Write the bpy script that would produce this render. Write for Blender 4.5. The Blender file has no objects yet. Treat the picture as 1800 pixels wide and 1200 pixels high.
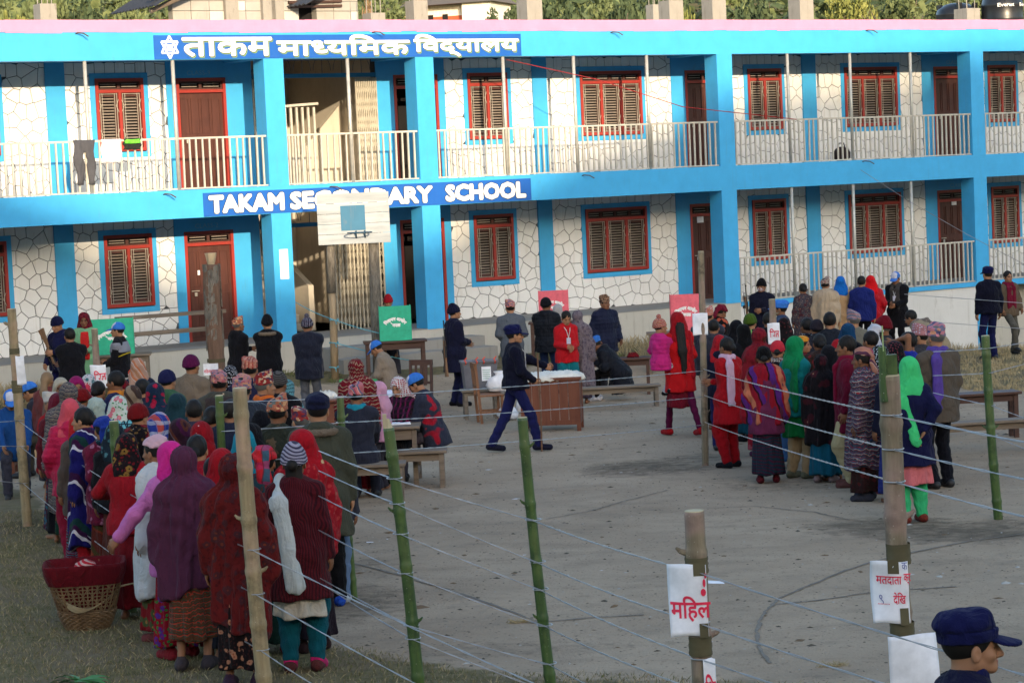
import bpy, math, random
import numpy as np
from mathutils import Vector, Matrix, Euler
random.seed(7); RNG = np.random.RandomState(7)
SC = bpy.context.scene
COL = SC.collection
# ------------------------------------------------------------------ camera
F_PX = 4115.86; PITCH = 0.0702; ROLL = -0.0445; CAMZ = 3.4
cp_, sp_ = math.cos(PITCH), math.sin(PITCH); cr_, sr_ = math.cos(ROLL), math.sin(ROLL)
FW = Vector((0, cp_, -sp_)); U0 = Vector((0, sp_, cp_)); R0 = Vector((1, 0, 0))
RT = R0 * cr_ + U0 * sr_; UP = R0 * -sr_ + U0 * cr_
cam_d = bpy.data.cameras.new('camera'); cam = bpy.data.objects.new('camera', cam_d); COL.objects.link(cam)
cam_d.sensor_fit = 'HORIZONTAL'; cam_d.sensor_width = 36; cam_d.lens = 36 * F_PX / 1800
cam_d.clip_end = 3000; cam_d.clip_start = 0.5
M = Matrix((RT, UP, -FW)).transposed().to_4x4(); M.translation = (0, 0, CAMZ); cam.matrix_world = M
SC.camera = cam
# ------------------------------------------------------------------ sky and sun
w = bpy.data.worlds.new('World'); SC.world = w; w.use_nodes = True
nt = w.node_tree; nt.nodes.clear()
sky = nt.nodes.new('ShaderNodeTexSky'); sky.sky_type = 'NISHITA'; sky.sun_disc = False
SUN_H = Vector((0.26, -0.965)).normalized(); ELEV = math.radians(11.0)
sky.sun_elevation = ELEV; sky.sun_rotation = math.atan2(SUN_H.x, SUN_H.y)
sky.air_density = 1.0; sky.dust_density = 1.7; sky.ozone_density = 1.2
bg = nt.nodes.new('ShaderNodeBackground'); bg.inputs['Strength'].default_value = 0.15
wo = nt.nodes.new('ShaderNodeOutputWorld')
nt.links.new(sky.outputs[0], bg.inputs[0]); nt.links.new(bg.outputs[0], wo.inputs[0])
sun_d = bpy.data.lights.new('sun', 'SUN'); sun_d.energy = 2.0; sun_d.angle = math.radians(0.53); sun_d.color = (1, 0.80, 0.55)
sun = bpy.data.objects.new('sun', sun_d); COL.objects.link(sun)
sdir = Vector((-SUN_H.x * math.cos(ELEV), -SUN_H.y * math.cos(ELEV), -math.sin(ELEV)))
sun.rotation_euler = sdir.to_track_quat('-Z', 'Y').to_euler(); sun.location = (20, -60, 60)
SC.view_settings.view_transform = 'Standard'; SC.view_settings.look = 'None'
SC.view_settings.exposure = 1.80; SC.view_settings.gamma = 1.0; SC.view_settings.use_curve_mapping = False
SC.render.engine = 'CYCLES'; SC.cycles.max_bounces = 6; SC.cycles.use_denoising = True

# ------------------------------------------------------------------ ground shape
BO = Vector((0, 46.81, CAMZ)); PHI = 0.5853
EU = Vector((math.cos(PHI), math.sin(PHI), 0)); EN = Vector((-math.sin(PHI), math.cos(PHI), 0))
def sm(a, b, x):
    t = np.clip((x - a) / (b - a), 0, 1); return t * t * (3 - 2 * t)
def gz(x, y):
    x = np.asarray(x, float); y = np.asarray(y, float)
    base = 0.35 - 0.021 * np.clip(y, -5, 62)
    u = x * EU.x + (y - BO.y) * EU.y; v = x * EN.x + (y - BO.y) * EN.y
    near = np.exp(-(np.clip(-v, 0, 99) / 3.0) ** 2)
    rise = 0.48 - 0.95 * sm(4.0, 13.5, u)
    z = base + rise * near * (1 - sm(2, 12, v))
    z = z + 0.130 * np.clip(y - 70, 0, 230) + 0.28 * np.clip(y - 300, 0, 400)
    z = z + 0.012 * np.sin(x * 1.3 + 1) * np.sin(y * 1.1) * (1 - near)
    return z
def ray(px, py):
    return (FW + RT * ((px - 900) / F_PX) - UP * ((py - 600) / F_PX))
def at(px, py, h=0.0):
    """point of the yard seen at this place of the photograph, h metres above the ground"""
    d = ray(px, py); t = 5.0
    f = lambda t: CAMZ + d.z * t - float(gz(d.x * t, d.y * t)) - h
    while t < 300 and f(t) > 0: t += 0.5
    a, b = t - 0.5, t
    for _ in range(24):
        m = (a + b) / 2
        if f(m) > 0: a = m
        else: b = m
    return Vector((d.x * a, d.y * a, CAMZ + d.z * a))
def at_depth(px, py, Y):
    d = ray(px, py); t = Y / d.y; return Vector((d.x * t, d.y * t, CAMZ + d.z * t))
def ppm(p): return F_PX / ((Vector(p) - Vector((0, 0, CAMZ))).dot(FW))
def on_fac(px, py, v=0.0):
    d = ray(px, py); o = BO + EN * v; t = (o - Vector((0, 0, CAMZ))).dot(EN) / d.dot(EN)
    P = d * t + Vector((0, 0, CAMZ)); return ((P - BO).dot(EU), v, P.z - CAMZ)

# ------------------------------------------------------------------ mesh helpers
class MB:
    def __init__(s): s.v = []; s.f = []; s.m = []
    def add(s, vs, fs, mi=0):
        n = len(s.v); s.v += [tuple(p) for p in vs]; s.f += [tuple(i + n for i in f) for f in fs]; s.m += [mi] * len(fs); return s
    def box(s, x0, x1, y0, y1, z0, z1, mi=0, T=None):
        vs = [Vector((x, y, z)) for z in (z0, z1) for y in (y0, y1) for x in (x0, x1)]
        if T is not None: vs = [T @ v for v in vs]
        return s.add(vs, [(0, 2, 3, 1), (4, 5, 7, 6), (0, 1, 5, 4), (2, 6, 7, 3), (0, 4, 6, 2), (1, 3, 7, 5)], mi)
    def bar(s, a, b, w, d, up=(0, 0, 1), mi=0):
        a = Vector(a); b = Vector(b); z = (b - a); L = z.length; z.normalize(); u = Vector(up)
        if abs(z.dot(u)) > 0.95: u = Vector((0, 1, 0))
        x = u.cross(z).normalized(); y = z.cross(x)
        T = Matrix((x, y, z)).transposed().to_4x4(); T.translation = a
        return s.box(-w / 2, w / 2, -d / 2, d / 2, 0, L, mi, T)
    def tube(s, pts, rads, n=8, cap=True, mi=0, jit=0.0):
        pts = [Vector(p) for p in pts]; rings = []; vs = []; fs = []
        if not hasattr(rads, '__len__'): rads = [rads] * len(pts)
        px = None
        for i, p in enumerate(pts):
            t = (pts[min(i + 1, len(pts) - 1)] - pts[max(i - 1, 0)]).normalized()
            if px is None:
                px = Vector((1, 0, 0)) if abs(t.x) < 0.8 else Vector((0, 1, 0))
            x = (px - t * px.dot(t)).normalized(); y = t.cross(x); px = x
            for k in range(n):
                a = 2 * math.pi * k / n; r = rads[i] * (1 + (random.uniform(-jit, jit) if jit else 0))
                vs.append(p + x * (math.cos(a) * r) + y * (math.sin(a) * r))
        for i in range(len(pts) - 1):
            for k in range(n):
                fs.append((i * n + k, i * n + (k + 1) % n, (i + 1) * n + (k + 1) % n, (i + 1) * n + k))
        if cap:
            fs.append(tuple(range(n))[::-1]); fs.append(tuple(range((len(pts) - 1) * n, len(pts) * n)))
        return s.add(vs, fs, mi)
    def lathe(s, prof, n=24, cx=0, cy=0, mi=0, capt=True, sx=1, sy=1):
        vs = [(cx + math.cos(2 * math.pi * k / n) * r * sx, cy + math.sin(2 * math.pi * k / n) * r * sy, z) for r, z in prof for k in range(n)]
        fs = [(i * n + k, i * n + (k + 1) % n, (i + 1) * n + (k + 1) % n, (i + 1) * n + k) for i in range(len(prof) - 1) for k in range(n)]
        if capt: fs.append(tuple(range(n))[::-1]); fs.append(tuple(range((len(prof) - 1) * n, len(prof) * n)))
        return s.add(vs, fs, mi)
    def mesh(s, name='mesh', smooth=False, mats=None, bevel=0):
        me = bpy.data.meshes.new(name); me.from_pydata(s.v, [], s.f)
        if any(s.m): me.polygons.foreach_set('material_index', s.m)
        if smooth: me.polygons.foreach_set('use_smooth', [True] * len(s.f))
        for m_ in (mats or []): me.materials.append(m_)
        me.update(); return me
def obj(name, me, mat=None, parent=None, loc=None, rot=None, kind=None, label=None, cat=None, group=None, smooth=False, bevel=0):
    if isinstance(me, MB): me = me.mesh(name, smooth)
    o = bpy.data.objects.new(name, me); COL.objects.link(o)
    if mat is not None and me is not None and len(me.materials) == 0: me.materials.append(mat)
    if parent: o.parent = parent
    if loc is not None: o.location = loc
    if rot is not None: o.rotation_euler = rot if hasattr(rot, '__len__') else (0, 0, rot)
    if kind: o['kind'] = kind
    if label: o['label'] = label
    if cat: o['category'] = cat
    if group: o['group'] = group
    if bevel:
        b = o.modifiers.new('bevel', 'BEVEL'); b.width = bevel; b.segments = 2; b.limit_method = 'ANGLE'
    return o
def thing(name, label, cat, loc=(0, 0, 0), rot=0, group=None):
    return obj(name, None, None, None, loc, rot, None, label, cat, group)
def copy_tree(o, parent=None):
    c = o.copy(); COL.objects.link(c); c.parent = parent
    for ch in list(o.children): copy_tree(ch, c)
    return c

# ------------------------------------------------------------------ materials
MATS = {}
class NT:
    def __init__(s, name, rough=0.8, spec=0.3):
        s.m = bpy.data.materials.new(name); s.m.use_nodes = True; s.t = s.m.node_tree; s.b = s.t.nodes['Principled BSDF']
        s.b.inputs['Roughness'].default_value = rough; s.b.inputs['Specular IOR Level'].default_value = spec
        s.co = s.t.nodes.new('ShaderNodeTexCoord').outputs['Object']
    def n(s, typ, ins=None, **kw):
        nd = s.t.nodes.new(typ)
        for k, v in kw.items(): setattr(nd, k, v)
        for k, v in (ins or {}).items():
            if isinstance(v, bpy.types.NodeSocket): s.t.links.new(v, nd.inputs[k])
            else: nd.inputs[k].default_value = v
        return nd
    def noise(s, scale, detail=3, rough=0.6, vec=None, out=0):
        return s.n('ShaderNodeTexNoise', {'Vector': vec or s.co, 'Scale': scale, 'Detail': detail, 'Roughness': rough}).outputs[out]
    def voro(s, scale, feature='F1', vec=None, rnd=1.0):
        return s.n('ShaderNodeTexVoronoi', {'Vector': vec or s.co, 'Scale': scale, 'Randomness': rnd}, feature=feature)
    def map(s, scale=(1, 1, 1), rot=(0, 0, 0), loc=(0, 0, 0), vec=None):
        return s.n('ShaderNodeMapping', {'Vector': vec or s.co, 'Scale': scale, 'Rotation': rot, 'Location': loc}).outputs[0]
    def mix(s, f, a, b, mode='MIX'):
        nd = s.t.nodes.new('ShaderNodeMix'); nd.data_type = 'RGBA'; nd.blend_type = mode
        for k, v in ((0, f), (6, a), (7, b)):
            if isinstance(v, bpy.types.NodeSocket): s.t.links.new(v, nd.inputs[k])
            elif k == 0: nd.inputs[0].default_value = v
            else: nd.inputs[k].default_value = tuple(v[:3]) + (1,)
        return nd.outputs[2]
    def ramp(s, f, a, b, ca=0.0, cb=1.0, const=False):
        nd = s.n('ShaderNodeMapRange', {0: f, 1: a, 2: b, 3: ca, 4: cb}); return nd.outputs[0]
    def math(s, op, a, b=0.0):
        return s.n('ShaderNodeMath', {0: a, 1: b}, operation=op).outputs[0]
    def cr(s, f, stops, interp='LINEAR'):
        nd = s.n('ShaderNodeValToRGB', {0: f}); r = nd.color_ramp; r.interpolation = interp
        while len(r.elements) < len(stops): r.elements.new(0.5)
        for e, (p, c) in zip(r.elements, stops): e.position = p; e.color = tuple(c[:3]) + (1,)
        return nd.outputs[0]
    def col(s, c):
        if isinstance(c, bpy.types.NodeSocket): s.t.links.new(c, s.b.inputs['Base Color'])
        else: s.b.inputs['Base Color'].default_value = tuple(c[:3]) + (1,)
    def bump(s, h, st=0.3, dist=0.01):
        nd = s.n('ShaderNodeBump', {'Height': h, 'Strength': st, 'Distance': dist}); s.t.links.new(nd.outputs[0], s.b.inputs['Normal'])
def lin(r, g, b):
    f = lambda c: (c / 255 / 12.92) if c / 255 <= 0.04045 else ((c / 255 + 0.055) / 1.055) ** 2.4
    return (f(r), f(g), f(b))
def dk(c, k): return tuple(x * k for x in c[:3])
def paint(name, c, rough=0.6, wear=0.15, scale=3.0, dirt=(0.25, 0.2, 0.15), bump=0.15):
    if name in MATS: return MATS[name]
    t = NT(name, rough); n1 = t.noise(scale, 5, 0.65)
    base = t.mix(t.ramp(n1, 0.35, 0.7), dk(c, 0.93), tuple(min(1, x * 1.05) for x in c))
    st = t.noise(scale * 2.2, 6, 0.7, vec=t.map((1, 1, 0.35)))
    pt = t.noise(scale * .35, 3, 0.5); base = t.mix(t.ramp(pt, 0.47, 0.53, 0, 0.22), base, dk(c, 0.86)); sk = t.noise(1.0, 5, 0.7, vec=t.map((9, 9, 0.7)))
    base = t.mix(t.math('MULTIPLY', t.ramp(sk, 0.56, 0.80), wear * 0.9), base, dirt); ch = t.noise(scale * 6, 4, 0.75)
    base = t.mix(t.math('MULTIPLY', t.ramp(ch, 0.70, 0.74), min(1.0, wear * 2.2)), base, tuple(0.5 * (x + 0.45) for x in dirt))
    cc = t.mix(t.math('MULTIPLY', t.ramp(st, 0.6, 0.78), wear), base, dirt); t.col(cc)
    t.bump(t.noise(scale * 16, 3), bump, 0.004); MATS[name] = t.m; return t.m
def woodm(name, c1, c2, rough=0.7, axis=0, sc=1.0):
    if name in MATS: return MATS[name]
    t = NT(name, rough); s_ = [14 * sc, 14 * sc, 14 * sc]; s_[axis] = 1.2 * sc
    g = t.noise(1.0, 6, 0.7, vec=t.map(tuple(s_))); g2 = t.noise(2.0 * sc, 4, 0.6)
    c = t.mix(t.ramp(g, 0.3, 0.72), c1, c2); c = t.mix(t.ramp(g2, 0.55, 0.8, 0, 0.5), c, dk(c1, 0.5)); t.col(c)
    t.bump(g, 0.5, 0.004); MATS[name] = t.m; return t.m
def plainm(name, c, rough=0.7, metal=0.0, bump=0.0):
    if name in MATS: return MATS[name]
    t = NT(name, rough); t.col(t.mix(t.ramp(t.noise(9, 4), 0.3, 0.75), dk(c, 0.8), tuple(min(1, x * 1.12) for x in c))); t.b.inputs['Metallic'].default_value = metal
    if bump: t.bump(t.noise(60, 3), bump, 0.003)
    MATS[name] = t.m; return t.m
BLUE = paint('blue_paint', (0.05, 0.365, 0.70), 0.5, 0.34, dirt=(0.09, 0.22, 0.33))
DBLUE = paint('sign_blue', (0.012, 0.10, 0.40), 0.45, 0.05)
PINKP = paint('pink_paint', (0.64, 0.25, 0.40), 0.6, 0.14)
WHITE = paint('white_paint', (0.78, 0.76, 0.72), 0.65, 0.25, dirt=(0.35, 0.31, 0.25))
REDP = paint('red_paint', (0.31, 0.034, 0.025), 0.45, 0.2)
BROWN = woodm('brown_door', (0.055, 0.018, 0.014), (0.10, 0.035, 0.025), 0.5, 2)
LOUV = plainm('louvre_wood', (0.30, 0.25, 0.215), 0.5)
SHUT = plainm('shutter_wood', (0.075, 0.03, 0.024), 0.6)
GRILLE = plainm('grille_paint', (0.45, 0.42, 0.36), 0.5)
RAILM = plainm('railing_paint', (0.50, 0.47, 0.41), 0.5)
DARK = plainm('interior_shade', (0.012, 0.011, 0.012), 0.9)  # near-black colour stands in for the shade of unlit interiors
JOINT = plainm('black_joint', (0.075, 0.078, 0.085), 0.9)
CONC = paint('concrete', (0.30, 0.28, 0.25), 0.9, 0.5, 4, (0.12, 0.10, 0.08), 0.6)
PLINTH = paint('plinth_plaster', (0.47, 0.45, 0.40), 0.9, 0.6, 1.6, (0.22, 0.19, 0.15), 0.5)
LETTER = plainm('letter_white', (0.85, 0.84, 0.82), 0.5)
# ================================================================== TERRAIN
GRASS_EDGE = []
for px_, py_ in [(-300, 800), (0, 845), (80, 880), (115, 960), (230, 1030), (400, 1085), (560, 1130), (750, 1165), (900, 1185), (1100, 1195), (1250, 1200), (1500, 1205), (1850, 1215)]:
    q_ = at(px_, py_); GRASS_EDGE.append((q_.x, q_.y))
GRASS_EDGE.sort()
def grass_mask(x, y):
    """1 = turf, 0 = trodden earth"""
    ex = np.array([p[0] for p in GRASS_EDGE]); ey = np.array([p[1] for p in GRASS_EDGE])
    e = np.interp(x, ex, ey); m = 1 - sm(-.8, .8, y - e)
    u = x * EU.x + (y - BO.y) * EU.y; v = x * EN.x + (y - BO.y) * EN.y
    m = np.maximum(m, sm(-2.4, -1.2, v) * 1.0)                          # verge along the plinth
    r = sm(0.0, 3.0, y - (44.5 - 0.95 * (x - 4.3))) * sm(3.4, 5.2, x) * (v < 0)    # dry turf on the far right
    r2 = sm(36.8, 38.8, y) * sm(6.8, 8.2, x); m = np.maximum(m, np.maximum(r * 0.6 * sm(-7, -3, v), r2))
    l = sm(-7.6, -8.6, x) * sm(16, 20, y); m = np.maximum(m, 0.85 * l)
    m = np.maximum(m, sm(60, 66, y))
    return m
def damp_mask(x, y):
    m = np.zeros_like(x)
    for cx, cy, rx, ry, k in DAMP: m = np.maximum(m, k * np.exp(-(((x - cx) / rx) ** 2 + ((y - cy) / ry) ** 2) ** 2))
    return m
DAMP = []
for px, py, rx, ry, k in [(1140, 822, 1.0, 1.1, 0.9), (1235, 805, .7, .8, .7), (1560, 925, .9, .9, .9), (1690, 935, 1.1, .9, .9), (1760, 925, .7, .7, .8), (1380, 850, 1.3, 1.0, .5), (640, 995, .5, .8, .6), (630, 1060, .5, 1.3, .8), (40, 925, .6, 1.0, .8), (300, 1080, 1.5, 1.4, .5), (200, 1010, .8, .9, .6), (820, 900, .9, 1.5, .25), (870, 1140, 1.6, .5, .5)]:
    p_ = at(px, py); DAMP.append((p_.x, p_.y, rx, ry, k))
def axis(lo, hi, segs):
    out = [lo]
    for end, st in segs:
        while out[-1] + st < end: out.append(out[-1] + st)
    return np.array([a for a in out if a <= hi] + [hi])
def grid_mesh(name, xs, ys, zf, attrs=()):
    X, Y = np.meshgrid(xs, ys); Z = zf(X, Y); nx, ny = len(xs), len(ys)
    co = np.stack([X, Y, Z], -1).reshape(-1, 3); idx = np.arange(nx * ny).reshape(ny, nx)
    q = np.stack([idx[:-1, :-1], idx[:-1, 1:], idx[1:, 1:], idx[1:, :-1]], -1).reshape(-1, 4)
    me = np_mesh(name, co, q)
    for an, fn in attrs:
        a = me.attributes.new(an, 'FLOAT', 'POINT'); a.data.foreach_set('value', fn(co[:, 0], co[:, 1]).astype(np.float32))
    return me
def np_mesh(name, co, q, smooth=True):
    me = bpy.data.meshes.new(name); co = np.asarray(co, np.float32); q = np.asarray(q, np.int32); n, k = q.shape
    me.vertices.add(len(co)); me.vertices.foreach_set('co', co.ravel()); me.loops.add(n * k); me.loops.foreach_set('vertex_index', q.ravel())
    me.polygons.add(n); me.polygons.foreach_set('loop_start', np.arange(0, n * k, k, dtype=np.int32))
    me.polygons.foreach_set('loop_total', np.full(n, k, np.int32))
    if smooth: me.polygons.foreach_set('use_smooth', np.ones(n, bool))
    me.update(calc_edges=True); me.validate(); return me
def ground_mat():
    t = NT('ground_soil', 0.95, 0.1); c = t.co
    gm = t.n('ShaderNodeAttribute', attribute_name='grass').outputs['Fac']; dm = t.n('ShaderNodeAttribute', attribute_name='damp').outputs['Fac']
    n1 = t.noise(0.5, 6, 0.6); n2 = t.noise(6, 6, 0.65); n3 = t.noise(45, 4, 0.6); n4 = t.noise(1.6, 7, 0.7, vec=t.map((0.8, 1.3, 1)))
    soil = t.mix(t.ramp(n1, 0.3, 0.7), (0.335, 0.258, 0.185), (0.47, 0.37, 0.268))
    soil = t.mix(t.ramp(n4, 0.5, 0.75, 0, 0.6), soil, (0.19, 0.16, 0.125))
    soil = t.mix(t.ramp(n2, 0.58, 0.8, 0, 0.55), soil, (0.13, 0.105, 0.08))
    soil = t.mix(t.ramp(n3, 0.6, 0.8, 0, 0.5), soil, (0.10, 0.09, 0.075))
    soil = t.mix(t.ramp(t.noise(0.23, 3), 0.5, 0.7, 0, 0.35), soil, (0.54, 0.435, 0.325))
    spk = t.voro(14).outputs['Distance']
    soil = t.mix(t.ramp(spk, 0.03, 0.20, 0.85, 0.0), soil, (0.06, 0.05, 0.04))
    g = t.mix(t.ramp(n2, 0.35, 0.65), (0.125, 0.11, 0.05), (0.23, 0.19, 0.105))
    g = t.mix(t.ramp(t.noise(22, 5, 0.7), 0.5, 0.72), g, (0.055, 0.062, 0.026))
    g = t.mix(t.ramp(t.noise(1.1, 6, .7), 0.42, 0.6, 0, 0.8), g, (0.19, 0.15, 0.10))
    f = t.ramp(t.math('ADD', gm, t.math('MULTIPLY', t.math('SUBTRACT', n4, 0.5), 0.9)), 0.42, 0.62)
    far = t.mix(t.ramp(t.noise(0.08, 6, 0.7), 0.42, 0.6), (0.21, 0.15, 0.075), (0.06, 0.085, 0.03))
    sep = t.n('ShaderNodeSeparateXYZ', {0: c}).outputs[1]
    g = t.mix(t.ramp(sep, 60, 80), g, far)
    cc = t.mix(f, soil, g); dmf = t.ramp(t.math('ADD', dm, t.math('MULTIPLY', t.math('SUBTRACT', n2, 0.5), 1.3)), 0.40, 0.95, 0, 0.72)
    cc = t.mix(dmf, cc, (0.065, 0.055, 0.042)); t.col(cc)
    h = t.math('ADD', t.math('MULTIPLY', n2, 1.0), t.math('MULTIPLY', n3, 0.7)); t.bump(h, 1.0, 0.05); return t.m
GROUND = ground_mat()
gx = axis(-420, 420, [(-40, 12), (-14, 1.0), (22, 0.28), (50, 1.0), (420, 12)]); gy = axis(-3.5, 690, [(8, 1.0), (50, 0.3), (75, 1.0), (300, 6), (690, 20)])
g_me = grid_mesh('ground', gx, gy, gz, [('grass', lambda x, y: grass_mask(x, y)), ('damp', lambda x, y: damp_mask(x, y))])
obj('ground', g_me, GROUND, kind='structure')
# unseen hillside behind the camera: its ridge line is shaped to shade the yard
RZ_U = [-60, -14, -11, -8.5, -6.5, -5, -3, -1, 1, 3, 5.5, 8, 13, 17, 60]; RZ_Z = [2.5, 1.2, 0.4, -0.7, -1.5, -1.9, -1.6, -0.8, 0.0, 0.85, 1.55, 2.0, 2.35, 2.5, 3.4]
def ridge(x):
    u = (x - 27.5) / 0.98; return 23.9 + np.interp(u, RZ_U, RZ_Z) + 0.11 * np.clip(u, -60, 60)
def hill_z(x, y):
    k = sm(-3.5, -55, y); z = 0.42 + (ridge(x) - 0.42) * np.clip((-3.5 - y) / 51.5, 0, 1) ** 1.15
    z = z + np.where(y > -54, 0.5 * np.sin(x * .21) * np.sin(y * .17) * np.clip((-3.5 - y) / 8, 0, 1) * np.clip((y + 55) / 8, 0, 1), 0)
    return np.where(y < -55, ridge(x) - 0.12 * (-55 - y), z)
h_me = grid_mesh('hillside', axis(-120, 160, [(-10, 5), (60, 0.6), (160, 5)]), -axis(3.5, 130, [(50, 3), (58, 0.5), (130, 6)])[::-1], hill_z, [('grass', lambda x, y: np.ones_like(x)), ('damp', lambda x, y: np.zeros_like(x))])
obj('hillside', h_me, GROUND, kind='structure')

# ================================================================== SCHOOL
school = thing('school_building', 'long two storey school painted bright blue with white crazy paved walls and pink parapet', 'school building', tuple(BO), PHI)
W = 1.80; ZU, ZL = 0.02, -2.907
PITCHM = 7.42
def spart(name, mb, mat, parent=None, **k): return obj(name, mb, mat, parent or school, **k)
UA, UB = -19.4, 20.9
m = MB().box(UA, UB, 0, 0.30, 2.387, 2.89); roofbeam = spart('roof_beam', m, BLUE)
pts = []
par = MB()
u_ = UA
while u_ < UB - 0.01:                                                   # parapet whose lower edge wavers as brushed on
    n_ = min(u_ + 0.35, UB); par.box(u_, n_, -0.012, 0.25, 2.885 + random.uniform(-0.012, 0.012), 3.108 + random.uniform(-0.004, 0.004)); u_ = n_
spart('parapet', par, PINKP)
spart('roof_slab', MB().box(UA, UB, 0.30, 8.2, 2.72, 2.92), CONC)
spart('floor_beam', MB().box(UA, UB, 0, 0.26, -0.497, 0.021), BLUE)
spart('floor_slab', MB().box(UA, UB, 0.26, W + 0.2, -0.18, 0.015), CONC)
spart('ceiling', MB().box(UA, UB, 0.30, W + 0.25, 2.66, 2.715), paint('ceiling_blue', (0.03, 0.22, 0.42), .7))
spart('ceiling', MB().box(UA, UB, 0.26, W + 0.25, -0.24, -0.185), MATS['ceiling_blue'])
PILL = [-1.965 + PITCHM * k for k in (0, 1, 2, 3)] + [-5.275, -12.69]
PILL = [-1.965, 5.507, 12.924, 20.35, -5.275, -12.69]
pu = MB().box(0, .413, -0.004, .407, 0.021, 2.387); pum = pu.mesh('pillar'); pum.materials.append(BLUE)
plm = MB().box(0, .413, -0.004, .407, ZL, -0.497).mesh('pillar'); plm.materials.append(BLUE)
pbeam = MB().box(0, .30, .407, W, 2.42, 2.66).mesh('cross_beam'); pbeam.materials.append(BLUE)
for u in PILL:
    obj('pillar', pum, None, school, (u, 0, 0)); 
    if u < 12: obj('pillar', plm, None, school, (u, 0, 0))
    obj('cross_beam', pbeam, None, school, (u + .06, 0, 0)); obj('cross_beam', pbeam, None, school, (u + .06, 0, -2.90))
spart('pillar', MB().box(12.924, 13.337, -0.004, .407, -5.3, -0.497), BLUE)
# plinth
spart('plinth', MB().box(UA, 5.92, 0.01, W, -4.6, ZL), PLINTH)
PLW = paint('plinth_white', (0.62, 0.61, 0.59), 0.9, 0.7, 1.1, (0.30, 0.28, 0.25), 0.6)
spart('plinth', MB().box(5.92, 12.92, 0.01, W, -5.4, ZL), PLW)
spart('plinth', MB().box(13.337, UB, 0.6, W, -5.6, ZL), PLINTH)
spart('plinth_edge', MB().box(5.93, 12.91, -0.03, 0.14, ZL - 0.09, ZL + 0.012), BLUE)
spart('plinth_edge', MB().box(13.34, UB, -0.03, 0.14, ZL - 0.12, ZL + 0.012), BLUE)
PDARK = paint('plinth_grey', (0.27, 0.26, 0.24), 0.9, 0.6, 2.5, (0.15, 0.13, 0.11), 0.6)
spart('walkway', MB().box(UA, UB, 0.0, W, ZL + 0.001, ZL + 0.014), PDARK)
stp = MB().box(-4.45, -1.0, -0.55, 0.0, -4.6, ZL - 0.17).box(-4.45, -1.0, -1.0, -0.55, -4.6, ZL - 0.36); spart('entrance_step', stp, PDARK)
# ---- openings on the rear wall of the gallery (u0,u1)
doors = [(-6.24, -5.20, 0), (-1.42, -0.36, 1), (6.02, 7.07, 0), (13.47, 14.52, 0)]
wins = [(-7.90, -6.92, 2), (-11.45, -9.82, 3), (0.35, 1.32, 2), (3.19, 4.79, 3), (7.79, 8.75, 2), (10.66, 12.24, 3), (15.25, 16.18, 2), (18.1, 19.7, 3)]
pils = [(-8.88, -8.50), (1.97, 2.33), (9.39, 9.79), (16.85, 17.2)]
bands = [(-6.44, -4.62), (-1.82, -0.20), (5.64, 7.25), (13.10, 14.7)]
HALL = (-4.62, -1.80)
segs = []                                                                # solid wall with holes
for zf in (0.0, -2.927):
    wall = MB(); zb, zt = ZU + zf, 2.66 + zf + (0.03 if zf else 0)
    ops = sorted([(a, b, zf + 0.80, zf + 2.16) for a, b, n in wins] + [(a, b, zb, zf + 2.14) for a, b, o in doors] + [(HALL[0], HALL[1], zb, zt)])
    x = UA
    for a, b, z0, z1 in ops:
        spart('wall', MB().box(x, a, W, W + .22, zb, zt), JOINT)
        if z0 > zb + .01: spart('wall', MB().box(a, b, W, W + .22, zb, z0), JOINT)
        if z1 < zt - .01: spart('wall', MB().box(a, b, W, W + .22, z1, zt), JOINT)
        x = b
    spart('wall', MB().box(x, UB, W, W + .22, zb, zt), JOINT)
    for (a, b) in pils:
        spart('pilaster', MB().box(a, b, W - .05, W - .001, zb, zt), BLUE)
    for (a, b), (da, db, op) in zip(bands, doors):
        m = MB().box(a, da, W - .03, W - .001, zb, zt).box(db, b, W - .03, W - .001, zb, zt).box(da, db, W - .03, W - .001, zf + 2.14, zf + 2.40).box(a, b, W - .028, W - .001, zf + 2.40, zt)
        spart('wall_band', m, BLUE)
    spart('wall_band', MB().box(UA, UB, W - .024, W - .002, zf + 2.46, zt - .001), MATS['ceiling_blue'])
spart('room_interior', MB().box(UA, HALL[0] - .1, 3.2, 3.3, -2.9, 2.7).box(HALL[1] + .1, UB, 3.2, 3.3, -2.9, 2.7), DARK)  # near-black sheets behind the wall: the rooms' shade put into the colour
spart('room_interior', MB().box(HALL[0] - .12, HALL[0], W + .22, 5.5, -2.9, 2.7).box(HALL[1], HALL[1] + .12, W + .22, 5.5, -2.9, 2.7), paint('hall_plaster', (0.58, 0.52, 0.43), .9, .4))
spart('room_interior', MB().box(HALL[0], HALL[1], 5.5, 5.6, -2.9, 2.7), MATS['hall_plaster'])
spart('rear_wall', MB().box(UA, UB, 8.0, 8.2, -5.5, 2.72).box(UA, UA + .2, 0, 8, -5.5, 2.72).box(UB - .2, UB, 0, 8, -5.5, 2.72), CONC)
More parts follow.
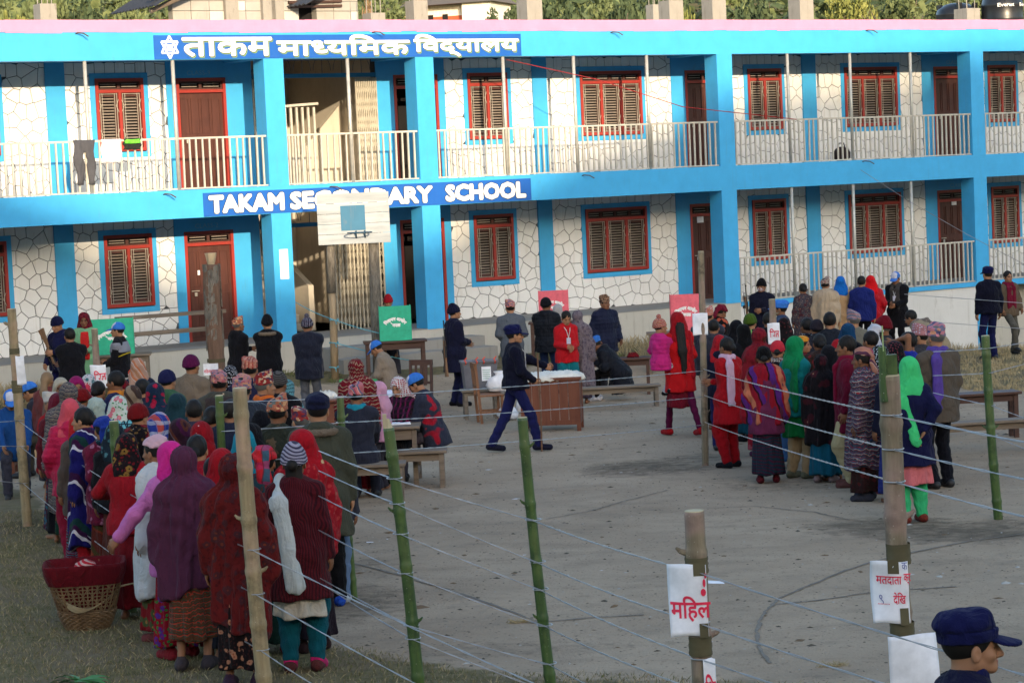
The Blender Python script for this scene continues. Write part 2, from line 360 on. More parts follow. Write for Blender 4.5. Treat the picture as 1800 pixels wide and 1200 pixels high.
# stairs in the hall: sloped soffit, treads, parapet
st = MB()
for k in range(9): st.box(HALL[0], -3.25, 2.6 + k * .26, 2.9 + k * .26, ZL, ZL + .16 * (k + 1))
spart('stair_flight', st, PDARK)
st = MB(); st.add([(-3.2, 2.5, ZL), (-3.2, 2.5, ZL + .9), (-3.2, 5.4, -.5), (-3.2, 5.4, ZL), (-3.08, 2.5, ZL), (-3.08, 2.5, ZL + .9), (-3.08, 5.4, -.5), (-3.08, 5.4, ZL)], [(0, 1, 2, 3), (7, 6, 5, 4), (0, 4, 5, 1), (1, 5, 6, 2), (2, 6, 7, 3)])
st.add([(-3.0, 3.2, 0.02), (-3.0, 3.2, .5), (-1.9, 3.2, 1.6), (-1.9, 3.2, 0.02), (-3.0, 3.35, .02), (-3.0, 3.35, .5), (-1.9, 3.35, 1.6), (-1.9, 3.35, .02)], [(0, 1, 2, 3), (7, 6, 5, 4), (0, 4, 5, 1), (1, 5, 6, 2), (2, 6, 7, 3)])
spart('stair_parapet', st, MATS['hall_plaster'])
st = MB()
for k in range(6): st.bar((-3.75 + k * .13, W + .3, 0.02), (-3.75 + k * .13, W + .3, 1.55 - .0 * k), .045, .045)
st.bar((-3.8, W + .3, 1.58), (-3.0, W + .3, 1.62), .05, .05)
spart('stair_bars', st, RAILM)
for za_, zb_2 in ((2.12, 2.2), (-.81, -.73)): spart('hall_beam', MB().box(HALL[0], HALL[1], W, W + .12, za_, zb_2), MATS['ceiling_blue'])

# ---- crazy paving
def clip(poly, a, b, c):                                                # keep a*x+b*y<=c
    out = []
    for i in range(len(poly)):
        p, q = poly[i], poly[(i + 1) % len(poly)]; dp = a * p[0] + b * p[1] - c; dq = a * q[0] + b * q[1] - c
        if dp <= 0: out.append(p)
        if (dp < 0) != (dq < 0) and abs(dp - dq) > 1e-9:
            t = dp / (dp - dq); out.append((p[0] + (q[0] - p[0]) * t, p[1] + (q[1] - p[1]) * t))
    return out
def area(p): return 0.5 * abs(sum(p[i][0] * p[(i + 1) % len(p)][1] - p[(i + 1) % len(p)][0] * p[i][1] for i in range(len(p)))) if len(p) > 2 else 0
cells = []
rs = random.Random(11)
cuts = []
for a, b in pils + bands + [HALL]: cuts.append((a, b))
cuts.sort(); spans = []; x = -12.6
for a, b in cuts:
    if a - x > .05: spans.append((x, a))
    x = max(x, b)
spans.append((x, 19.9))
for zf in (0.0, -2.927):
    for (a, b) in spans:
        z0, z1 = zf + ZU, zf + 2.46
        seeds = []; nyy = 10; dz = (z1 - z0) / nyy; nx = max(1, round((b - a) / .265)); dx = (b - a) / nx
        for j in range(-1, nyy + 1):
            for i in range(-1, nx + 2):
                if j == nyy - 1: seeds.append((a + (i + .5) * dx * .8, z0 + (j + .5) * dz))
                else: seeds.append((a + (i + (.5 if j % 2 else 0)) * dx + rs.uniform(-.36, .36) * dx, z0 + (j + .5) * dz + rs.uniform(-.36, .36) * dz))
        hl = [w_ for w_ in wins if w_[0] > a - .2 and w_[1] < b + .2]
        for s in seeds:
            poly = [(a, z0), (b, z0), (b, z1), (a, z1)]
            for q in seeds:
                if q is s: continue
                ddx, ddz = q[0] - s[0], q[1] - s[1]; L = math.hypot(ddx, ddz)
                if L > 1.1 or L < 1e-6: continue
                mx, mz = (q[0] + s[0]) / 2, (q[1] + s[1]) / 2
                poly = clip(poly, ddx / L, ddz / L, (mx * ddx + mz * ddz) / L - .0050)
                if len(poly) < 3: break
            if len(poly) < 3: continue
            for (wa, wb, n) in hl:
                A, B, C, D = wa - .08, wb + .08, zf + .70, zf + 2.22
                xs = [p[0] for p in poly]; zs = [p[1] for p in poly]
                if max(xs) > A and min(xs) < B and max(zs) > C and min(zs) < D:
                    hp_ = [(1, 0, A), (-1, 0, -B), (0, 1, C), (0, -1, -D)]
                    best = max(hp_, key=lambda h_: area(clip(poly, *h_)))
                    rest = clip(poly, -best[0], -best[1], -best[2] - .012); rest = max([clip(rest, *h_) for h_ in hp_ if h_ is not best], key=area) if len(rest) > 2 else []
                    if area(rest) > .003: cells.append(rest)
                    poly = clip(poly, *best)
            if area(poly) > .004: cells.append(poly)
def stone_geo(mb, poly, mi=0):
    cx = sum(p[0] for p in poly) / len(poly); cz = sum(p[1] for p in poly) / len(poly); n = len(poly); d = rs.uniform(.010, .018)
    if sum(poly[i][0] * poly[(i + 1) % n][1] - poly[(i + 1) % n][0] * poly[i][1] for i in range(n)) < 0: poly = poly[::-1]
    vs = [(x, W - .0005, z) for x, z in poly]
    vs += [(cx + (x - cx) * .965, W - d, cz + (z - cz) * .965) for x, z in poly]; vs.append((cx, W - d - rs.uniform(.0, .006), cz))
    fs = [(i, (i + 1) % n, n + (i + 1) % n, n + i) for i in range(n)] + [(n + i, n + (i + 1) % n, 2 * n) for i in range(n)]
    mb.add(vs, fs, mi)
STONE = paint('white_stone', (0.775, 0.77, 0.76), 0.8, 0.5, 1.3, (0.40, 0.34, 0.26), 0.5)
def cpos(p):
    x = sum(q[0] for q in p) / len(p); return area(p) * (1 if -10.6 < x < 15.6 else 0.01) / ((50 + x * .55) ** 2)
cells.sort(key=cpos, reverse=True)
for p in cells[:300]:
    mb = MB(); stone_geo(mb, p); spart('stone', mb, STONE)
mb = MB()
for p in cells[300:]: stone_geo(mb, p)
spart('stone', mb, STONE, kind='stuff')

# ---- windows and doors
def ring(mb, x0, x1, z0, z1, t, y0, y1):
    mb.box(x0, x1, y0, y1, z1 - t, z1).box(x0, x1, y0, y1, z0, z0 + t).box(x0, x0 + t, y0, y1, z0 + t, z1 - t).box(x1 - t, x1, y0, y1, z0 + t, z1 - t)
def window_proto(wd, n, warm=False):
    h = 1.36; fr = MB(); ring(fr, 0, wd, 0, h, .06, -.055, .10); fr.box(.06, wd - .06, -.05, .09, 1.09, 1.15)
    lw = (wd - .12 - .06 * (n - 1)) / n
    for k in range(1, n): fr.box(.06 + k * (lw + .06) - .06, .06 + k * (lw + .06), -.048, .09, .06, 1.09)
    wo = obj('window', fr, REDP, school)
    s = MB(); ring(s, -.10, wd + .10, -.12, h + .10, .10, -.03, -.002); obj('window_surround', s, BLUE, wo)
    obj('window_back', MB().box(.03, wd - .03, .12, .14, .03, h - .03), DARK, wo)  # near-black backing paints the unlit depth behind the slats
    for k in range(n):
        x0 = .06 + k * (lw + .06); sh = MB(); ring(sh, x0, x0 + lw, .062, 1.088, .072, .0, .035); obj('shutter', sh, SHUT, wo)
        sl = MB(); z = .14
        while z < 1.03:
            T = Matrix.Translation((x0 + lw / 2, .02, z)) @ Matrix.Rotation(math.radians(38), 4, 'X')
            sl.box(-lw / 2 + .072, lw / 2 - .072, -.015, .015, -.004, .006, 0, T); z += .056
        obj('louvre_slats', sl, LOUV, wo, kind='stuff')
        g = MB()
        for xx in (.03, .075, lw - .075, lw - .03): g.bar((x0 + xx, -.03, .07), (x0 + xx, -.03, 1.08), .008, .008)
        for zz in (.3, .85):
            for s_ in (0, 1):
                e = x0 + (lw if s_ else 0); d_ = -1 if s_ else 1
                g.bar((e, -.035, zz - .12), (e + d_ * .05, -.035, zz), .008, .008).bar((e + d_ * .05, -.035, zz), (e, -.035, zz + .12), .008, .008)
        for zz in (.075, 1.07): g.bar((x0 + .02, -.033, zz), (x0 + lw - .02, -.033, zz), .008, .008)
        obj('window_bars', g, GRILLE, wo)
    nt_ = 2 if n == 2 else 4; tw = (wd - .12) / nt_; tr = MB(); sl = MB()
    for k in range(nt_):
        x0 = .06 + k * tw; ring(tr, x0, x0 + tw, 1.15, 1.30, .03, 0, .03)
        for z in (1.20, 1.245): sl.box(x0 + .06, x0 + tw - .06, .0, .02, z, z + .014)
    obj('transom_shutter', tr, SHUT, wo); obj('transom_slats', sl, LOUV, wo)
    return wo
protos = {}
for zf in (0.0, -2.927):
    for i, (a, b, n) in enumerate(wins):
        key = (n, round(b - a, 1))
        if key not in protos: protos[key] = window_proto(b - a, n); o = protos[key]
        else: o = copy_tree(protos[key], school)
        o.location = (a, W, zf + .80)
o = [c for c in protos[(2, 0.9)].children if c.name.startswith('louvre')] if (2, 0.9) in protos else []
def door_proto(openit=False):
    wd, h = 1.05, 2.14; fr = MB(); fr.box(0, wd, -.04, .08, h - .06, h).box(0, .06, -.04, .08, 0, h - .06).box(wd - .06, wd, -.04, .08, 0, h - .06).box(.06, wd - .06, -.038, .07, 1.86, 1.92)
    d = obj('door', fr, REDP, school)
    tr = MB(); sl = MB()
    for k in (0, 1):
        x0 = .06 + k * .465; ring(tr, x0, x0 + .465, 1.92, 2.08, .03, 0, .03)
        for z in (1.97, 2.02): sl.box(x0 + .07, x0 + .395, 0, .02, z, z + .014)
    obj('transom_shutter', tr, SHUT, d); obj('transom_slats', sl, LOUV, d)
    if not openit:
        lf = MB().box(.06, wd - .06, .035, .05, 0.01, 1.86)
        for c0 in range(4):
            for (za, zb) in ((.12, .95), (1.08, 1.76)): ring(lf, .10 + c0 * .22, .10 + c0 * .22 + .185, za, zb, .022, .02, .034)
        obj('door_leaf', lf, BROWN, d)
        hd = MB().bar((.12, .0, 1.0), (.28, .0, 1.0), .015, .015).bar((.2, -.01, .9), (.2, -.01, .97), .05, .015); obj('door_bolt', hd, GRILLE, d)
    else:
        T = Matrix.Translation((.08, .05, 0)) @ Matrix.Rotation(math.radians(80), 4, 'Z'); lf = MB().box(0, .93, 0, .035, .01, 1.86, 0, T); obj('door_leaf', lf, BROWN, d)
    return d
dp = None
for zf in (0.0, -2.927):
    for a, b, op in doors:
        if op: o = door_proto(True)
        elif dp is None: dp = o = door_proto()
        else: o = copy_tree(dp, school)
        o.location = (a, W, zf + .005)
# ---- railings
def railing(u0, u1, z, h=.92):
    r = MB().box(u0, u1, .03, .085, z + h, z + h + .035); top = spart('railing', r, RAILM)
    obj('bottom_rail', MB().box(u0, u1, .04, .075, z + .01, z + .035), RAILM, top)
    n = int((u1 - u0) / .137); 
    for k in range(n):
        x = u0 + (k + .5) * (u1 - u0) / n + random.uniform(-.008, .008)
        b = obj('baluster', BALM, None, top, (x, .055, z)); b.rotation_euler = (0, random.uniform(-.008, .008), 0)
BALM = MB().box(-.015, .015, -.015, .015, .03, .93).mesh('baluster'); BALM.materials.append(RAILM)
for u0, u1 in ((-10.9, -5.28), (-4.86, -1.97), (-1.55, 5.5), (5.92, 12.92), (13.34, 17.0)): railing(u0, u1, .021)
for u0, u1 in ((5.92, 12.92), (13.34, 17.0)): railing(u0, u1, ZL + .01)
PIPE = plainm('steel_pipe', (0.48, 0.47, 0.43), .4, .3)
pm = MB().tube([(0, 0, .021), (0, 0, 2.39)], .035, 10).mesh('steel_post', True); pm.materials.append(PIPE)
for u in (-8.83, -7.11, -3.45, 0.11, 1.83, 3.69, 7.5, 9.3, 11.11, 14.9): obj('steel_post', pm, None, school, (u, -.01 + .06, 0))
for u in (7.49, 9.27, 11.01, 14.9): obj('steel_post', pm, None, school, (u, .05, -2.9))
# ---- collapsible gates
def gate(u0, u1, z0, z1, n, v=W - .03, mat=GRILLE):
    g = MB()
    for k in range(n + 1): x = u0 + (u1 - u0) * k / n; g.box(x - .014, x + .014, v - .012, v + .012, z0, z1)
    go = spart('collapsible_gate', g, mat); l = MB(); dx = (u1 - u0) / n; dzz = .36
    for k in range(n):
        z = z0 + .1
        while z + dzz < z1:
            x = u0 + k * dx; l.bar((x, v - .02, z), (x + dx, v - .02, z + dzz / 2), .016, .006).bar((x + dx, v - .02, z + dzz / 2), (x, v - .02, z + dzz), .016, .006); l.bar((x + dx, v + .02, z), (x, v + .02, z + dzz / 2), .016, .006).bar((x, v + .02, z + dzz / 2), (x + dx, v + .02, z + dzz), .016, .006); z += dzz
    obj('gate_lattice', l, mat, go, kind='stuff')
GATEM = plainm('gate_cream', (0.44, 0.40, 0.32), .5)
gate(-3.05, -1.85, ZL + .01, -.82, 14, W - .03, GATEM); gate(-2.3, -1.83, .03, 2.1, 11, W - .03, GATEM); gate(-4.6, -4.3, .03, 2.1, 4, W - .03, GATEM)
gate(-4.80, -4.50, .03, 2.3, 4, W + .0, plainm('gate_grey', (0.2, 0.2, 0.21), .5)); gate(-4.80, -4.55, ZL + .01, -.6, 4, W, GATEM)
for zc in (2.2, -.73):
    g = MB()
    for k in range(6):
        x = HALL[0] + .25 + k * .45; g.tube([(x + .2 * math.cos(a), W + .02, zc + .05 + .3 * math.sin(a)) for a in np.linspace(0, math.pi, 9)], .008, 4); g.bar((x, W + .02, zc), (x, W + .02, zc + .34), .012, .012)
    spart('hall_grille', g, plainm('gate_grey', (0.2, 0.2, 0.21)))
# ---- hanging clothes and small things on the gallery
CL = lambda n, c: plainm(n, c, .9, bump=.3)
def rag(name, label, cat, u0, u1, z, drop, mat, legs=False):
    vs = []; fs = []; nx, nz = 8, 8
    for j in range(nz + 1):
        for i in range(nx + 1):
            tt = j / nz; x = u0 + (u1 - u0) * i / nx
            if legs and tt > .45: x = x + (.05 if i < nx / 2 else -.02) * (tt - .45) * 2
            vs.append((x + .02 * math.sin(j * 1.3 + i), -.0 + .012 * math.sin(i * 1.9 + j * .4), z - drop * tt * (1 if not legs or i < 3 or i > 5 else .55)))
    for j in range(nz):
        for i in range(nx):
            if legs and j >= 4 and i == 4: continue
            fs.append((j * (nx + 1) + i, j * (nx + 1) + i + 1, (j + 1) * (nx + 1) + i + 1, (j + 1) * (nx + 1) + i))
    mb = MB(); mb.add(vs, fs); me = mb.mesh(name, True); me.materials.append(mat)
    o = obj(name, me, None, None, BO, PHI, None, label, cat); s = o.modifiers.new('thick', 'SOLIDIFY'); s.thickness = .012
    for v in me.vertices: v.co.y = v.co.y + .012
    return o
rag('trousers', 'dark grey trousers hung over the upper railing at the left', 'trousers', -9.15, -8.75, .985, .80, CL('cloth_grey', (.07, .07, .08)), True)
rag('shirt', 'white undershirt hung over the upper railing beside grey trousers', 'shirt', -8.62, -8.24, .985, .42, CL('cloth_white', (.75, .68, .70)))
rag('shorts', 'black shorts with green trim hung on the upper railing', 'shorts', -8.18, -7.85, .985, .20, CL('cloth_black', (.015, .02, .015)))
rag('ribbon', 'bright green waistband lying over black shorts on the railing', 'waistband', -8.15, -7.87, .97, .07, CL('cloth_lime', (.15, .75, .05))).location = BO - EN * .02
bag = thing('bag', 'dark bag left on the upper gallery floor behind railing', 'bag', BO, PHI)
bm_ = MB().lathe([(.12, 0.025), (.19, .08), (.2, .2), (.14, .3), (.05, .34)], 14, 10.0, 1.2); obj('bag_body', bm_, CL('cloth_dark', (.03, .02, .02)), bag, smooth=True)
obj('bag_handle', MB().tube([(9.9, 1.2, .32), (9.93, 1.2, .42), (10.07, 1.2, .42), (10.1, 1.2, .32)], .012, 6), MATS['cloth_dark'], bag)
# iron hooks sticking out of the beams
hk = MB().tube([(0, .02, 0), (0.02, -.06, .015), (.08, -.16, .0), (.15, -.22, -.06)], .012, 6).mesh('rusty_rod', True); hk.materials.append(plainm('rust', (.10, .06, .04), .8))
for u, z in ((-8.99, 2.86), (-2.9, 2.86), (2.76, 2.84), (9.76, 2.86), (-7.46, -.05), (-4.0, -.05), (1.89, -.05), (9.53, -.02)): obj('iron_rod', hk, None, school, (u, 0, z))

# ================================================================== LETTERING
def glyph(ch, bold=0.0, res=3):
    cu = bpy.data.curves.new('t', 'FONT'); cu.body = ch; cu.resolution_u = res; cu.offset = bold; cu.align_x = 'LEFT'
    o = bpy.data.objects.new('t', cu); COL.objects.link(o); dg = bpy.context.evaluated_depsgraph_get()
    me = bpy.data.meshes.new_from_object(o.evaluated_get(dg)); vs = [tuple(v.co)[:2] for v in me.vertices]; fs = [tuple(p.vertices) for p in me.polygons]
    bpy.data.objects.remove(o); bpy.data.curves.remove(cu); bpy.data.meshes.remove(me); return vs, fs
_adv = {}
def clipmesh(vs, fs, xmax):
    V = []; Fc = []
    for f in fs:
        p = clip([vs[i] for i in f], 1, 0, xmax)
        if len(p) > 2: n = len(V); V += p; Fc.append(tuple(range(n, n + len(p))))
    return V, Fc
def dev(tokens, bold=0.02, res=3):
    """Devanagari set letter by letter in visual order; 'X~' = half form of X, 'TR' = the conjunct tra"""
    V = []; Fc = []; x = 0
    for tk in tokens:
        if tk == ' ': x += .28; continue
        half = tk.endswith('~'); base = tk.replace('~', '')
        if base == 'TR':
            b = bold + .045; q = [((0, .62 - b), (.62, .62 + b * .6)), ((.40, 0), (.40 + 2 * b, .62))]
            vs = []; fs = []
            for (ax, az), (bx, bz) in q: n = len(vs); vs += [(ax, az), (bx, az), (bx, bz), (ax, bz)]; fs.append((n, n + 1, n + 2, n + 3))
            n = len(vs); vs += [(.10, .30), (.42, .30), (.42, .30 + 2 * b), (.10, .30 + 2 * b)]; fs.append((n, n + 1, n + 2, n + 3))
            n = len(vs); vs += [(.02, .02), (.02 + 2.4 * b, .0), (.30, .33), (.20, .36)]; fs.append((n, n + 1, n + 2, n + 3)); adv = .60
        else:
            vs, fs = glyph(base, bold, res)
            if not vs: continue
            adv = _advance(base)
            if half: cutx = adv - .19; vs, fs = clipmesh(vs, fs, cutx); adv = cutx
            if base in ('े', 'ै', '्', 'ं', 'ि_'): vs = [(a - 0, b_) for a, b_ in vs]
        n = len(V); V += [(a + x, b_) for a, b_ in vs]; Fc += [tuple(i + n for i in f) for f in fs]; x += adv
    return V, Fc, x
def _advance(ch):
    if ch in _adv: return _adv[ch]
    def ext(s):
        v, f = glyph(s, 0, 1); return max(p[0] for p in v)
    a = ext('म'); b = ext(ch + 'म'); _adv[ch] = max(0.0, b - a); return _adv[ch]
def lat(text, bold=.02, res=3):
    v, f = glyph(text, bold, res); return v, f, max(p[0] for p in v)
def put_text(name, V, Fc, mat, parent, x0, x1, z0, z1, y, th=.006, warp=None, fn=None, fat=0.0):
    """flat lettering in the parent's x-z plane, facing -y"""
    xs = [p[0] for p in V]; zs = [p[1] for p in V]; a, b, c, d = min(xs), max(xs), min(zs), max(zs)
    P = []
    for p in V:
        X = x0 + (p[0] - a) / (b - a) * (x1 - x0); Z = z0 + (p[1] - c) / (d - c) * (z1 - z0)
        if warp: X, Z = warp(X, Z)
        P.append((X, y, Z) if fn is None else fn(X, y, Z))
    mb = MB()
    if fat and fn is None:
        for k in range(10): 
            aa = 2 * math.pi * k / 10; mb.add([(p[0] + fat * math.cos(aa), p[1] - .00015 * k, p[2] + fat * math.sin(aa)) for p in P], Fc)
        if fat > .012:
            for k in range(6): aa = 2 * math.pi * k / 6; mb.add([(p[0] + fat * .5 * math.cos(aa), p[1] - .0016 - .00015 * k, p[2] + fat * .5 * math.sin(aa)) for p in P], Fc)
    else: mb.add(P, Fc)
    o = obj(name, mb, mat, parent); return o
def arc_warp(cx, cz0, R):
    def wf(X, Z):
        a = (X - cx) / R; r = R + (Z - cz0); return cx + math.sin(a) * r, cz0 - R + math.cos(a) * r
    return wf
sgn = spart('sign_panel', MB().box(-7.49, 0.525, -.014, -.006, 2.395, 2.83), DBLUE)
def strip_(x0, x1, z0, z1): return MB().box(x0, x1, -.0155, -.0145, z0, z1)
OUTL = plainm('letter_outline', (.20, .33, .10), .6); OUTK = plainm('letter_black', (.01, .015, .03), .6)
words = [(['त', 'ा', 'क', 'म'], -6.92, -5.10), (['म', 'ा', 'ध~', 'य', 'ि', 'म', 'क'], -4.98, -2.10), (['ि', 'व', 'द', '्', 'य', 'ा', 'ल', 'य'], -1.98, .45)]
for tk, x0, x1 in words:
    top = 2.775 if 'ि' not in tk else 2.815
    V, Fc, wd = dev(tk, 0.0, 2); zb_ = 2.45 if '्' not in tk else 2.405
    put_text('lettering', V, Fc, LETTER, sgn, x0, x1, zb_, top, -.024, fat=.017)
    put_text('lettering_outline', V, Fc, OUTK, sgn, x0 + .006, x1 + .006, zb_ - .006, top - .006, -.0195, fat=.024)
    put_text('lettering_outline', V, Fc, OUTL, sgn, x0 + .020, x1 + .020, zb_ - .020, top - .020, -.0160, fat=.024)
# emblem: six-pointed star with an open book
em = MB(); cx, cz, R = -7.18, 2.612, .205
for s in (1, -1):
    P = [(cx + R * math.sin(a) * .93, cz + s * R * math.cos(a)) for a in (0, 2 * math.pi / 3, 4 * math.pi / 3)]
    for i in range(3):
        a, b = P[i], P[(i + 1) % 3]; em.bar((a[0], -.018 - .001 * s, a[1]), (b[0], -.018 - .001 * s, b[1]), .034, .006, (0, 1, 0))
obj('emblem_star', em, LETTER, sgn)
bk = MB().box(cx - .06, cx - .004, -.020, -.016, cz - .045, cz + .055).box(cx + .004, cx + .06, -.020, -.016, cz - .045, cz + .055).box(cx - .07, cx + .07, -.019, -.016, cz - .065, cz - .05); obj('emblem_book', bk, LETTER, sgn)
sg2 = spart('sign_panel', MB().box(-6.67, 0.615, -.014, -.006, -.488, -.052), DBLUE)
for txt, x0, x1 in (('TAKAM', -6.56, -5.0), ('SECONDARY', -4.87, -1.72), ('SCHOOL', -1.42, .48)):
    V, Fc, _ = lat(txt, 0.0, 2); put_text('lettering', V, Fc, LETTER, sg2, x0 + .02, x1 - .02, -.415, -.125, -.024, fat=.027)
    put_text('lettering_outline', V, Fc, OUTK, sg2, x0 + .02, x1 - .02, -.415, -.125, -.0190, fat=.038)
CLS = plainm('class_letter', (.16, .42, .62), .6)
for txt, x0, z0, y in (('CLASS-9', -6.0, 2.20, W - .034), ('CLASS-2', -6.0, -.72, W - .034), ('CLASS', 6.5, 2.20, W - .034), ('CLASS', 6.5, -.72, W - .034), ('CLASS', 13.9, 2.20, W - .034), ('CLASS', 13.9, -.72, W - .034)):
    V, Fc, _ = lat(txt, .0, 2); put_text('lettering', V, Fc, CLS, school, x0, x0 + (.5 if '-' in txt else .36), z0, z0 + .085, y)
PAPER = plainm('paper', (.80, .80, .84), .7)
pn = MB().box(-5.15, -4.97, -.012, -.006, -1.73, -1.17); o = obj('notice', pn, PAPER, None, BO, PHI, None, 'white paper notice pasted on blue pillar left of the entrance', 'notice')
tl = MB()
for k in range(22): 
    z = -1.21 - k * .023; tl.box(-5.135, -5.135 + random.uniform(.09, .15), -.0135, -.0125, z, z + .006)
obj('notice_print', tl, plainm('print_grey', (.35, .35, .42)), o)
# posters / scraps of paper stuck on doors
for u, z, w_, h_ in ((13.98, -1.15, .16, .17), (6.25, -1.2, .18, .17), (-5.97, -1.62, .05, .09)):
    obj('paper_scrap', MB().box(u, u + w_, W + .018, W + .024, z, z + h_), PAPER, None, BO, PHI, None, {13.98: 'torn white paper on the dark lower door at far right', 6.25: 'torn white paper on the dark lower door behind the pink screen', -5.97: 'small white paper stuck by the bolt of lower left door'}[u], 'paper')
# ================================================================== PEOPLE
def A3(p): return np.array([p[0], p[1], p[2]], np.float32)
def cap(P, a, b, ra, rb, sx=1.0, sy=1.0):
    """tapered capsule; sx, sy widen it sideways or in depth"""
    a = A3(a); b = A3(b); S = np.array([1 / sx, 1 / sy, 1], np.float32)
    p = P * S; a = a * S; b = b * S; ba = b - a; L = float((ba * ba).sum()) + 1e-9
    t = np.clip(((p - a) @ ba) / L, 0, 1); d = p - a - t[:, None] * ba
    return (np.sqrt((d * d).sum(1)) - (ra + (rb - ra) * t)) * min(sx, sy, 1.0)
def ell(P, c, r, R=None):
    p = P - A3(c)
    if R is not None: p = p @ np.array(R, np.float32)
    r = np.array(r, np.float32); k0 = np.sqrt(((p / r) ** 2).sum(1)); k1 = np.sqrt(((p / (r * r)) ** 2).sum(1)) + 1e-9
    return k0 * (k0 - 1) / k1
def smin(a, b, k=.04):
    h = np.clip(.5 + .5 * (b - a) / k, 0, 1); return b + (a - b) * h - k * h * (1 - h)
def smax(a, b, k=.02): return -smin(-a, -b, k)
def plane(P, c, n): n = A3(n); n = n / np.sqrt((n * n).sum()); return (P - A3(c)) @ n
_E = [(0, 1), (2, 3), (4, 5), (6, 7), (0, 2), (1, 3), (4, 6), (5, 7), (0, 4), (1, 5), (2, 6), (3, 7)]
def nets(fn, lo, hi, h):
    """surface of an implicit shape, as vertices and quads"""
    n = [int(math.ceil((hi[i] - lo[i]) / h)) + 2 for i in range(3)]
    ax = [lo[i] - h / 2 + h * np.arange(n[i], dtype=np.float32) for i in range(3)]
    G = np.stack(np.meshgrid(*ax, indexing='ij'), -1).reshape(-1, 3).astype(np.float32)
    F = fn(G).reshape(n)
    C = [F[i:n[0] - 1 + i, j:n[1] - 1 + j, k:n[2] - 1 + k] for k in (0, 1) for j in (0, 1) for i in (0, 1)]
    ins = [c < 0 for c in C]; cnt = sum(i.astype(np.int8) for i in ins); act = (cnt > 0) & (cnt < 8)
    ii, jj, kk = np.nonzero(act); V = np.stack([c[ii, jj, kk] for c in C], 0)
    off = np.array([(i, j, k) for k in (0, 1) for j in (0, 1) for i in (0, 1)], np.float32)
    if not len(ii): return np.zeros((0, 3), np.float32), np.zeros((0, 4), np.int64)
    acc = np.zeros((len(ii), 3), np.float32); m = np.zeros(len(ii), np.float32)
    for a, b in _E:
        va, vb = V[a], V[b]; cr = (va < 0) != (vb < 0); t = np.where(cr, va / np.where(cr, va - vb, 1), 0)
        p = off[a] + t[:, None] * (off[b] - off[a]); acc += p * cr[:, None]; m += cr
    co = acc / np.maximum(m, 1)[:, None] + np.stack([ii, jj, kk], 1); co = co * h + np.array([a[0] for a in ax], np.float32)
    idx = np.full(act.shape, -1, np.int64); idx[ii, jj, kk] = np.arange(len(ii)); Q = []
    for d in range(3):
        e, f = (d + 1) % 3, (d + 2) % 3
        s0 = [slice(0, n[i]) for i in range(3)]; s1 = list(s0); s0[d] = slice(0, n[d] - 1); s1[d] = slice(1, n[d])
        a = F[tuple(s0)] < 0; b = F[tuple(s1)] < 0; x = np.nonzero(a != b); x = [np.asarray(v) for v in x]
        ok = (x[e] > 0) & (x[f] > 0) & (x[e] < n[e] - 1) & (x[f] < n[f] - 1); x = [v[ok] for v in x]; sg = a[tuple(x)]
        def g(de, df):
            y = [v.copy() for v in x]; y[e] = y[e] - de; y[f] = y[f] - df; return idx[tuple(y)]
        q = np.stack([g(1, 1), g(0, 1), g(0, 0), g(1, 0)], 1); q[~sg] = q[~sg][:, ::-1]; Q.append(q)
    Q = np.concatenate(Q); Q = Q[(Q >= 0).all(1)]
    return co, Q
# ---- head and hand templates (metres; head origin at the base of the skull, facing +y)
def head_fn(fem):
    def f(P):
        Q = P.copy(); Q[:, 0] = np.abs(Q[:, 0])
        d = ell(P, (0, -.008, .125), (.074, .094, .092)); d = smin(d, ell(P, (0, .030, .060), (.056, .060, .066)), .03)
        d = smin(d, ell(P, (0, .074, .014), (.024, .020, .018)), .03)                       # chin
        d = smin(d, cap(Q, (.048, .0, .035), (.018, .072, .012), .018, .014), .025)          # jaw
        d = smin(d, cap(P, (0, .090, .098), (0, .112, .060), .008, .013), .012)              # nose
        d = smin(d, cap(Q, (.004, .102, .056), (.013, .094, .055), .009, .008), .008)        # nostrils
        d = smin(d, cap(Q, (.006, .084, .112), (.042, .066, .110), .010, .009), .014)        # brow
        d = smin(d, ell(Q, (.042, .056, .065), (.020, .022, .020)), .02)                     # cheek
        d = smax(d, -ell(Q, (.031, .092, .092), (.018, .016, .012)), .014)                   # eye hollow
        d = smin(d, ell(Q, (.031, .070, .092), (.014, .013, .012)), .004)                    # eyeball
        d = smin(d, ell(P, (0, .088, .036), (.024, .012, .0065)), .006); d = smin(d, ell(P, (0, .086, .024), (.020, .012, .006)), .006)
        d = smin(d, ell(Q, (.078, -.004, .078), (.010, .020, .032)), .008)                   # ear
        d = smax(d, -ell(Q, (.088, .002, .080), (.006, .010, .018)), .004)
        d = smin(d, cap(P, (0, -.018, .05), (0, -.035, -.075), .052, .056 if not fem else .048), .03)
        return d
    return f
def head_col(co):
    x = np.abs(co[:, 0]); y, z = co[:, 1], co[:, 2]; c = np.zeros((len(co), 4), np.float32); c[:] = (1, 1, 1, 1)
    lip = (np.abs(z - .031) < .010) & (x < .024) & (y > .082); c[lip] = (.75, .5, .5, 1)
    eye = (((x - .031) / .014) ** 2 + ((z - .092) / .007) ** 2 < 1) & (y > .06); c[eye] = (.10, .08, .08, 1)
    br = (np.abs(z - .113 + .15 * np.abs(x - .03)) < .0055) & (x > .010) & (x < .050) & (y > .06); c[br] = (.16, .12, .12, 1)
    return c
HEADS = {}
def head_tpl(fem, hi):
    k = (fem, hi)
    if k not in HEADS: co, q = nets(head_fn(fem), (-.10, -.12, -.13), (.10, .135, .24), {0: .0125, 1: .0085, 2: .0042}[hi]); HEADS[k] = (co, q, head_col(co))
    return HEADS[k]
FING = [(-.033, .072, .9), (-.011, .082, 1.0), (.011, .076, .95), (.031, .058, .85)]
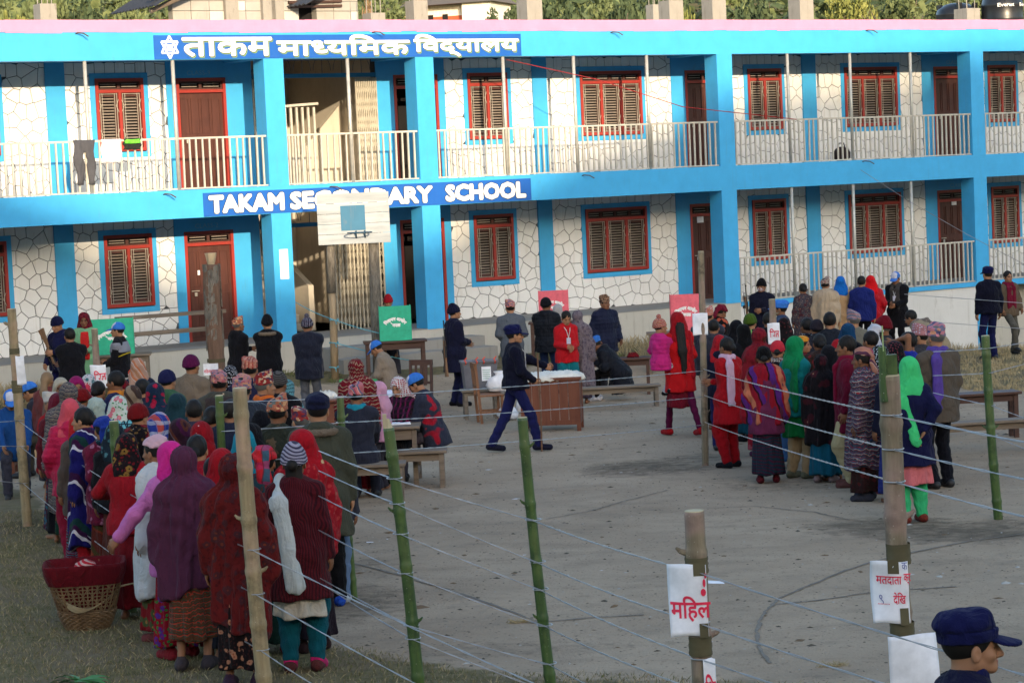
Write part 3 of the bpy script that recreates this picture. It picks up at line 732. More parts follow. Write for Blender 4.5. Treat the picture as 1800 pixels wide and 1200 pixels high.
def hand_fn(curl):
    def f(P):                                                             # wrist at 0, fingers +z... palm facing +y, thumb +x side negative
        d = cap(P, (0, 0, -.03), (0, 0, .02), .024, .026, 1.1, .75)
        d = smin(d, ell(P, (0, 0, .05), (.042, .018, .045)), .015)
        for x, L, k in FING:
            a = (x * .95, 0, .082); c1 = curl; m_ = (x * 1.08, math.sin(c1) * L * .5, .082 + math.cos(c1) * L * .5)
            c2 = curl * 2.2; e = (x * 1.1, m_[1] + math.sin(c2) * L * .48, m_[2] + math.cos(c2) * L * .48)
            d = smin(d, cap(P, a, m_, .0095 * k, .0088 * k), .005); d = smin(d, cap(P, m_, e, .0088 * k, .0072 * k), .003)
        d = smin(d, cap(P, (-.030, .006, .030), (-.058, .016, .066), .013, .0105), .012); d = smin(d, cap(P, (-.058, .016, .066), (-.058 + .01 * curl, .026, .096), .0102, .0085), .004)
        return d
    return f
HANDS = {}
def hand_tpl(curl, hi):
    k = (curl, hi)
    if k not in HANDS: HANDS[k] = nets(hand_fn(curl), (-.09, -.04, -.06), (.06, .14, .19), .0065 if hi else .0085)
    return HANDS[k]
SKIN = NT('skin', .6, .35); _a = SKIN.n('ShaderNodeVertexColor', layer_name='Col').outputs[0]
_oi = SKIN.n('ShaderNodeObjectInfo').outputs['Random']
SKIN.col(SKIN.mix(1.0, SKIN.cr(_oi, [(0, (.15, .060, .028)), (.5, (.24, .105, .052)), (1, (.33, .165, .09))]), _a, 'MULTIPLY')); SKIN = SKIN.m
HAIRM = NT('hair_black', .6, .2); HAIRM.col(HAIRM.mix(HAIRM.noise(1, 5, .7, vec=HAIRM.map((60, 60, 8))), (.005, .004, .004), (.013, .011, .010))); HAIRM.bump(HAIRM.noise(1, 4, .7, vec=HAIRM.map((160, 160, 12))), .6, .004); HAIRM = HAIRM.m
HAIRB = plainm('hair_brown', (.20, .12, .06), .5); HAIRG = plainm('hair_grey', (.10, .095, .09), .6)

# ---- cloth
def C(r, g, b):
    c = lin(r, g, b); m = sum(c) / 3; return tuple(.72 * (x * .98 + m * .02) for x in c)
PAT = {}
def cloth(pat, *cs, **kw):
    key = (pat,) + cs + tuple(sorted(kw.items()))
    if key in PAT: return PAT[key]
    sc = kw.get('sc', 1.0); t = NT('cloth_' + pat, .92, .12); co = t.co; c0 = cs[0]; c1 = cs[1] if len(cs) > 1 else dk(c0, .6); c2 = cs[2] if len(cs) > 2 else c1; c3 = cs[3] if len(cs) > 3 else c2
    wob = t.noise(3.0, 2, vec=co, out=1); wv = t.n('ShaderNodeVectorMath', {0: wob, 1: (.5, .5, .5)}, operation='SUBTRACT').outputs[0]
    wv = t.n('ShaderNodeVectorMath', {0: wv, 'Scale': .17}, operation='SCALE').outputs[0]; cw = t.n('ShaderNodeVectorMath', {0: co, 1: wv}, operation='ADD').outputs[0]
    sp = t.n('ShaderNodeSeparateXYZ', {0: cw}).outputs
    def stripes(val, f, duty): return t.math('LESS_THAN', t.math('FRACT', t.math('MULTIPLY', val, f)), duty)
    if pat == 'plain': c = t.mix(0.0, c0, c0)
    elif pat == 'stripe':                                                # diagonal woven stripes
        v = t.math('ADD', t.math('MULTIPLY', sp[0], kw.get('ax', .8)), t.math('MULTIPLY', sp[2], kw.get('az', .45)))
        c = t.mix(stripes(v, 7 * sc, .38), c0, c1); c = t.mix(stripes(v, 7.0 * sc, .10), c, c2); c = t.mix(stripes(t.math('ADD', v, .31), 3.5 * sc, .14), c, c3)
    elif pat == 'rib':                                                   # vertical knitted ribs
        an = t.math('ARCTAN2', sp[0], sp[1]); c = t.mix(stripes(an, 5.5 * sc, .45), c0, c1)
    elif pat == 'hrib': c = t.mix(stripes(t.math('ADD', sp[2], t.math('MULTIPLY', sp[0], .1)), 34 * sc, .45), c0, c1)
    elif pat == 'plaid':
        c = t.mix(stripes(sp[0], 11 * sc, .4), c0, c1); c = t.mix(t.math('MULTIPLY', stripes(sp[2], 11 * sc, .4), .6), c, c2); c = t.mix(t.math('MULTIPLY', stripes(sp[0], 22 * sc, .12), .8), c, c3)
    elif pat == 'flor':
        v = t.voro(13 * sc, vec=cw); f = t.ramp(t.math('ADD', v.outputs['Distance'], t.math('MULTIPLY', t.noise(30 * sc, 4, .7), .55)), .66, .60)
        v2 = t.voro(31 * sc, vec=cw); f2 = t.ramp(t.math('ADD', v2.outputs['Distance'], t.math('MULTIPLY', t.noise(60 * sc, 3), .5)), .60, .54)
        c = t.mix(f2, c0, c2); c = t.mix(f, c, c1); c = t.mix(t.ramp(v.outputs['Distance'], .16, .12), c, c3)
    elif pat == 'dots': v = t.voro(20 * sc, vec=cw, rnd=kw.get('rnd', .35)).outputs['Distance']; c = t.mix(t.ramp(v, kw.get('r', .36), kw.get('r', .36) - .05), c0, c1)
    elif pat == 'net':
        v = t.voro(19 * sc, 'DISTANCE_TO_EDGE', vec=cw, rnd=.25).outputs['Distance']; v1 = t.voro(19 * sc, vec=cw, rnd=.25).outputs['Color']
        c = t.mix(t.ramp(v, .10, .13), t.mix(t.ramp(t.n('ShaderNodeSeparateColor', {0: v1}).outputs[0], .45, .55), c1, c2), c0)
    elif pat == 'topi':
        v = t.voro(38 * sc, vec=t.map((1, 1, 1.5)), rnd=.6).outputs['Color']; s_ = t.n('ShaderNodeSeparateColor', {0: v}).outputs[0]
        c = t.cr(s_, [(0, c0), (.35, c1), (.6, c2), (.8, c3), (.9, c0)], 'CONSTANT')
    elif pat == 'aztec':
        z = sp[2]; an = t.math('MULTIPLY', t.math('ARCTAN2', sp[0], sp[1]), 2.2); tri = t.math('PINGPONG', t.math('MULTIPLY', an, 1.0), .5)
        zz = t.math('ADD', t.math('MULTIPLY', z, 17 * sc), t.math('ADD', t.math('MULTIPLY', tri, .5), t.math('MULTIPLY', t.noise(14 * sc, 3), .9))); s_ = t.math('FRACT', zz)
        c = t.cr(s_, [(0, c0), (.22, c1), (.34, c2), (.5, c0), (.62, c3), (.72, c1), (.82, c0)], 'CONSTANT')
        v = t.voro(30 * sc, vec=cw, rnd=.4).outputs['Distance']; c = t.mix(t.math('MULTIPLY', t.ramp(v, .25, .2), .7), c, c2)
    elif pat == 'camo': c = t.mix(t.ramp(t.noise(9 * sc, 2), .56, .60), c0, c1); c = t.mix(t.ramp(t.noise(13 * sc, 2, vec=t.map(loc=(5, 3, 1))), .60, .64), c, c2)
    elif pat == 'zig':
        v = t.math('ADD', sp[2], t.math('ADD', t.math('MULTIPLY', t.math('PINGPONG', t.math('MULTIPLY', t.math('ARCTAN2', sp[0], sp[1]), 4.0), .5), .03), t.math('MULTIPLY', t.noise(8, 2), .05))); c = t.mix(stripes(v, 24 * sc, .25), c0, c1)
    n = t.noise(7, 5, .6); c = t.mix(t.ramp(n, .35, .7, 0, .5), c, (0, 0, 0), 'MIX') if False else t.mix(t.ramp(n, .3, .75, .0, .32), c, dk(c0, .45)); t.col(c)
    wc = t.n('ShaderNodeTexNoise', {'Vector': t.map((7, 7, 3.2), (0.25, 0.15, 0.2)), 'Scale': 1.0, 'Detail': 3.0, 'Distortion': 1.6}).outputs[0]; crs = t.ramp(wc, .25, .75)
    t.bump(t.math('ADD', t.math('ADD', t.math('MULTIPLY', t.noise(16, 4, .65), .5), t.math('MULTIPLY', crs, 1.1)), t.math('MULTIPLY', t.noise(180, 2), .10)), kw.get('bump', .75), .028)
    t.b.inputs['Sheen Weight'].default_value = kw.get('sheen', .03)
    t.b.inputs['Roughness'].default_value = kw.get('rough', .92)
    PAT[key] = t.m; return t.m
FURM = NT('fur', .95); FURM.col(FURM.mix(FURM.noise(60, 4, .7), (.07, .05, .035), (.28, .21, .15))); FURM.bump(FURM.noise(90, 4, .8), 1.0, .02); FURM = FURM.m
LEATHER = plainm('shoe_black', (.018, .018, .02), .45)

def v3(*a): return np.array(a, np.float32)
def ik(a, t, l1, l2, pole):
    d = t - a; L = float(np.linalg.norm(d)); mx = (l1 + l2) * .995
    if L > mx: t = a + d / L * mx; L = mx; d = t - a
    u = d / max(L, 1e-6); x = (l1 * l1 - l2 * l2 + L * L) / (2 * L); hgt = math.sqrt(max(l1 * l1 - x * x, 0))
    p = pole - u * float(pole @ u); p = p / (np.linalg.norm(p) + 1e-9)
    return a + u * x + p * hgt, t
def rotx(a): c, s = math.cos(a), math.sin(a); return np.array([[1, 0, 0], [0, c, -s], [0, s, c]], np.float32)
def rotz(a): c, s = math.cos(a), math.sin(a); return np.array([[c, -s, 0], [s, c, 0], [0, 0, 1]], np.float32)
POSES = {  # hand targets (x outwards, y forward, z) as fractions of stature 1.7
    'down': ((.25, .03, .80), (.25, .03, .80)), 'pocket': ((.24, .12, .93), (.24, .12, .93)), 'belly': ((.05, .25, 1.05), (.06, .25, 1.08)),
    'back': ((.06, -.17, .93), (.07, -.19, .98)), 'fold': ((-.08, .22, 1.18), (-.08, .24, 1.14)), 'write': ((.12, .40, 1.0), (.10, .42, 1.0)), 'desk': ((.16, .38, .98), (.14, .40, .98)),
    'face': ((.25, .03, .80), (.10, .18, 1.60)), 'reach': ((.22, .05, .85), (.45, .35, 1.15)), 'rifle': ((.05, .22, 1.15), (.12, .24, .95)), 'walk': ((.20, .24, .92), (.24, .48, 1.0)), 'carry': ((.10, .30, 1.05), (.12, .28, 1.02))}
class Rig: pass
def rig(H, pose='down', lean=0, nod=0, turn=0, sit=None, feet=None, fem=False, crouch=0):
    s = H / 1.7; r = Rig(); r.s = s; r.fem = fem; ln = math.radians(lean); sw = (.155 if fem else .188) * s
    seat = sit
    pel = v3(0, 0, (seat + .10) if seat else (.93 * s - crouch)); r.pel = pel; R = rotx(-ln)
    up = R @ v3(0, 0, 1); fw = R @ v3(0, 1, 0); r.up = up; r.fw = fw; l2 = math.radians(max(0, lean - 18) * .35 if lean > 18 else lean); r.dn = v3(0, math.sin(l2), math.cos(l2))
    r.chest = pel + up * .33 * s; r.shc = pel + up * .475 * s; r.neck = r.shc + up * .05 * s + fw * .01 * s
    r.sh = [r.shc + v3(-sw, 0, 0), r.shc + v3(sw, 0, 0)]
    hp = math.radians(lean * .45 + nod); r.HR = rotz(-math.radians(turn)) @ rotx(-hp); r.hscale = (1.05 if H > 1.3 else 1.1) * (s if s > .8 else .55 * s + .45)
    r.headb = r.neck + (R @ v3(0, .015, .045)) * s; r.hc = r.headb + r.HR @ (v3(0, 0, .12) * r.hscale); r.top = r.headb + r.HR @ (v3(0, -.01, .217) * r.hscale)
    tg = POSES[pose] if isinstance(pose, str) else pose
    r.el = []; r.ha = []
    for i, sg in ((0, -1), (1, 1)):
        t = tg[i]; T = v3(sg * t[0] * s, 0, 0) + v3(0, t[1], t[2] - .93) * s
        T = np.array([T[0], 0, 0], np.float32) + R @ v3(0, T[1], T[2]) + pel if not seat else v3(T[0], T[1], 0) + v3(0, 0, pel[2] + T[2])
        e, h = ik(r.sh[i], T, .285 * s, .25 * s, v3(sg * .5, -.75, -.35)); r.el.append(e); r.ha.append(h)
    r.hip = [pel + v3(-.083 * s, 0, -.02 * s), pel + v3(.083 * s, 0, -.02 * s)]
    if feet is None: feet = ((.10, -.01), (.10, .03)) if not seat else ((.11, .42), (.12, .46))
    r.kn = []; r.an = []; r.ft = []
    for i, sg in ((0, -1), (1, 1)):
        f = feet[i]; lift = f[2] if len(f) > 2 else 0
        A = v3(sg * f[0] * s, f[1] * s, .085 * s + lift); k, A = ik(r.hip[i], A, .435 * s, .42 * s, v3(sg * .1, 1, .1 if not seat else .9)); r.kn.append(k); r.an.append(A)
        r.ft.append((A + v3(0, -.045, -.055 + 0) * s, A + v3(sg * .015, .15, -.062 + (.0 if lift < .03 else -.02)) * s))
    return r
def add_noise(P, seed, amp, f=9.0):
    a = np.sin(P[:, 0] * f + seed) * np.sin(P[:, 1] * f * 1.1 + seed * 2.1) * np.sin(P[:, 2] * f * .8 + seed * .7)
    b = np.sin(P[:, 0] * f * 2.3 + P[:, 2] * f * 1.2 + seed * 3) * np.sin(P[:, 1] * f * 2.1 - P[:, 2] * f * 1.7 + seed)
    return amp * (a + .6 * b)
def torso_sdf(r, P, g=0.0, hem=-.12, flare=0.0, wst=.0):
    s = r.s; w = 1.30 if not r.fem else 1.18
    d = cap(P, r.pel + r.up * .02 * s, r.chest, (.118 + g + wst) * s, (.122 + g) * s, w, .96)
    d = smin(d, cap(P, r.chest, r.shc - r.up * .02 * s, (.12 + g) * s, (.085 + g) * s, w * 1.02, .9), .05)
    for i in (0, 1): d = smin(d, cap(P, r.shc + r.up * .02 * s, r.sh[i] - r.up * .03 * s, (.056 + g * .6) * s, (.050 + g * .7) * s), .05)
    d = smin(d, ell(P, r.pel - r.up * .02 * s, ((.160 + g + flare) * s, (.128 + g + flare) * s, .13 * s)), .05)
    if hem < -.05:
        low = r.pel + r.dn * hem * s; d = smin(d, cap(P, r.pel, low, (.134 + g) * s, (.142 + g + flare) * s, 1.22, 1.0), .04)
    return d
def arms_sdf(r, P, ra=.060, rb=.048, rc=.04, upto=1.0):
    d = None; s = r.s
    for i in (0, 1):
        h = r.el[i] + (r.ha[i] - r.el[i]) * upto; sh = r.sh[i] + (r.shc - r.sh[i]) * .10 - r.up * .02 * s
        a = smin(cap(P, sh, r.el[i], ra * s, rb * s), cap(P, r.el[i], h, rb * s, rc * s), .03); d = a if d is None else np.minimum(d, a)
    return d
def bounds(pts, pad): 
    Q = np.array(pts); return Q.min(0) - pad, Q.max(0) + pad
PEOPLE = []
TRI = [0]
def person(px, py, H, az, label, *, tall=None, pose='down', lean=0, nod=0, turn=0, sit=None, feet=None, fem=False, crouch=0,
           top=None, hem=-.12, puff=0, hood=False, fur=None, bottom=None, bcol=None, kurta=None, khem=-.45, shawl=None, shem=.62, slant=0, sopen=False,
           head='hair', hcol=None, scarf=None, scol=None, shoe=None, gname=None, det=0, hands=(1, 1), grip=.35, base=None, extra=None, cuff=None, sleeve=1.0, up_to_frame=False, slim=1.0, hair=None, skz=.11, name='person'):
    r = rig(H, pose, lean, nod, turn, sit, feet, fem, crouch); s = r.s
    Rz = rotz(-math.radians(az)); topl = Rz @ r.top
    hx = {'beanie': .02, 'topi': .055, 'cap': .02, 'turban': .045, 'scarf': .015, 'hood': .03, 'hair': .012, 'bun': .012, 'long': .012, 'pom': .07, 'hoodup': .03}.get(head, .01)
    if base is None:
        z = topl[2] + hx; p = at(px, py, 0.0 + float(z)); base = Vector((p.x - float(topl[0]), p.y - float(topl[1]), 0)); base.z = float(gz(base.x, base.y))
    rt = thing(name, label, 'person', base, -math.radians(az), gname)
    hi = det; hq = {0: .024, 1: .018, 2: .012}[min(det, 2)]
    sd = (px * 13.7 + py * 7.1) % 100
    def part(nm, fn, lo, hi_, h, mat, noise=0.0):
        co, q = nets(fn, lo, hi_, h)
        if not len(q): return None
        TRI[0] += len(q) * 2; me = np_mesh(nm, co, q); me.materials.append(mat); return obj(nm, me, None, rt)
    # ---------------- body: head, neck, trunk, arms, legs and hands in one mesh
    def body(P):
        d = smin(cap(P, r.pel + r.up * .05 * s, r.chest, .085 * s, .095 * s, 1.25, .9), cap(P, r.sh[0], r.sh[1], .05 * s, .05 * s), .05); d = smin(d, arms_sdf(r, P, .046, .036, .026), .03)
        for i in (0, 1):
            d = smin(d, cap(P, r.hip[i], r.kn[i], .058 * s, .048 * s), .03); d = smin(d, cap(P, r.kn[i], r.an[i], .046 * s, .034 * s), .02)
            a, b = r.ft[i]; d = smin(d, cap(P, a, b, .036 * s, .030 * s, 1.0, 1.0), .02)
        d = smin(d, cap(P, r.shc, r.neck + r.up * .06 * s, .058 * s, .05 * s), .04); return d
    allp = [r.shc, r.neck, *r.sh, *r.el, *r.ha, *r.hip, *r.kn, *r.an, r.ft[0][1], r.ft[1][1], r.ft[0][0], r.ft[1][0], r.pel, r.pel - r.fw * .17 * s]
    lo, hi_ = bounds(allp, .10 * s); lo[2] = min(lo[2], -.0); hh = .030 if det == 0 else .024
    cos, qs = nets(body, lo, hi_, hh); cols = [np.ones((len(cos), 4), np.float32)]; CO = [cos]; QS = [qs]; nn = len(cos)
    hco, hqs, hcl = head_tpl(fem, min(det, 2)); hv = (hco * r.hscale) @ r.HR.T + r.headb; CO.append(hv); QS.append(hqs + nn); cols.append(hcl); nn += len(hv)
    for i, sg in ((0, -1), (1, 1)):
        if not hands[i]: continue
        hc, hqq = hand_tpl(grip, det > 0); k = s * 1.0
        z = (r.ha[i] - r.el[i]); z = z / (np.linalg.norm(z) + 1e-9); inw = v3(-sg, .2, 0); inw = inw - z * float(inw @ z); inw /= np.linalg.norm(inw) + 1e-9; xx = np.cross(inw, z)
        B = np.stack([xx, inw, z], 1); vv = hc.copy()
        if float(B[1, 0]) > 0 : vv[:, 0] *= -1; hqq = hqq[:, ::-1]
        CO.append((vv * k) @ B.T + r.ha[i] - z * .01); QS.append(hqq + nn); cols.append(np.ones((len(vv), 4), np.float32)); nn += len(vv)
    co = np.concatenate(CO); q = np.concatenate(QS); TRI[0] += len(q) * 2
    me = np_mesh('body', co, q); ca = me.color_attributes.new('Col', 'FLOAT_COLOR', 'POINT'); ca.data.foreach_set('color', np.concatenate(cols).ravel()); me.materials.append(SKIN)
    obj('body', me, None, rt)
    # ---------------- trousers, skirt
    ft = r.ft
    if bottom in ('trousers', 'salwar', 'jeans', 'tights'):
        ra, rb, rc = {'trousers': (.085, .070, .062), 'salwar': (.112, .105, .062), 'jeans': (.088, .066, .055), 'tights': (.078, .052, .042)}[bottom]
        cuf = cuff if cuff is not None else (.0 if bottom != 'salwar' else .03)
        def f(P):
            d = ell(P, r.pel + r.up * .02, (.158 * s, .128 * s, .17 * s))
            for i in (0, 1):
                k2 = r.kn[i] + (r.an[i] - r.kn[i]) * (1.02 - cuf); d = smin(d, cap(P, r.hip[i], r.kn[i], ra * s, rb * s), .03)
                l = cap(P, r.kn[i], k2, rb * s, rc * s); l = smax(l, (P[:, 2] - (k2[2] - .05 * s)) * -1, .01) if bottom != 'x' else l
                d = smin(d, l, .03)
            d = d + add_noise(P, sd, .005, 13) + .004 * np.sin(P[:, 2] * 60 + np.sin(P[:, 0] * 20) * 2) * (P[:, 2] < r.kn[0][2]); return d
        lo, hi_ = bounds([*r.hip, *r.kn, *r.an, r.pel], .17 * s); part('trousers', f, lo, hi_, hq, bcol)
    elif bottom == 'skirt':
        z1 = skz * s; nf = 7 + int(sd) % 4
        def f(P):
            c = (r.an[0] + r.an[1]) / 2; a = r.pel + v3(0, 0, .10); b = v3(float(c[0]), float(c[1]) * .8 + .02, 0.0)
            d = cap(P, a, b, .125 * s, .195 * s * slim, 1.10, .95); th = np.arctan2(P[:, 0], P[:, 1]); k = np.clip((a[2] - P[:, 2]) / a[2], 0, 1)
            d = d + .016 * k * np.sin(th * nf + sd + 2.2 * k) + .006 * k * np.sin(th * (nf * 2 + 1) - sd)
            d = smax(d, z1 - P[:, 2] + .012 * np.sin(th * 3 + sd), .012); d = smax(d, P[:, 2] - float(a[2]) - .05, .02); return d
        lo, hi_ = bounds([r.pel, r.pel - v3(0, 0, r.pel[2])] + r.an, .27 * s); lo[2] = 0; hi_[2] = r.pel[2] + .2; part('skirt', f, lo, hi_, hq, bcol)
    elif bottom == 'sitskirt':
        def f(P):
            d = ell(P, r.pel, (.19 * s, .16 * s, .16 * s))
            for i in (0, 1): d = smin(d, cap(P, r.hip[i], r.kn[i], .12 * s, .11 * s), .08); d = smin(d, cap(P, r.kn[i], r.an[i], .11 * s, .12 * s), .08)
            return d + add_noise(P, sd, .008, 11)
        lo, hi_ = bounds([*r.hip, *r.kn, *r.an, r.pel], .16 * s); lo[2] = .03; part('skirt', f, lo, hi_, hq, bcol)
    if kurta is not None:
        def f(P):
            low = r.pel + r.up * khem * s; d = cap(P, r.pel + r.up * .0 * s, low, .118 * s, .17 * s, 1.2, .95); th = np.arctan2(P[:, 0], P[:, 1]); k = np.clip((r.pel[2] + .1 - P[:, 2]) / .5, 0, 1)
            d = d + .014 * k * np.sin(th * 7 + sd); return smax(d, -plane(P, low, r.up) + .01 * np.sin(th * 3), .01)
        lo, hi_ = bounds([r.pel + r.up * .2 * s, r.pel + r.up * khem * s], .25 * s); part('kurta', f, lo, hi_, hq, kurta)
    # ---------------- shoes
    if shoe is not None:
        co_ = []
        for si in (0, 1):
          def f(P):
            d = None
            for i in (si,):
                a, b = ft[i]; e = cap(P, a + v3(0, 0, .012), b + v3(0, 0, .006), .047 * s, .042 * s); e = smin(e, cap(P, a + v3(0, .02, .02), r.an[i], .044 * s, .04 * s), .02); d = e if d is None else np.minimum(d, e)
            return smax(d, -(P[:, 2] - min(0.003, float(min(ft[0][1][2], ft[1][1][2])) - .03)), .008)
          lo, hi_ = bounds([ft[si][0], ft[si][1], r.an[si]], .07 * s); lo[2] = -.01; lo[2] = min(lo[2], float(ft[si][1][2]) - .06); part('shoe', f, lo, hi_, hq * .8, shoe)
    # ---------------- jacket, shawl
    ringp = [r.sh[0], r.sh[1], *r.el, *r.ha, r.pel, r.chest, r.pel + r.dn * hem * s, r.shc + r.up * .1 * s]
    if top is not None:
        g = .034 + .014 * (puff > 0)
        def f(P):
            low = r.pel + r.dn * hem * s
            d = torso_sdf(r, P, g, hem, .012 + (.02 if hem < -.3 else 0)); ar = arms_sdf(r, P, (.074 if not r.fem else .066) + .014 * (puff > 0), (.063 if not r.fem else .057) + .012 * (puff > 0), .048 + .006 * (puff > 0), .93 * sleeve)
            d = smax(d, -plane(P, low, r.dn), .012); d = smin(d, ar, .035)
            d = smin(d, cap(P, r.shc, r.neck + r.up * .025 * s, .068 * s, .058 * s), .03)
            if hood: d = smin(d, ell(P, r.neck - r.fw * .085 * s - r.up * .01 * s, (.115 * s, .07 * s, .085 * s)), .03)
            d = d + add_noise(P, sd, .0065, 12) + .004 * np.sin(P[:, 0] * 31 + P[:, 2] * 17 + sd) * np.sin(P[:, 2] * 23 + P[:, 1] * 19)
            zz_ = (P - r.pel) @ r.up; cz_ = np.exp(-((zz_ - .10) / .12) ** 2) + .6 * np.exp(-((zz_ - .40) / .07) ** 2)
            if puff == 0: d = d - .007 * cz_ * (np.abs(np.sin(zz_ * 30 + P[:, 0] * 14 * (1 if sd > 50 else -1) + sd + 2 * np.sin(P[:, 1] * 12))) ** .6 - .6)
            if puff > 0:
                v = (P - r.pel) @ r.up; d = d + .010 * (1 - np.abs(np.sin(v * math.pi / puff))) - .004
            d = smax(d, plane(P, r.neck + r.up * .065 * s, r.up), .01); return d
        lo, hi_ = bounds(ringp, .24 * s); part(top[0], f, lo, hi_, hq, top[1])
    if fur is not None:
        def f(P):
            c = r.neck - r.fw * .05 * s; q = (P - c); x = q[:, 0]; y = q @ r.fw; z = q @ r.up; rr = np.sqrt((x / 1.25) ** 2 + y ** 2) - .095 * s
            return np.sqrt(rr * rr + (z + .02 + .1 * np.clip(-y, -1, 0) * 0) ** 2) - .034 * s + .008 * np.sin(P[:, 0] * 90 + sd) * np.sin(P[:, 1] * 83) * np.sin(P[:, 2] * 97)
        part('fur_trim', f, r.neck - .2, r.neck + .2, hq * .7, fur)
    if shawl is not None:
        covers = head == 'shawl'
        def f(P):
            ctr = (r.pel + r.shc) / 2; low = v3(float(r.pel[0]), float(r.pel[1]) + .03, shem * s)
            d = cap(P, r.shc - r.up * .03 * s, low + v3(0, .0, .02), .152 * s, .206 * s * slim, 1.24, 1.0)
            d = smin(d, cap(P, r.sh[0] - r.up * .04 * s, r.sh[1] - r.up * .04 * s, .075 * s, .075 * s), .09)
            if pose not in ('reach', 'back') and not sopen: d = smin(d, arms_sdf(r, P, .075, .075, .07), .05)
            if covers:
                hq_ = (P - r.headb) @ r.HR; hd = ell(hq_, (0, -.012, .122 * r.hscale), (.094 * r.hscale, .114 * r.hscale, .109 * r.hscale)); hd = smax(hd, -ell(hq_, (0, .16, .075), (.072, .115, .105)), .015)
                d = smin(d, cap(P, r.headb - r.fw * .02, r.shc, .085 * s, .11 * s, 1.1, 1), .05); d = smax(d, -ell(hq_, (0, .15, .04), (.06, .10, .09)), .015); d = smin(d, hd, .035)
            else: d = smin(d, cap(P, r.shc, r.neck + r.up * .03 * s, .09 * s, .068 * s), .03)
            th = np.arctan2(P[:, 0] - float(r.pel[0]), P[:, 1] - float(r.pel[1])); k = np.clip((r.shc[2] - P[:, 2]) / .6, 0, 1)
            d = d + .018 * k * np.sin(th * 5 + sd + 3 * k + 3 * P[:, 2]) - .016 * np.clip(k * 1.6, 0, 1) * (np.abs(np.sin(th * 4.5 + sd * 2 + 5 * P[:, 2] + 1.5 * np.sin(P[:, 2] * 6))) ** .6 - .6) + .008 * np.sin(th * 13 - sd + P[:, 2] * 9) + add_noise(P, sd, .006, 10)
            d = d + .007 * np.sin((P[:, 2] * 1.0 + P[:, 0] * .6 * (1 if sd > 50 else -1) + np.abs(P[:, 0]) * .5) * 42 + sd) * np.exp(-((P[:, 2] - r.shc[2] + .12) / .16) ** 2)
            n = np.array([slant, .12, 1], np.float32); d = smax(d, -((P - low) @ n) / np.sqrt((n * n).sum()) + .018 * np.sin(th * 4 + sd), .012)
            if sopen: d = smax(d, -ell(P, r.chest + r.fw * .22 * s, (.07 * s, .2 * s, .5 * s)), .02)
            return d
        lo, hi_ = bounds([r.sh[0], r.sh[1], *r.el, *r.ha, r.pel, r.top if covers else r.neck], .22 * s); lo[2] = shem * s - .20 - abs(slant) * .25; lo[:2] = np.minimum(lo[:2], r.pel[:2] - .34 * s); hi_[:2] = np.maximum(hi_[:2], r.pel[:2] + .34 * s)
        if covers: hi_[2] = r.top[2] + .06
        part('shawl', f, lo, hi_, hq, shawl)
    # ---------------- scarf round the neck
    if scarf is not None:
        kind, mat = scarf
        def f(P):
            c = r.neck + r.up * .005; q = P - c; x = q[:, 0]; y = q @ r.fw; z = q @ r.up; rr = np.sqrt((x / 1.1) ** 2 + y ** 2) - .075 * s
            d = np.sqrt(rr * rr + (z / 1.3) ** 2) - .038 * s
            if kind in ('back', 'strip'):
                o = .10 * s; sg = -1 if kind == 'strip' else 1; a = c + v3(sg * o * .6, 0, 0) - r.fw * .07 * s; b = a + v3(sg * .05, 0, 0) - r.fw * .085 * s - r.up * .10 * s; e = b - r.up * .48 * s - r.fw * .01
                d = smin(d, cap(P, a, b, .034, .045, 1.25, .55), .02); d = smin(d, cap(P, b, e, .045, .052, 1.25, .45), .02)
            if kind == 'front':
                for sg in (-1, 1): a = c + v3(sg * .06, 0, 0) * s + r.fw * .07 * s; b = a + r.fw * .07 * s - r.up * .10 * s; e = b - r.up * .40 * s; d = smin(d, cap(P, a, b, .03, .04, 1.1, .6), .02); d = smin(d, cap(P, b, e, .04, .045, 1.1, .5), .02)
            return d + .004 * np.sin(P[:, 0] * 70 + sd) + .002 * np.sin(P[:, 2] * 16 + P[:, 1] * 40)
        lo = r.neck - .26 * s; hi_ = r.neck + .2 * s; lo[2] = r.neck[2] - .78 * s; lo[1] -= .1; part('scarf', f, lo, hi_, hq * .8, mat)
    # ---------------- headgear and hair
    hs = r.hscale; T = lambda p: r.headb + r.HR @ (np.array(p, np.float32) * hs)
    def hl(P): return ((P - r.headb) @ r.HR) / hs
    hcut = hq * .55
    lo = r.hc - .22; hi_ = r.hc + .22
    hm = hcol if (hcol is not None and head in ('hair', 'bun', 'long')) else (hair or HAIRM)
    if head in ('hair', 'bun', 'long', 'topi', 'cap', 'beanie', 'pom', 'turban'):
        short = head in ('topi', 'cap', 'beanie', 'pom', 'turban')
        def f(P):
            p = hl(P); d = ell(p, (0, -.014, .124), (.083, .101, .101) if not short else (.080, .099, .094)); d = smax(d, -ell(p, (0, .118, .060), (.082, .105, .088)), .012)
            d = smax(d, -(p[:, 2] - .030 - .25 * np.clip(p[:, 1] + .02, 0, 1)), .02)
            if not short: d = d + .004 * np.sin(p[:, 0] * 120 + p[:, 2] * 40) * np.sin(p[:, 1] * 110)
            if head == 'bun' or (head in ('beanie', 'cap') and fem and sd > 40): d = smin(d, ell(p, (0, -.118, .085), (.042, .040, .042)), .02)
            if head == 'long': d = smin(d, cap(p, (0, -.09, .09), (0, -.125, -.06), .05, .05, 1.1, .7), .03); d = smin(d, cap(p, (0, -.125, -.06), (0.01, -.15, -.34), .045, .028, 1.1, .6), .03)
            return d * hs
        l2, h2 = lo.copy(), hi_.copy()
        if head == 'long': l2[2] -= .36; l2[1] -= .16
        part('hair', f, l2, h2, hcut, hm)
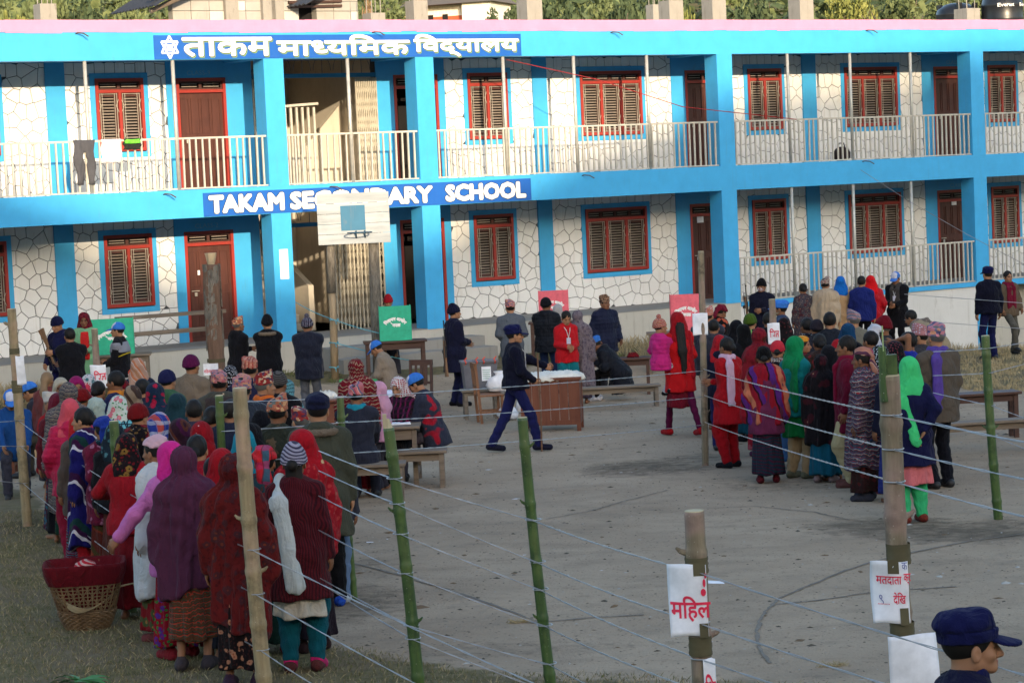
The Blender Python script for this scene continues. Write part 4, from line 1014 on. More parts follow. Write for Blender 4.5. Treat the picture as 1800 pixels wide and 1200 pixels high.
    if head in ('beanie', 'pom'):
        def f(P):
            p = hl(P); d = ell(p, (0, -.014, .128), (.092, .110, .108)); d = smax(d, -(p[:, 2] - .100 - .28 * p[:, 1] * .5), .008); b = ell(p, (0, -.012, .110), (.098, .116, .09)); b = smax(b, np.abs(p[:, 2] - .118 - .14 * p[:, 1]) - .024, .008); d = smin(d, b, .006)
            d = d + .0022 * np.sin(np.arctan2(p[:, 0], p[:, 1]) * 26)
            if sd % 3 < 1.5 and head == 'beanie': d = smin(d, ell(p, (0, -.035, .215), (.045, .05, .035)), .04)
            if head == 'pom': d = smin(d, ell(p, (0, -.02, .255), (.038, .038, .036)), .01)
            return d * hs
        h2 = hi_.copy(); h2[2] += .08; part('beanie', f, lo, h2, hcut, hcol)
    if head == 'topi':
        sl = .25 + .35 * ((sd * 7) % 1.0 if False else (int(sd * 3) % 5) / 5)
        sg = 1 if int(sd) % 2 else -1
        def f(P):
            p = hl(P); d = cap(p, (0, -.012, .12), (0, -.014, .26), .089, .082, 1.0, 1.16); d = smax(d, -(p[:, 2] - .118 - .10 * p[:, 1]), .005)
            topz = .225 + sl * .16 * sg * p[:, 0] / .08 * .5 + .25 * p[:, 1]; d = smax(d, p[:, 2] - topz - .006 * np.sin(p[:, 0] * 60), .008)
            d = d + .003 * np.sin(p[:, 2] * 70 + p[:, 0] * 50); return d * hs
        h2 = hi_.copy(); h2[2] += .08; part('topi', f, lo, h2, hcut, hcol)
    if head == 'cap':
        m1, m2 = hcol if isinstance(hcol, tuple) and not isinstance(hcol[0], float) else (hcol, None)
        def f(P):
            p = hl(P); d = ell(p, (0, -.014, .126), (.090, .110, .106)); d = smax(d, -(p[:, 2] - .118 - .06 * p[:, 1]), .004)
            if m2 is None:
                d = smin(d, ell(p, (0, -.035, .178), (.094, .108, .058)), .02); d = smin(d, ell(p, (0, .035, .190), (.072, .052, .048)), .02)
                bd = smax(ell(p, (0, -.012, .13), (.0945, .1145, .2)), np.abs(p[:, 2] - .140 - .05 * p[:, 1]) - .020, .003); d = smin(d, bd, .004)
                d = d + .0035 * np.sin(p[:, 1] * 52 + p[:, 2] * 70 + 1) * np.sin(p[:, 0] * 30 + p[:, 2] * 40) * (p[:, 2] > .15) + .0035 * np.exp(-(p[:, 0] / .0045) ** 2) * (p[:, 2] > .16) + .003 * np.exp(-((p[:, 2] - .163 - .05 * p[:, 1]) / .004) ** 2)
                d = d - .006 * (np.abs(np.sin(p[:, 1] * 21 - p[:, 2] * 26)) ** .7 - .6) * np.clip((p[:, 2] - .15) * 20, 0, 1)
            return d * hs
        part('cap', f, lo, hi_, hcut * .8, m1)
        def f(P):
            p = hl(P); v = ell(p, (0, .105, .118), (.078, .088, .2)); zz = p[:, 2] - (.128 - 2.6 * p[:, 0] ** 2 - .28 * (p[:, 1] - .09)); return smax(smax(v, np.abs(zz) - .0065, .004), -(p[:, 1] - .06), .004) * hs
        h2 = hi_.copy(); h2[:2] += .06; l2 = lo.copy(); l2[:2] -= .06; part('cap_visor', f, l2, h2, hcut * .7, m1)
        if m2 is not None:
            def f(P):
                p = hl(P); d = ell(p, (0, -.014, .127), (.0925, .1135, .1085)); d = smax(d, -(p[:, 2] - .122), .003); d = smax(d, -(p[:, 1] - .012), .003); return smax(d, np.abs(p[:, 0]) - .062, .003) * hs
            part('cap_front', f, lo, hi_, hcut * .8, m2)
    if head in ('turban',):
        def f(P):
            p = hl(P); d = ell(p, (0, -.016, .138), (.100, .120, .104)); d = smax(d, -(p[:, 2] - .098 - .22 * p[:, 1] - .06 * np.sin(sd)), .01)
            d = d + .006 * np.sin(p[:, 2] * 75 + p[:, 0] * 45 * (1 if sd > 50 else -1) + sd) + .004 * np.sin(p[:, 1] * 60 + p[:, 2] * 50)
            d = smin(d, cap(p, (0, -.11, .08), (.02, -.135, -.02), .042, .05, 1.3, .6), .03); return d * hs
        part('turban', f, lo, hi_, hcut, hcol)
    if head in ('scarf', 'hoodup'):
        def f(P):
            p = hl(P); d = ell(p, (0, -.014, .124), (.098, .118, .112)); d = smin(d, cap(p, (0, -.02, .06), (0, -.02, -.05), .082, .105, 1.15, 1.0), .04)
            d = smin(d, cap(p, (0, -.05, .0), (.02 * math.sin(sd), -.10, -.12), .10, .10, 1.35, .55), .04)
            d = smax(d, -ell(p, (0, .135, .068), (.068, .10, .098)), .015)
            d = d + .003 * np.abs(np.sin(p[:, 2] * 24 + np.abs(p[:, 0]) * 38 + p[:, 1] * 22 + sd)) + .003 * np.sin(p[:, 2] * 26 - p[:, 1] * 40 + sd); return d * hs
        l2 = lo.copy(); l2[2] -= .12; part('headscarf' if head == 'scarf' else 'hood', f, l2, hi_ + .02, hcut * 1.1, hcol)
        if head == 'hoodup': pass
    if extra: extra(rt, r, part)
    PEOPLE.append((px, py, base, H, ppm(base))); rt['_r'] = 0; del rt['_r']
    return rt, r
# ------------------------------------------------------------------ who stands where
P_ = person
def pl(r, g, b, **k): return cloth('plain', C(r, g, b), **k)
NAVY = pl(24, 26, 66); BLK = pl(22, 22, 28); DGREY = pl(58, 58, 70); PUFFB = pl(24, 28, 48, sheen=.1, rough=.6)
CAPB = (pl(60, 130, 225), pl(225, 225, 240)); POL = pl(20, 24, 74)
TOPI1 = cloth('topi', C(206, 130, 130), C(120, 115, 140), C(225, 160, 120), C(185, 95, 105)); TOPI2 = cloth('topi', C(200, 120, 90), C(235, 180, 130), C(110, 130, 130), C(150, 60, 60), sc=.8)
TOPI3 = cloth('topi', C(160, 50, 50), C(220, 200, 170), C(90, 60, 90), C(220, 160, 120), sc=.9); TOPI4 = cloth('stripe', C(215, 120, 125), C(110, 110, 140), C(235, 190, 170), C(180, 80, 90), sc=2.6)
TOPI5 = cloth('topi', C(130, 125, 150), C(225, 140, 150), C(235, 160, 120), C(100, 90, 130), sc=.55)
def jk(c, n='jacket'): return (n, c)
GQ = 'people queueing behind the left wire fence'; GR = 'people queueing behind the right wire fence'; GB = 'people at the polling desks'
FT_W = ((.09, -.40, .02), (.09, .42))
def badge(rt, r, x=.04):
    c = r.chest + r.fw * .15 * r.s
    m = MB(); a = Vector(r.neck.tolist()); 
    for sx in (-1, 1): m.tube([a + Vector((sx * .06, .05, .0)), Vector((c + v3(sx * .03, .01, .1)).tolist()), Vector((c + v3(0, .012, -.02)).tolist())], .006, 5)
    obj('lanyard', m, pl(225, 225, 225), rt); b = MB(); cc = Vector(c.tolist()); b.box(cc.x - .035, cc.x + .035, cc.y + .005, cc.y + .015, cc.z - .12, cc.z - .02); obj('badge', b, pl(215, 215, 235), rt)
def rifle(rt, r, a, b, label):
    """long gun from butt a to muzzle b, both in the holder's space"""
    a = Vector(a); b = Vector(b); d = (b - a).normalized(); L = (b - a).length; q = d.to_track_quat('Y', 'Z').to_matrix().to_4x4(); q.translation = a
    T = rt.matrix_basis.copy() if False else Matrix.Translation(rt.location) @ Matrix.Rotation(rt.rotation_euler.z, 4, 'Z') @ q
    g = thing('rifle', label, 'rifle'); g.matrix_world = T
    wood = woodm('gun_wood', (.12, .06, .03), (.22, .12, .06), .5, 1); met = plainm('gun_metal', (.03, .032, .035), .4, .6)
    st_ = MB(); st_.add([(-.018, 0, -.07), (.018, 0, -.07), (.018, 0, .05), (-.018, 0, .05), (-.016, .28, -.03), (.016, .28, -.03), (.016, .28, .02), (-.016, .28, .02)], [(0, 1, 2, 3), (7, 6, 5, 4), (0, 4, 5, 1), (1, 5, 6, 2), (2, 6, 7, 3), (3, 7, 4, 0)])
    st_.box(-.02, .02, .28, .62, -.03, .015); obj('stock', st_, wood, g, bevel=.006)
    bl = MB().tube([(0, .4, .02), (0, L, .022)], .0105, 8).box(-.012, .012, .33, .52, .012, .04).box(-.006, .006, L - .05, L - .03, .03, .055).box(-.012, .012, .40, .46, -.12, -.03); obj('barrel', bl, met, g)
    sl = MB().tube([(0, .1, -.06), (0, .35, -.10), (0, .7, -.05)], .008, 5); obj('strap', sl, pl(60, 60, 60), g)
    return g
# ---- back left, by the green screen
P_(122, 575, 1.68, -25, 'man with short black hair in a black jacket, back turned, by left bamboo post', top=jk(BLK), hem=-.14, bottom='trousers', bcol=BLK, shoe=LEATHER, pose='fold', gname=GB)
rt, r = P_(97, 556, 1.68, 215, 'policeman in navy beanie looking down with a wooden rifle butt under his arm', top=jk(NAVY), hem=-.10, hood=True, bottom='trousers', bcol=POL, head='beanie', hcol=pl(20, 24, 60), nod=18, pose='rifle', shoe=LEATHER, det=1, gname=GB)
rifle(rt, r, (.20, .22, 1.52), (-.16, .20, .72), 'rifle with wooden stock held by the policeman in navy beanie')
P_(147, 549, 1.60, 175, 'woman in maroon head scarf, green cardigan over red kurta and mustard skirt', fem=True, top=jk(pl(130, 185, 140), 'cardigan'), hem=-.30, kurta=cloth('flor', C(90, 40, 50), C(160, 110, 60), C(50, 60, 60), C(180, 60, 60)), khem=-.42, bottom='skirt', bcol=pl(190, 120, 45), head='scarf', hcol=cloth('flor', C(110, 25, 40), C(60, 20, 45), C(150, 40, 50), C(90, 30, 40), sc=1.6), pose='belly', nod=8, det=1, shoe=BLK, gname=GB,
   extra=lambda rt, r, part: part('vest_front', lambda P: smax(smax(torso_sdf(r, P, .050, -.2), np.abs(P[:, 0]) - .075 + .1 * np.clip(P[:, 2] - 1.2, 0, 1), .006), smax(.02 - P[:, 1], np.abs(P[:, 2] - 1.08) - .24, .01), .006), r.pel - .3, r.shc + .25, .018, pl(205, 40, 40)))
P_(207, 565, 1.66, -82, 'man in blue and white cap, grey and black jacket with yellow stripe', top=jk(BLK), hem=-.10, bottom='trousers', bcol=BLK, head='cap', hcol=CAPB, det=1, pose='belly', gname=GB, shoe=LEATHER,
   extra=lambda rt, r, part: (part('jacket_yoke', lambda P: smax(smax(torso_sdf(r, P, .048), -(P[:, 2] - 1.24 * r.s), .004), P[:, 2] - 1.42 * r.s, .004), r.chest - .3, r.chest + .3, .018, pl(150, 152, 165)), part('jacket_stripe', lambda P: smax(torso_sdf(r, P, .048), np.abs(P[:, 2] - 1.14 + .4 * (P[:, 1])) - .012, .004), r.chest - .3, r.chest + .3, .014, pl(205, 180, 40)), badge(rt, r)))
P_(18, 684, 1.62, 165, 'seated clerk in white fronted blue cap and blue jacket at the far left', sit=.45, top=jk(pl(25, 75, 140)), bottom='trousers', bcol=DGREY, head='cap', hcol=CAPB, nod=22, pose='desk', gname=GB, shoe=LEATHER)
P_(46, 671, 1.68, -75, 'man in blue cap and dark grey sweater bending forward on the left bench', sit=.46, lean=28, nod=12, top=jk(pl(50, 48, 58)), hem=-.14, bottom='trousers', bcol=pl(88, 82, 72), head='cap', hcol=(pl(60, 130, 225), pl(60, 130, 225)), pose='desk', shoe=LEATHER, gname=GB)
P_(82, 652, 1.45, 20, 'person with loose brown hair beside the cream scarf', fem=True, head='long', hcol=HAIRB, top=jk(pl(120, 60, 60)), bottom='skirt', bcol=DGREY, gname=GQ)
# ---- the left queue, back to front
P_(106, 663, 1.52, 170, 'woman in cream knitted head scarf, farthest in left queue', fem=True, head='scarf', hcol=pl(190, 180, 160), shawl=pl(120, 90, 80), bottom='skirt', bcol=DGREY, gname=GQ)
P_(134, 661, 1.56, 160, 'woman in magenta head scarf behind the paper sign', fem=True, head='scarf', hcol=pl(150, 20, 95), shawl=pl(110, 60, 60), bottom='skirt', bcol=DGREY, gname=GQ)
P_(155, 657, 1.46, 10, 'woman in white, teal and rust printed scarf behind the paper sign', fem=True, head='scarf', hcol=cloth('flor', C(205, 205, 210), C(30, 110, 120), C(170, 70, 40), C(225, 225, 230), sc=.8), top=jk(pl(190, 130, 40)), bottom='skirt', bcol=DGREY, gname=GQ)
P_(87, 681, 1.50, -60, 'grey haired person wrapped in bright red shawl at the left end', head='topi', hcol=pl(210, 205, 200), hair=HAIRG, nod=15, shawl=pl(165, 22, 30), shem=.8, bottom='skirt', bcol=cloth('flor', C(70, 40, 60), C(40, 110, 130), C(150, 40, 50), C(60, 60, 80), sc=1.4), gname=GQ)
P_(118, 672, 1.62, -15, 'woman under a long navy and beige patterned shawl covering her head', fem=True, head='shawl', shawl=cloth('aztec', C(130, 120, 110), C(38, 48, 70), C(38, 48, 70), C(140, 110, 105), sc=1.6), shem=.35, bottom='skirt', bcol=cloth('flor', C(20, 60, 45), C(120, 70, 30), C(90, 80, 60), C(30, 80, 60)), det=1, gname=GQ, shoe=pl(150, 30, 50))
P_(147, 673, 1.46, -20, 'woman in pink and white printed scarf behind a dark red beanie', fem=True, head='scarf', hcol=cloth('flor', C(225, 60, 80), C(235, 225, 225), C(210, 90, 110), C(235, 235, 235), sc=1.2), top=jk(pl(100, 60, 70)), bottom='skirt', bcol=DGREY, gname=GQ)
P_(144, 681, 1.47, 25, 'person in smooth dark red beanie between patterned shawl and red scarf', fem=True, head='beanie', hcol=pl(120, 15, 20), top=jk(BLK), bottom='skirt', bcol=DGREY, gname=GQ)
P_(203, 650, 1.62, -70, 'black haired man with orange collar and navy jacket beside the paper sign', top=jk(pl(35, 40, 80)), scarf=('ring', pl(215, 130, 40)), bottom='trousers', bcol=BLK, gname=GQ, shoe=LEATHER)
P_(211, 664, 1.50, 40, 'woman in dark red scarf with black blotches turned right', fem=True, head='scarf', hcol=cloth('camo', C(125, 14, 30), C(40, 10, 25), C(70, 12, 30), sc=1.3), shawl=cloth('camo', C(125, 14, 30), C(40, 10, 25), C(70, 12, 30)), bottom='skirt', bcol=DGREY, gname=GQ, det=1)
P_(168, 694, 1.46, -30, 'woman with pale grey green cloth wrapped on her head', fem=True, head='turban', hcol=pl(175, 190, 180), top=jk(BLK), bottom='skirt', bcol=DGREY, gname=GQ, det=1)
P_(207, 694, 1.50, 10, 'woman in white scarf printed with pink roses and green leaves', fem=True, head='scarf', hcol=cloth('flor', C(215, 225, 215), C(225, 110, 130), C(70, 150, 90), C(235, 160, 165), sc=.9), shawl=cloth('net', C(110, 190, 205), C(22, 24, 45), C(22, 24, 45), sc=1.2), shem=.28, bottom='skirt', bcol=cloth('stripe', C(90, 35, 30), C(60, 25, 25)), gname=GQ, det=1, slant=-.2)
P_(122, 700, 1.54, -12, 'woman in salmon scarf and bright pink puffer jacket', fem=True, head='scarf', hcol=pl(220, 85, 100), top=jk(pl(195, 25, 75, rough=.6)), puff=.055, hem=-.22, hood=True, bottom='salwar', bcol=pl(150, 25, 55), shoe=pl(120, 35, 50), det=1, gname=GQ, hands=(0, 0), pose='pocket')
P_(146, 714, 1.55, -75, 'black haired woman in profile with gold earring and striped navy shawl', fem=True, head='bun', shawl=cloth('stripe', C(26, 22, 100), C(60, 18, 60), C(225, 220, 230), C(22, 60, 50), sc=.8), shem=.30, slant=.2, bottom='trousers', bcol=pl(160, 20, 35), shoe=BLK, det=1, gname=GQ)
P_(136, 728, 1.44, -30, 'woman in red scarf and grey brown knit, partly behind the earring woman', fem=True, head='scarf', hcol=pl(195, 30, 35), top=jk(pl(95, 82, 76)), hem=-.3, bottom='skirt', bcol=cloth('aztec', C(110, 30, 60), C(40, 140, 150), C(60, 20, 40), C(150, 60, 80)), det=1, gname=GQ)
P_(180, 726, 1.48, -15, 'woman in cobalt blue head cloth with teal flecked shawl', fem=True, head='turban', hcol=pl(28, 55, 150), scarf=('ring', cloth('flor', C(15, 35, 50), C(60, 140, 150), C(20, 60, 70), C(120, 180, 190), sc=1.6)), top=jk(cloth('flor', C(110, 25, 55), C(170, 110, 140), C(90, 20, 50), C(150, 80, 110))), hem=-.28, bottom='skirt', bcol=cloth('stripe', C(95, 35, 25), C(70, 60, 30), C(130, 50, 30)), det=1, gname=GQ, pose='back')
P_(242, 707, 1.55, 35, 'person in big dark red rolled beanie near front of left queue', fem=True, head='beanie', hcol=pl(120, 18, 22), scarf=('ring', cloth('flor', C(215, 205, 195), C(160, 25, 35), C(30, 25, 25), C(190, 60, 60), sc=1.2)), shawl=cloth('flor', C(25, 18, 22), C(130, 20, 40), C(120, 90, 50), C(160, 30, 40), sc=.8), bottom='skirt', bcol=pl(120, 20, 30), det=1, gname=GQ)
P_(272, 672, 1.55, 20, 'woman in dark teal scarf printed with crimson flowers', fem=True, head='scarf', hcol=cloth('flor', C(28, 45, 70), C(175, 20, 60), C(28, 50, 75), C(190, 40, 70), sc=.85), shawl=cloth('flor', C(28, 45, 70), C(175, 20, 60), C(28, 50, 75), C(190, 40, 70), sc=.85), bottom='skirt', bcol=DGREY, det=1, gname=GQ)
P_(241, 629, 1.55, -20, 'woman in beige and orange streaked head scarf and dark jacket', fem=True, head='scarf', hcol=cloth('stripe', C(190, 150, 130), C(200, 120, 80), C(210, 190, 180), C(170, 120, 90), sc=1.6), top=jk(pl(32, 40, 62)), hem=-.25, bottom='skirt', bcol=DGREY, gname=GB)
P_(335, 622, 1.66, 28, 'man in plum beanie and light brown jacket', head='beanie', hcol=pl(92, 18, 70), top=jk(pl(128, 112, 96)), hem=-.14, bottom='trousers', bcol=DGREY, det=1, gname=GQ, shoe=LEATHER)
P_(293, 648, 1.60, 30, 'person in navy cap and green hooded jacket behind the brown jacket', head='beanie', hcol=pl(30, 32, 75), top=jk(pl(60, 100, 72)), hem=-.14, hood=True, bottom='trousers', bcol=DGREY, gname=GQ)
P_(384, 645, 1.62, -8, 'man in pink topi with tan plaid scarf and olive brown jacket', head='topi', hcol=TOPI1, scarf=('ring', cloth('plaid', C(190, 160, 125), C(30, 30, 35), C(200, 120, 90), C(235, 225, 210), sc=1.2)), top=jk(pl(78, 76, 68)), puff=.16, bottom='trousers', bcol=DGREY, det=1, gname=GQ,
   extra=lambda rt, r, part: part('jacket_yoke', lambda P: smax(smax(torso_sdf(r, P, .056), -(P[:, 2] - 1.26 * r.s), .004), P[:, 2] - 1.46 * r.s, .004), r.chest - .32, r.chest + .32, .02, pl(68, 58, 58)))
P_(404, 642, 1.50, 10, 'woman in black scarf with white dots behind a topi', fem=True, head='scarf', hcol=cloth('dots', C(20, 20, 26), C(225, 225, 235), sc=2.6), top=jk(BLK), bottom='skirt', bcol=DGREY, gname=GQ)
P_(438, 622, 1.66, 0, 'man in tall pointed orange plaid topi and navy collar', head='topi', hcol=cloth('plaid', C(215, 150, 125), C(170, 60, 55), C(200, 110, 90), C(110, 70, 70), sc=2.2), top=jk(pl(34, 36, 66)), bottom='trousers', bcol=DGREY, gname=GQ)
P_(424, 653, 1.68, -25, 'man in large pink and grey topi with dark leather jacket', head='topi', hcol=TOPI1, top=jk(pl(38, 44, 58, rough=.45)), hem=-.14, bottom='trousers', bcol=DGREY, det=1, gname=GQ)
P_(462, 647, 1.66, 55, 'grey haired man in red and cream medallion topi', head='topi', hcol=TOPI3, hair=HAIRG, scarf=('ring', pl(225, 110, 40)), top=jk(pl(45, 50, 70)), bottom='trousers', bcol=DGREY, det=1, gname=GQ)
P_(488, 651, 1.62, 20, 'person in black and grey fine ribbed beanie', head='beanie', hcol=cloth('hrib', C(95, 90, 88), C(25, 24, 28), sc=1.6), top=jk(BLK), bottom='trousers', bcol=BLK, gname=GQ)
P_(503, 666, 1.46, 30, 'woman in teal scarf with black zigzag lines', fem=True, head='scarf', hcol=cloth('zig', C(95, 150, 160), C(25, 40, 50)), shawl=cloth('zig', C(95, 150, 160), C(25, 40, 50)), bottom='skirt', bcol=DGREY, gname=GQ)
P_(486, 688, 1.66, 15, 'black haired man in orange and green topi and camouflage jacket', head='topi', hcol=TOPI2, top=jk(cloth('camo', C(52, 56, 46), C(110, 92, 70), C(36, 40, 34), sc=.9)), hem=-.16, bottom='trousers', bcol=DGREY, det=1, gname=GQ)
P_(460, 722, 1.50, 40, 'person in navy track jacket with white shoulder stripes', head='beanie', hcol=BLK, top=jk(pl(26, 34, 90)), bottom='trousers', bcol=BLK, gname=GQ, extra=lambda rt, r, part: part('shoulder_stripe', lambda P: smax(smin(torso_sdf(r, P, .046), arms_sdf(r, P, .085, .075, .05), .03), np.abs(P[:, 0] + .12) - .012, .004), r.chest - .3, r.chest + .3, .016, pl(215, 215, 225)))
P_(527, 708, 1.48, -35, 'man in small maroon and cream topi beside a navy cap', head='topi', hcol=TOPI3, hair=HAIRG, top=jk(BLK), bottom='trousers', bcol=BLK, det=1, gname=GQ)
P_(557, 690, 1.72, -8, 'man in navy cap and olive parka with fur trimmed hood', head='cap', hcol=(pl(28, 32, 62), None), top=jk(pl(72, 74, 62)), hem=-.34, hood=True, fur=FURM, bottom='trousers', bcol=pl(16, 16, 20), shoe=pl(30, 80, 190), det=1, gname=GQ, pose='down',
   extra=lambda rt, r, part: None)
P_(600, 740, 1.45, 5, 'person in faded blue jeans hidden behind the olive parka', head='hair', top=jk(DGREY), bottom='jeans', bcol=pl(105, 130, 165), shoe=pl(200, 200, 205), gname=GQ, base=at(588, 1060))
P_(277, 724, 1.52, -60, 'woman in blue, white and red checked scarf, face turned left', fem=True, head='scarf', hcol=cloth('plaid', C(40, 60, 150), C(200, 80, 70), C(205, 210, 225), C(110, 110, 170), sc=1.0), top=jk(BLK), hem=-.3, bottom='skirt', bcol=DGREY, det=1, gname=GQ)
P_(316, 735, 1.52, 25, 'woman under dark plum scarf with thin striped weave', fem=True, head='scarf', hcol=cloth('stripe', C(50, 25, 40), C(95, 50, 40), C(110, 100, 110), C(70, 20, 60), sc=1.4), shawl=cloth('stripe', C(50, 25, 40), C(95, 50, 40), C(110, 100, 110)), bottom='skirt', bcol=pl(30, 70, 60), det=1, gname=GQ)
P_(354, 740, 1.52, 15, 'woman in plain crimson scarf with pearl dots', fem=True, head='scarf', hcol=cloth('dots', C(150, 14, 28), C(220, 200, 200), sc=.6, r=.10, rnd=1.0), top=jk(pl(140, 20, 40)), bottom='skirt', bcol=DGREY, det=1, gname=GQ)
P_(272, 758, 1.54, -62, 'woman in pale pink head cloth and white shawl, profile to left', fem=True, head='turban', hcol=pl(225, 180, 190), shawl=pl(215, 215, 215), shem=.40, slant=-.12, bottom='skirt', bcol=cloth('flor', C(135, 15, 25), C(70, 90, 50), C(130, 20, 30), C(170, 120, 60), sc=.8), shoe=pl(120, 60, 60), det=1, gname=GQ)
P_(298, 774, 1.56, -35, 'woman in hot pink scarf and pink sweater reaching for the wire', fem=True, head='scarf', hcol=pl(225, 40, 145), top=jk(pl(215, 120, 190), 'sweater'), hem=-.25, pose=((.42, .20, .98), (.2, .2, .95)), bottom='skirt', bcol=cloth('flor', C(150, 15, 35), C(90, 40, 140), C(40, 130, 60), C(170, 30, 50), sc=.8), shoe=pl(140, 30, 40), det=1, gname=GQ)
P_(345, 762, 1.54, 5, 'black haired woman with low knot beside the hot pink scarf', fem=True, head='bun', top=jk(pl(150, 20, 40)), bottom='skirt', bcol=cloth('flor', C(140, 15, 30), C(40, 90, 60), C(150, 30, 40), C(180, 60, 60)), det=1, gname=GQ)
P_(322, 784, 1.56, 4, 'woman wrapped head to knee in plain plum shawl, nearest in left queue', fem=True, head='shawl', shawl=pl(92, 46, 72), shem=.60, slant=-.40, skz=.24, bottom='skirt', bcol=cloth('aztec', C(100, 62, 40), C(60, 90, 70), C(190, 60, 45), C(80, 40, 35), sc=1.3), shoe=pl(70, 62, 66), det=2, slim=.9, gname=GQ)
P_(389, 787, 1.50, 10, 'woman in red scarf squeezed between plum and rust shawls', fem=True, head='scarf', hcol=pl(170, 18, 34), top=jk(pl(150, 30, 60)), bottom='skirt', bcol=DGREY, det=1, gname=GQ)
P_(428, 753, 1.50, 170, 'woman in teal hood facing the camera behind a bamboo post', fem=True, head='scarf', hcol=pl(20, 140, 165), shawl=pl(20, 120, 145), bottom='skirt', bcol=pl(20, 90, 110), det=1, gname=GQ)
P_(408, 797, 1.56, 8, 'woman wrapped in rust and dark red paisley shawl by bamboo post', fem=True, head='shawl', shawl=cloth('flor', C(108, 28, 28), C(78, 40, 46), C(84, 20, 24), C(130, 60, 40), sc=.9), slim=.86, shem=.42, slant=.35, skz=.16, bottom='skirt', bcol=cloth('flor', C(28, 20, 22), C(190, 130, 100), C(60, 30, 30), C(170, 90, 60), sc=1.3), shoe=pl(60, 40, 60), det=2, gname=GQ)
P_(463, 776, 1.49, 5, 'woman in red, teal and pink wrapped head scarf', fem=True, head='turban', hcol=cloth('plaid', C(215, 40, 50), C(40, 100, 120), C(200, 50, 110), C(120, 30, 40), sc=.6), shawl=cloth('flor', C(40, 70, 80), C(150, 30, 40), C(90, 60, 50), C(30, 110, 130)), bottom='skirt', bcol=pl(30, 60, 50), shoe=pl(150, 30, 40), det=1, gname=GQ)
P_(530, 753, 1.60, -30, 'woman in bright red scarf with gold sunburst embroidery', fem=True, head='scarf', hcol=cloth('flor', C(175, 14, 32), C(175, 14, 32), C(175, 14, 32), C(220, 190, 140), sc=.45), shawl=cloth('flor', C(165, 18, 34), C(165, 18, 34), C(190, 60, 60), C(220, 190, 140), sc=.7), shem=.75, bottom='skirt', bcol=pl(40, 30, 40), shoe=pl(60, 40, 40), det=1, gname=GQ)
P_(515, 778, 1.56, 3, 'woman in grey striped beanie and maroon ribbed cardigan, cream kurta, teal salwar', fem=True, head='beanie', hcol=cloth('hrib', C(170, 165, 185), C(48, 45, 75), sc=1.3), top=jk(cloth('rib', C(92, 22, 32), C(52, 16, 26), sc=1.6), 'cardigan'), hem=-.36, kurta=pl(205, 198, 185), khem=-.50, bottom='salwar', bcol=pl(8, 88, 102), cuff=.10, shoe=pl(95, 45, 45), det=2, gname=GQ, pose='down',
   extra=lambda rt, r, part: (part('socks', lambda P: np.minimum(cap(P, r.an[0], r.ft[0][1], .052, .044), cap(P, r.an[1], r.ft[1][1], .052, .044)), np.minimum(r.an[0], r.ft[1][0]) - .15, np.maximum(r.an[1], r.ft[1][1]) + .15, .014, pl(210, 30, 110)),
      part('stole', lambda P: smin(cap(P, r.sh[0] + v3(.04, .02, .06), r.sh[0] + v3(.04, -.12, -.08), .05, .05, 1, .6), cap(P, r.sh[0] + v3(.04, -.13, -.08), r.sh[0] + v3(.14, -.19, -.66), .045, .058, 1.25, .40), .03) + .0015 * np.sin(P[:, 0] * 90 + P[:, 2] * 6), r.sh[0] - v3(.15, .32, .78), r.sh[0] + v3(.30, .12, .16), .012, cloth('plain', C(205, 215, 218))),
      part('hair_tail', lambda P: cap(P, r.headb + v3(0, -.055, .06), r.headb + v3(.02, -.085, -.17), .046, .038, 1.4, .55), r.headb - v3(.12, .22, .28), r.headb + v3(.12, .1, .16), .012, HAIRM)))
P_(222, 760, 1.48, 5, 'woman in black shawl with gold edge, one hand on a green bamboo post', fem=True, head='scarf', hcol=cloth('flor', C(30, 20, 24), C(150, 110, 50), C(110, 20, 30), C(30, 20, 24)), top=jk(pl(160, 20, 34)), pose=((.30, .30, 1.12), (.2, .2, .9)), bottom='skirt', bcol=pl(120, 20, 30), det=1, gname=GQ)
# ---- middle, in front of the building
P_(417, 553, 1.62, 50, 'old person in topi with red flowers over the ear and dark coat', head='topi', hcol=TOPI2, hair=HAIRG, top=jk(BLK), hem=-.32, hood=True, bottom='trousers', bcol=BLK, pose='fold', gname=GB, shoe=LEATHER,
   extra=lambda rt, r, part: part('flowers', lambda P: np.minimum(ell(P, r.headb + v3(-.085, 0, .1), (.02, .045, .035)), ell(P, r.headb + v3(-.09, -.04, .07), (.02, .03, .03))) + .006 * np.sin(P[:, 1] * 200) * np.sin(P[:, 2] * 190), r.headb - v3(.2, .15, .05), r.headb + v3(.05, .12, .22), .012, pl(200, 25, 50)))
P_(469, 553, 1.68, 0, 'man in black knit cap and black coat with fur edged hood', head='beanie', hcol=BLK, top=jk(BLK), hem=-.30, hood=True, fur=FURM, bottom='trousers', bcol=BLK, pose='fold', shoe=LEATHER, gname=GB)
P_(539, 551, 1.68, 3, 'man in plaid knit cap with point and navy quilted coat', head='pom', hcol=cloth('plaid', C(50, 48, 72), C(90, 90, 105), C(60, 30, 50), C(200, 200, 210), sc=1.6), top=jk(PUFFB), puff=.15, hem=-.20, bottom='trousers', bcol=pl(95, 98, 108), pose='fold', shoe=LEATHER, gname=GB)
P_(655, 599, 1.60, -78, 'clerk with blue cap, glasses and beige jacket writing at the table', sit=.46, lean=18, nod=24, head='cap', hcol=CAPB, top=jk(pl(150, 135, 120)), pose='write', bottom='trousers', bcol=DGREY, gname=GB, det=1, extra=lambda rt, r, part: badge(rt, r), shoe=LEATHER)
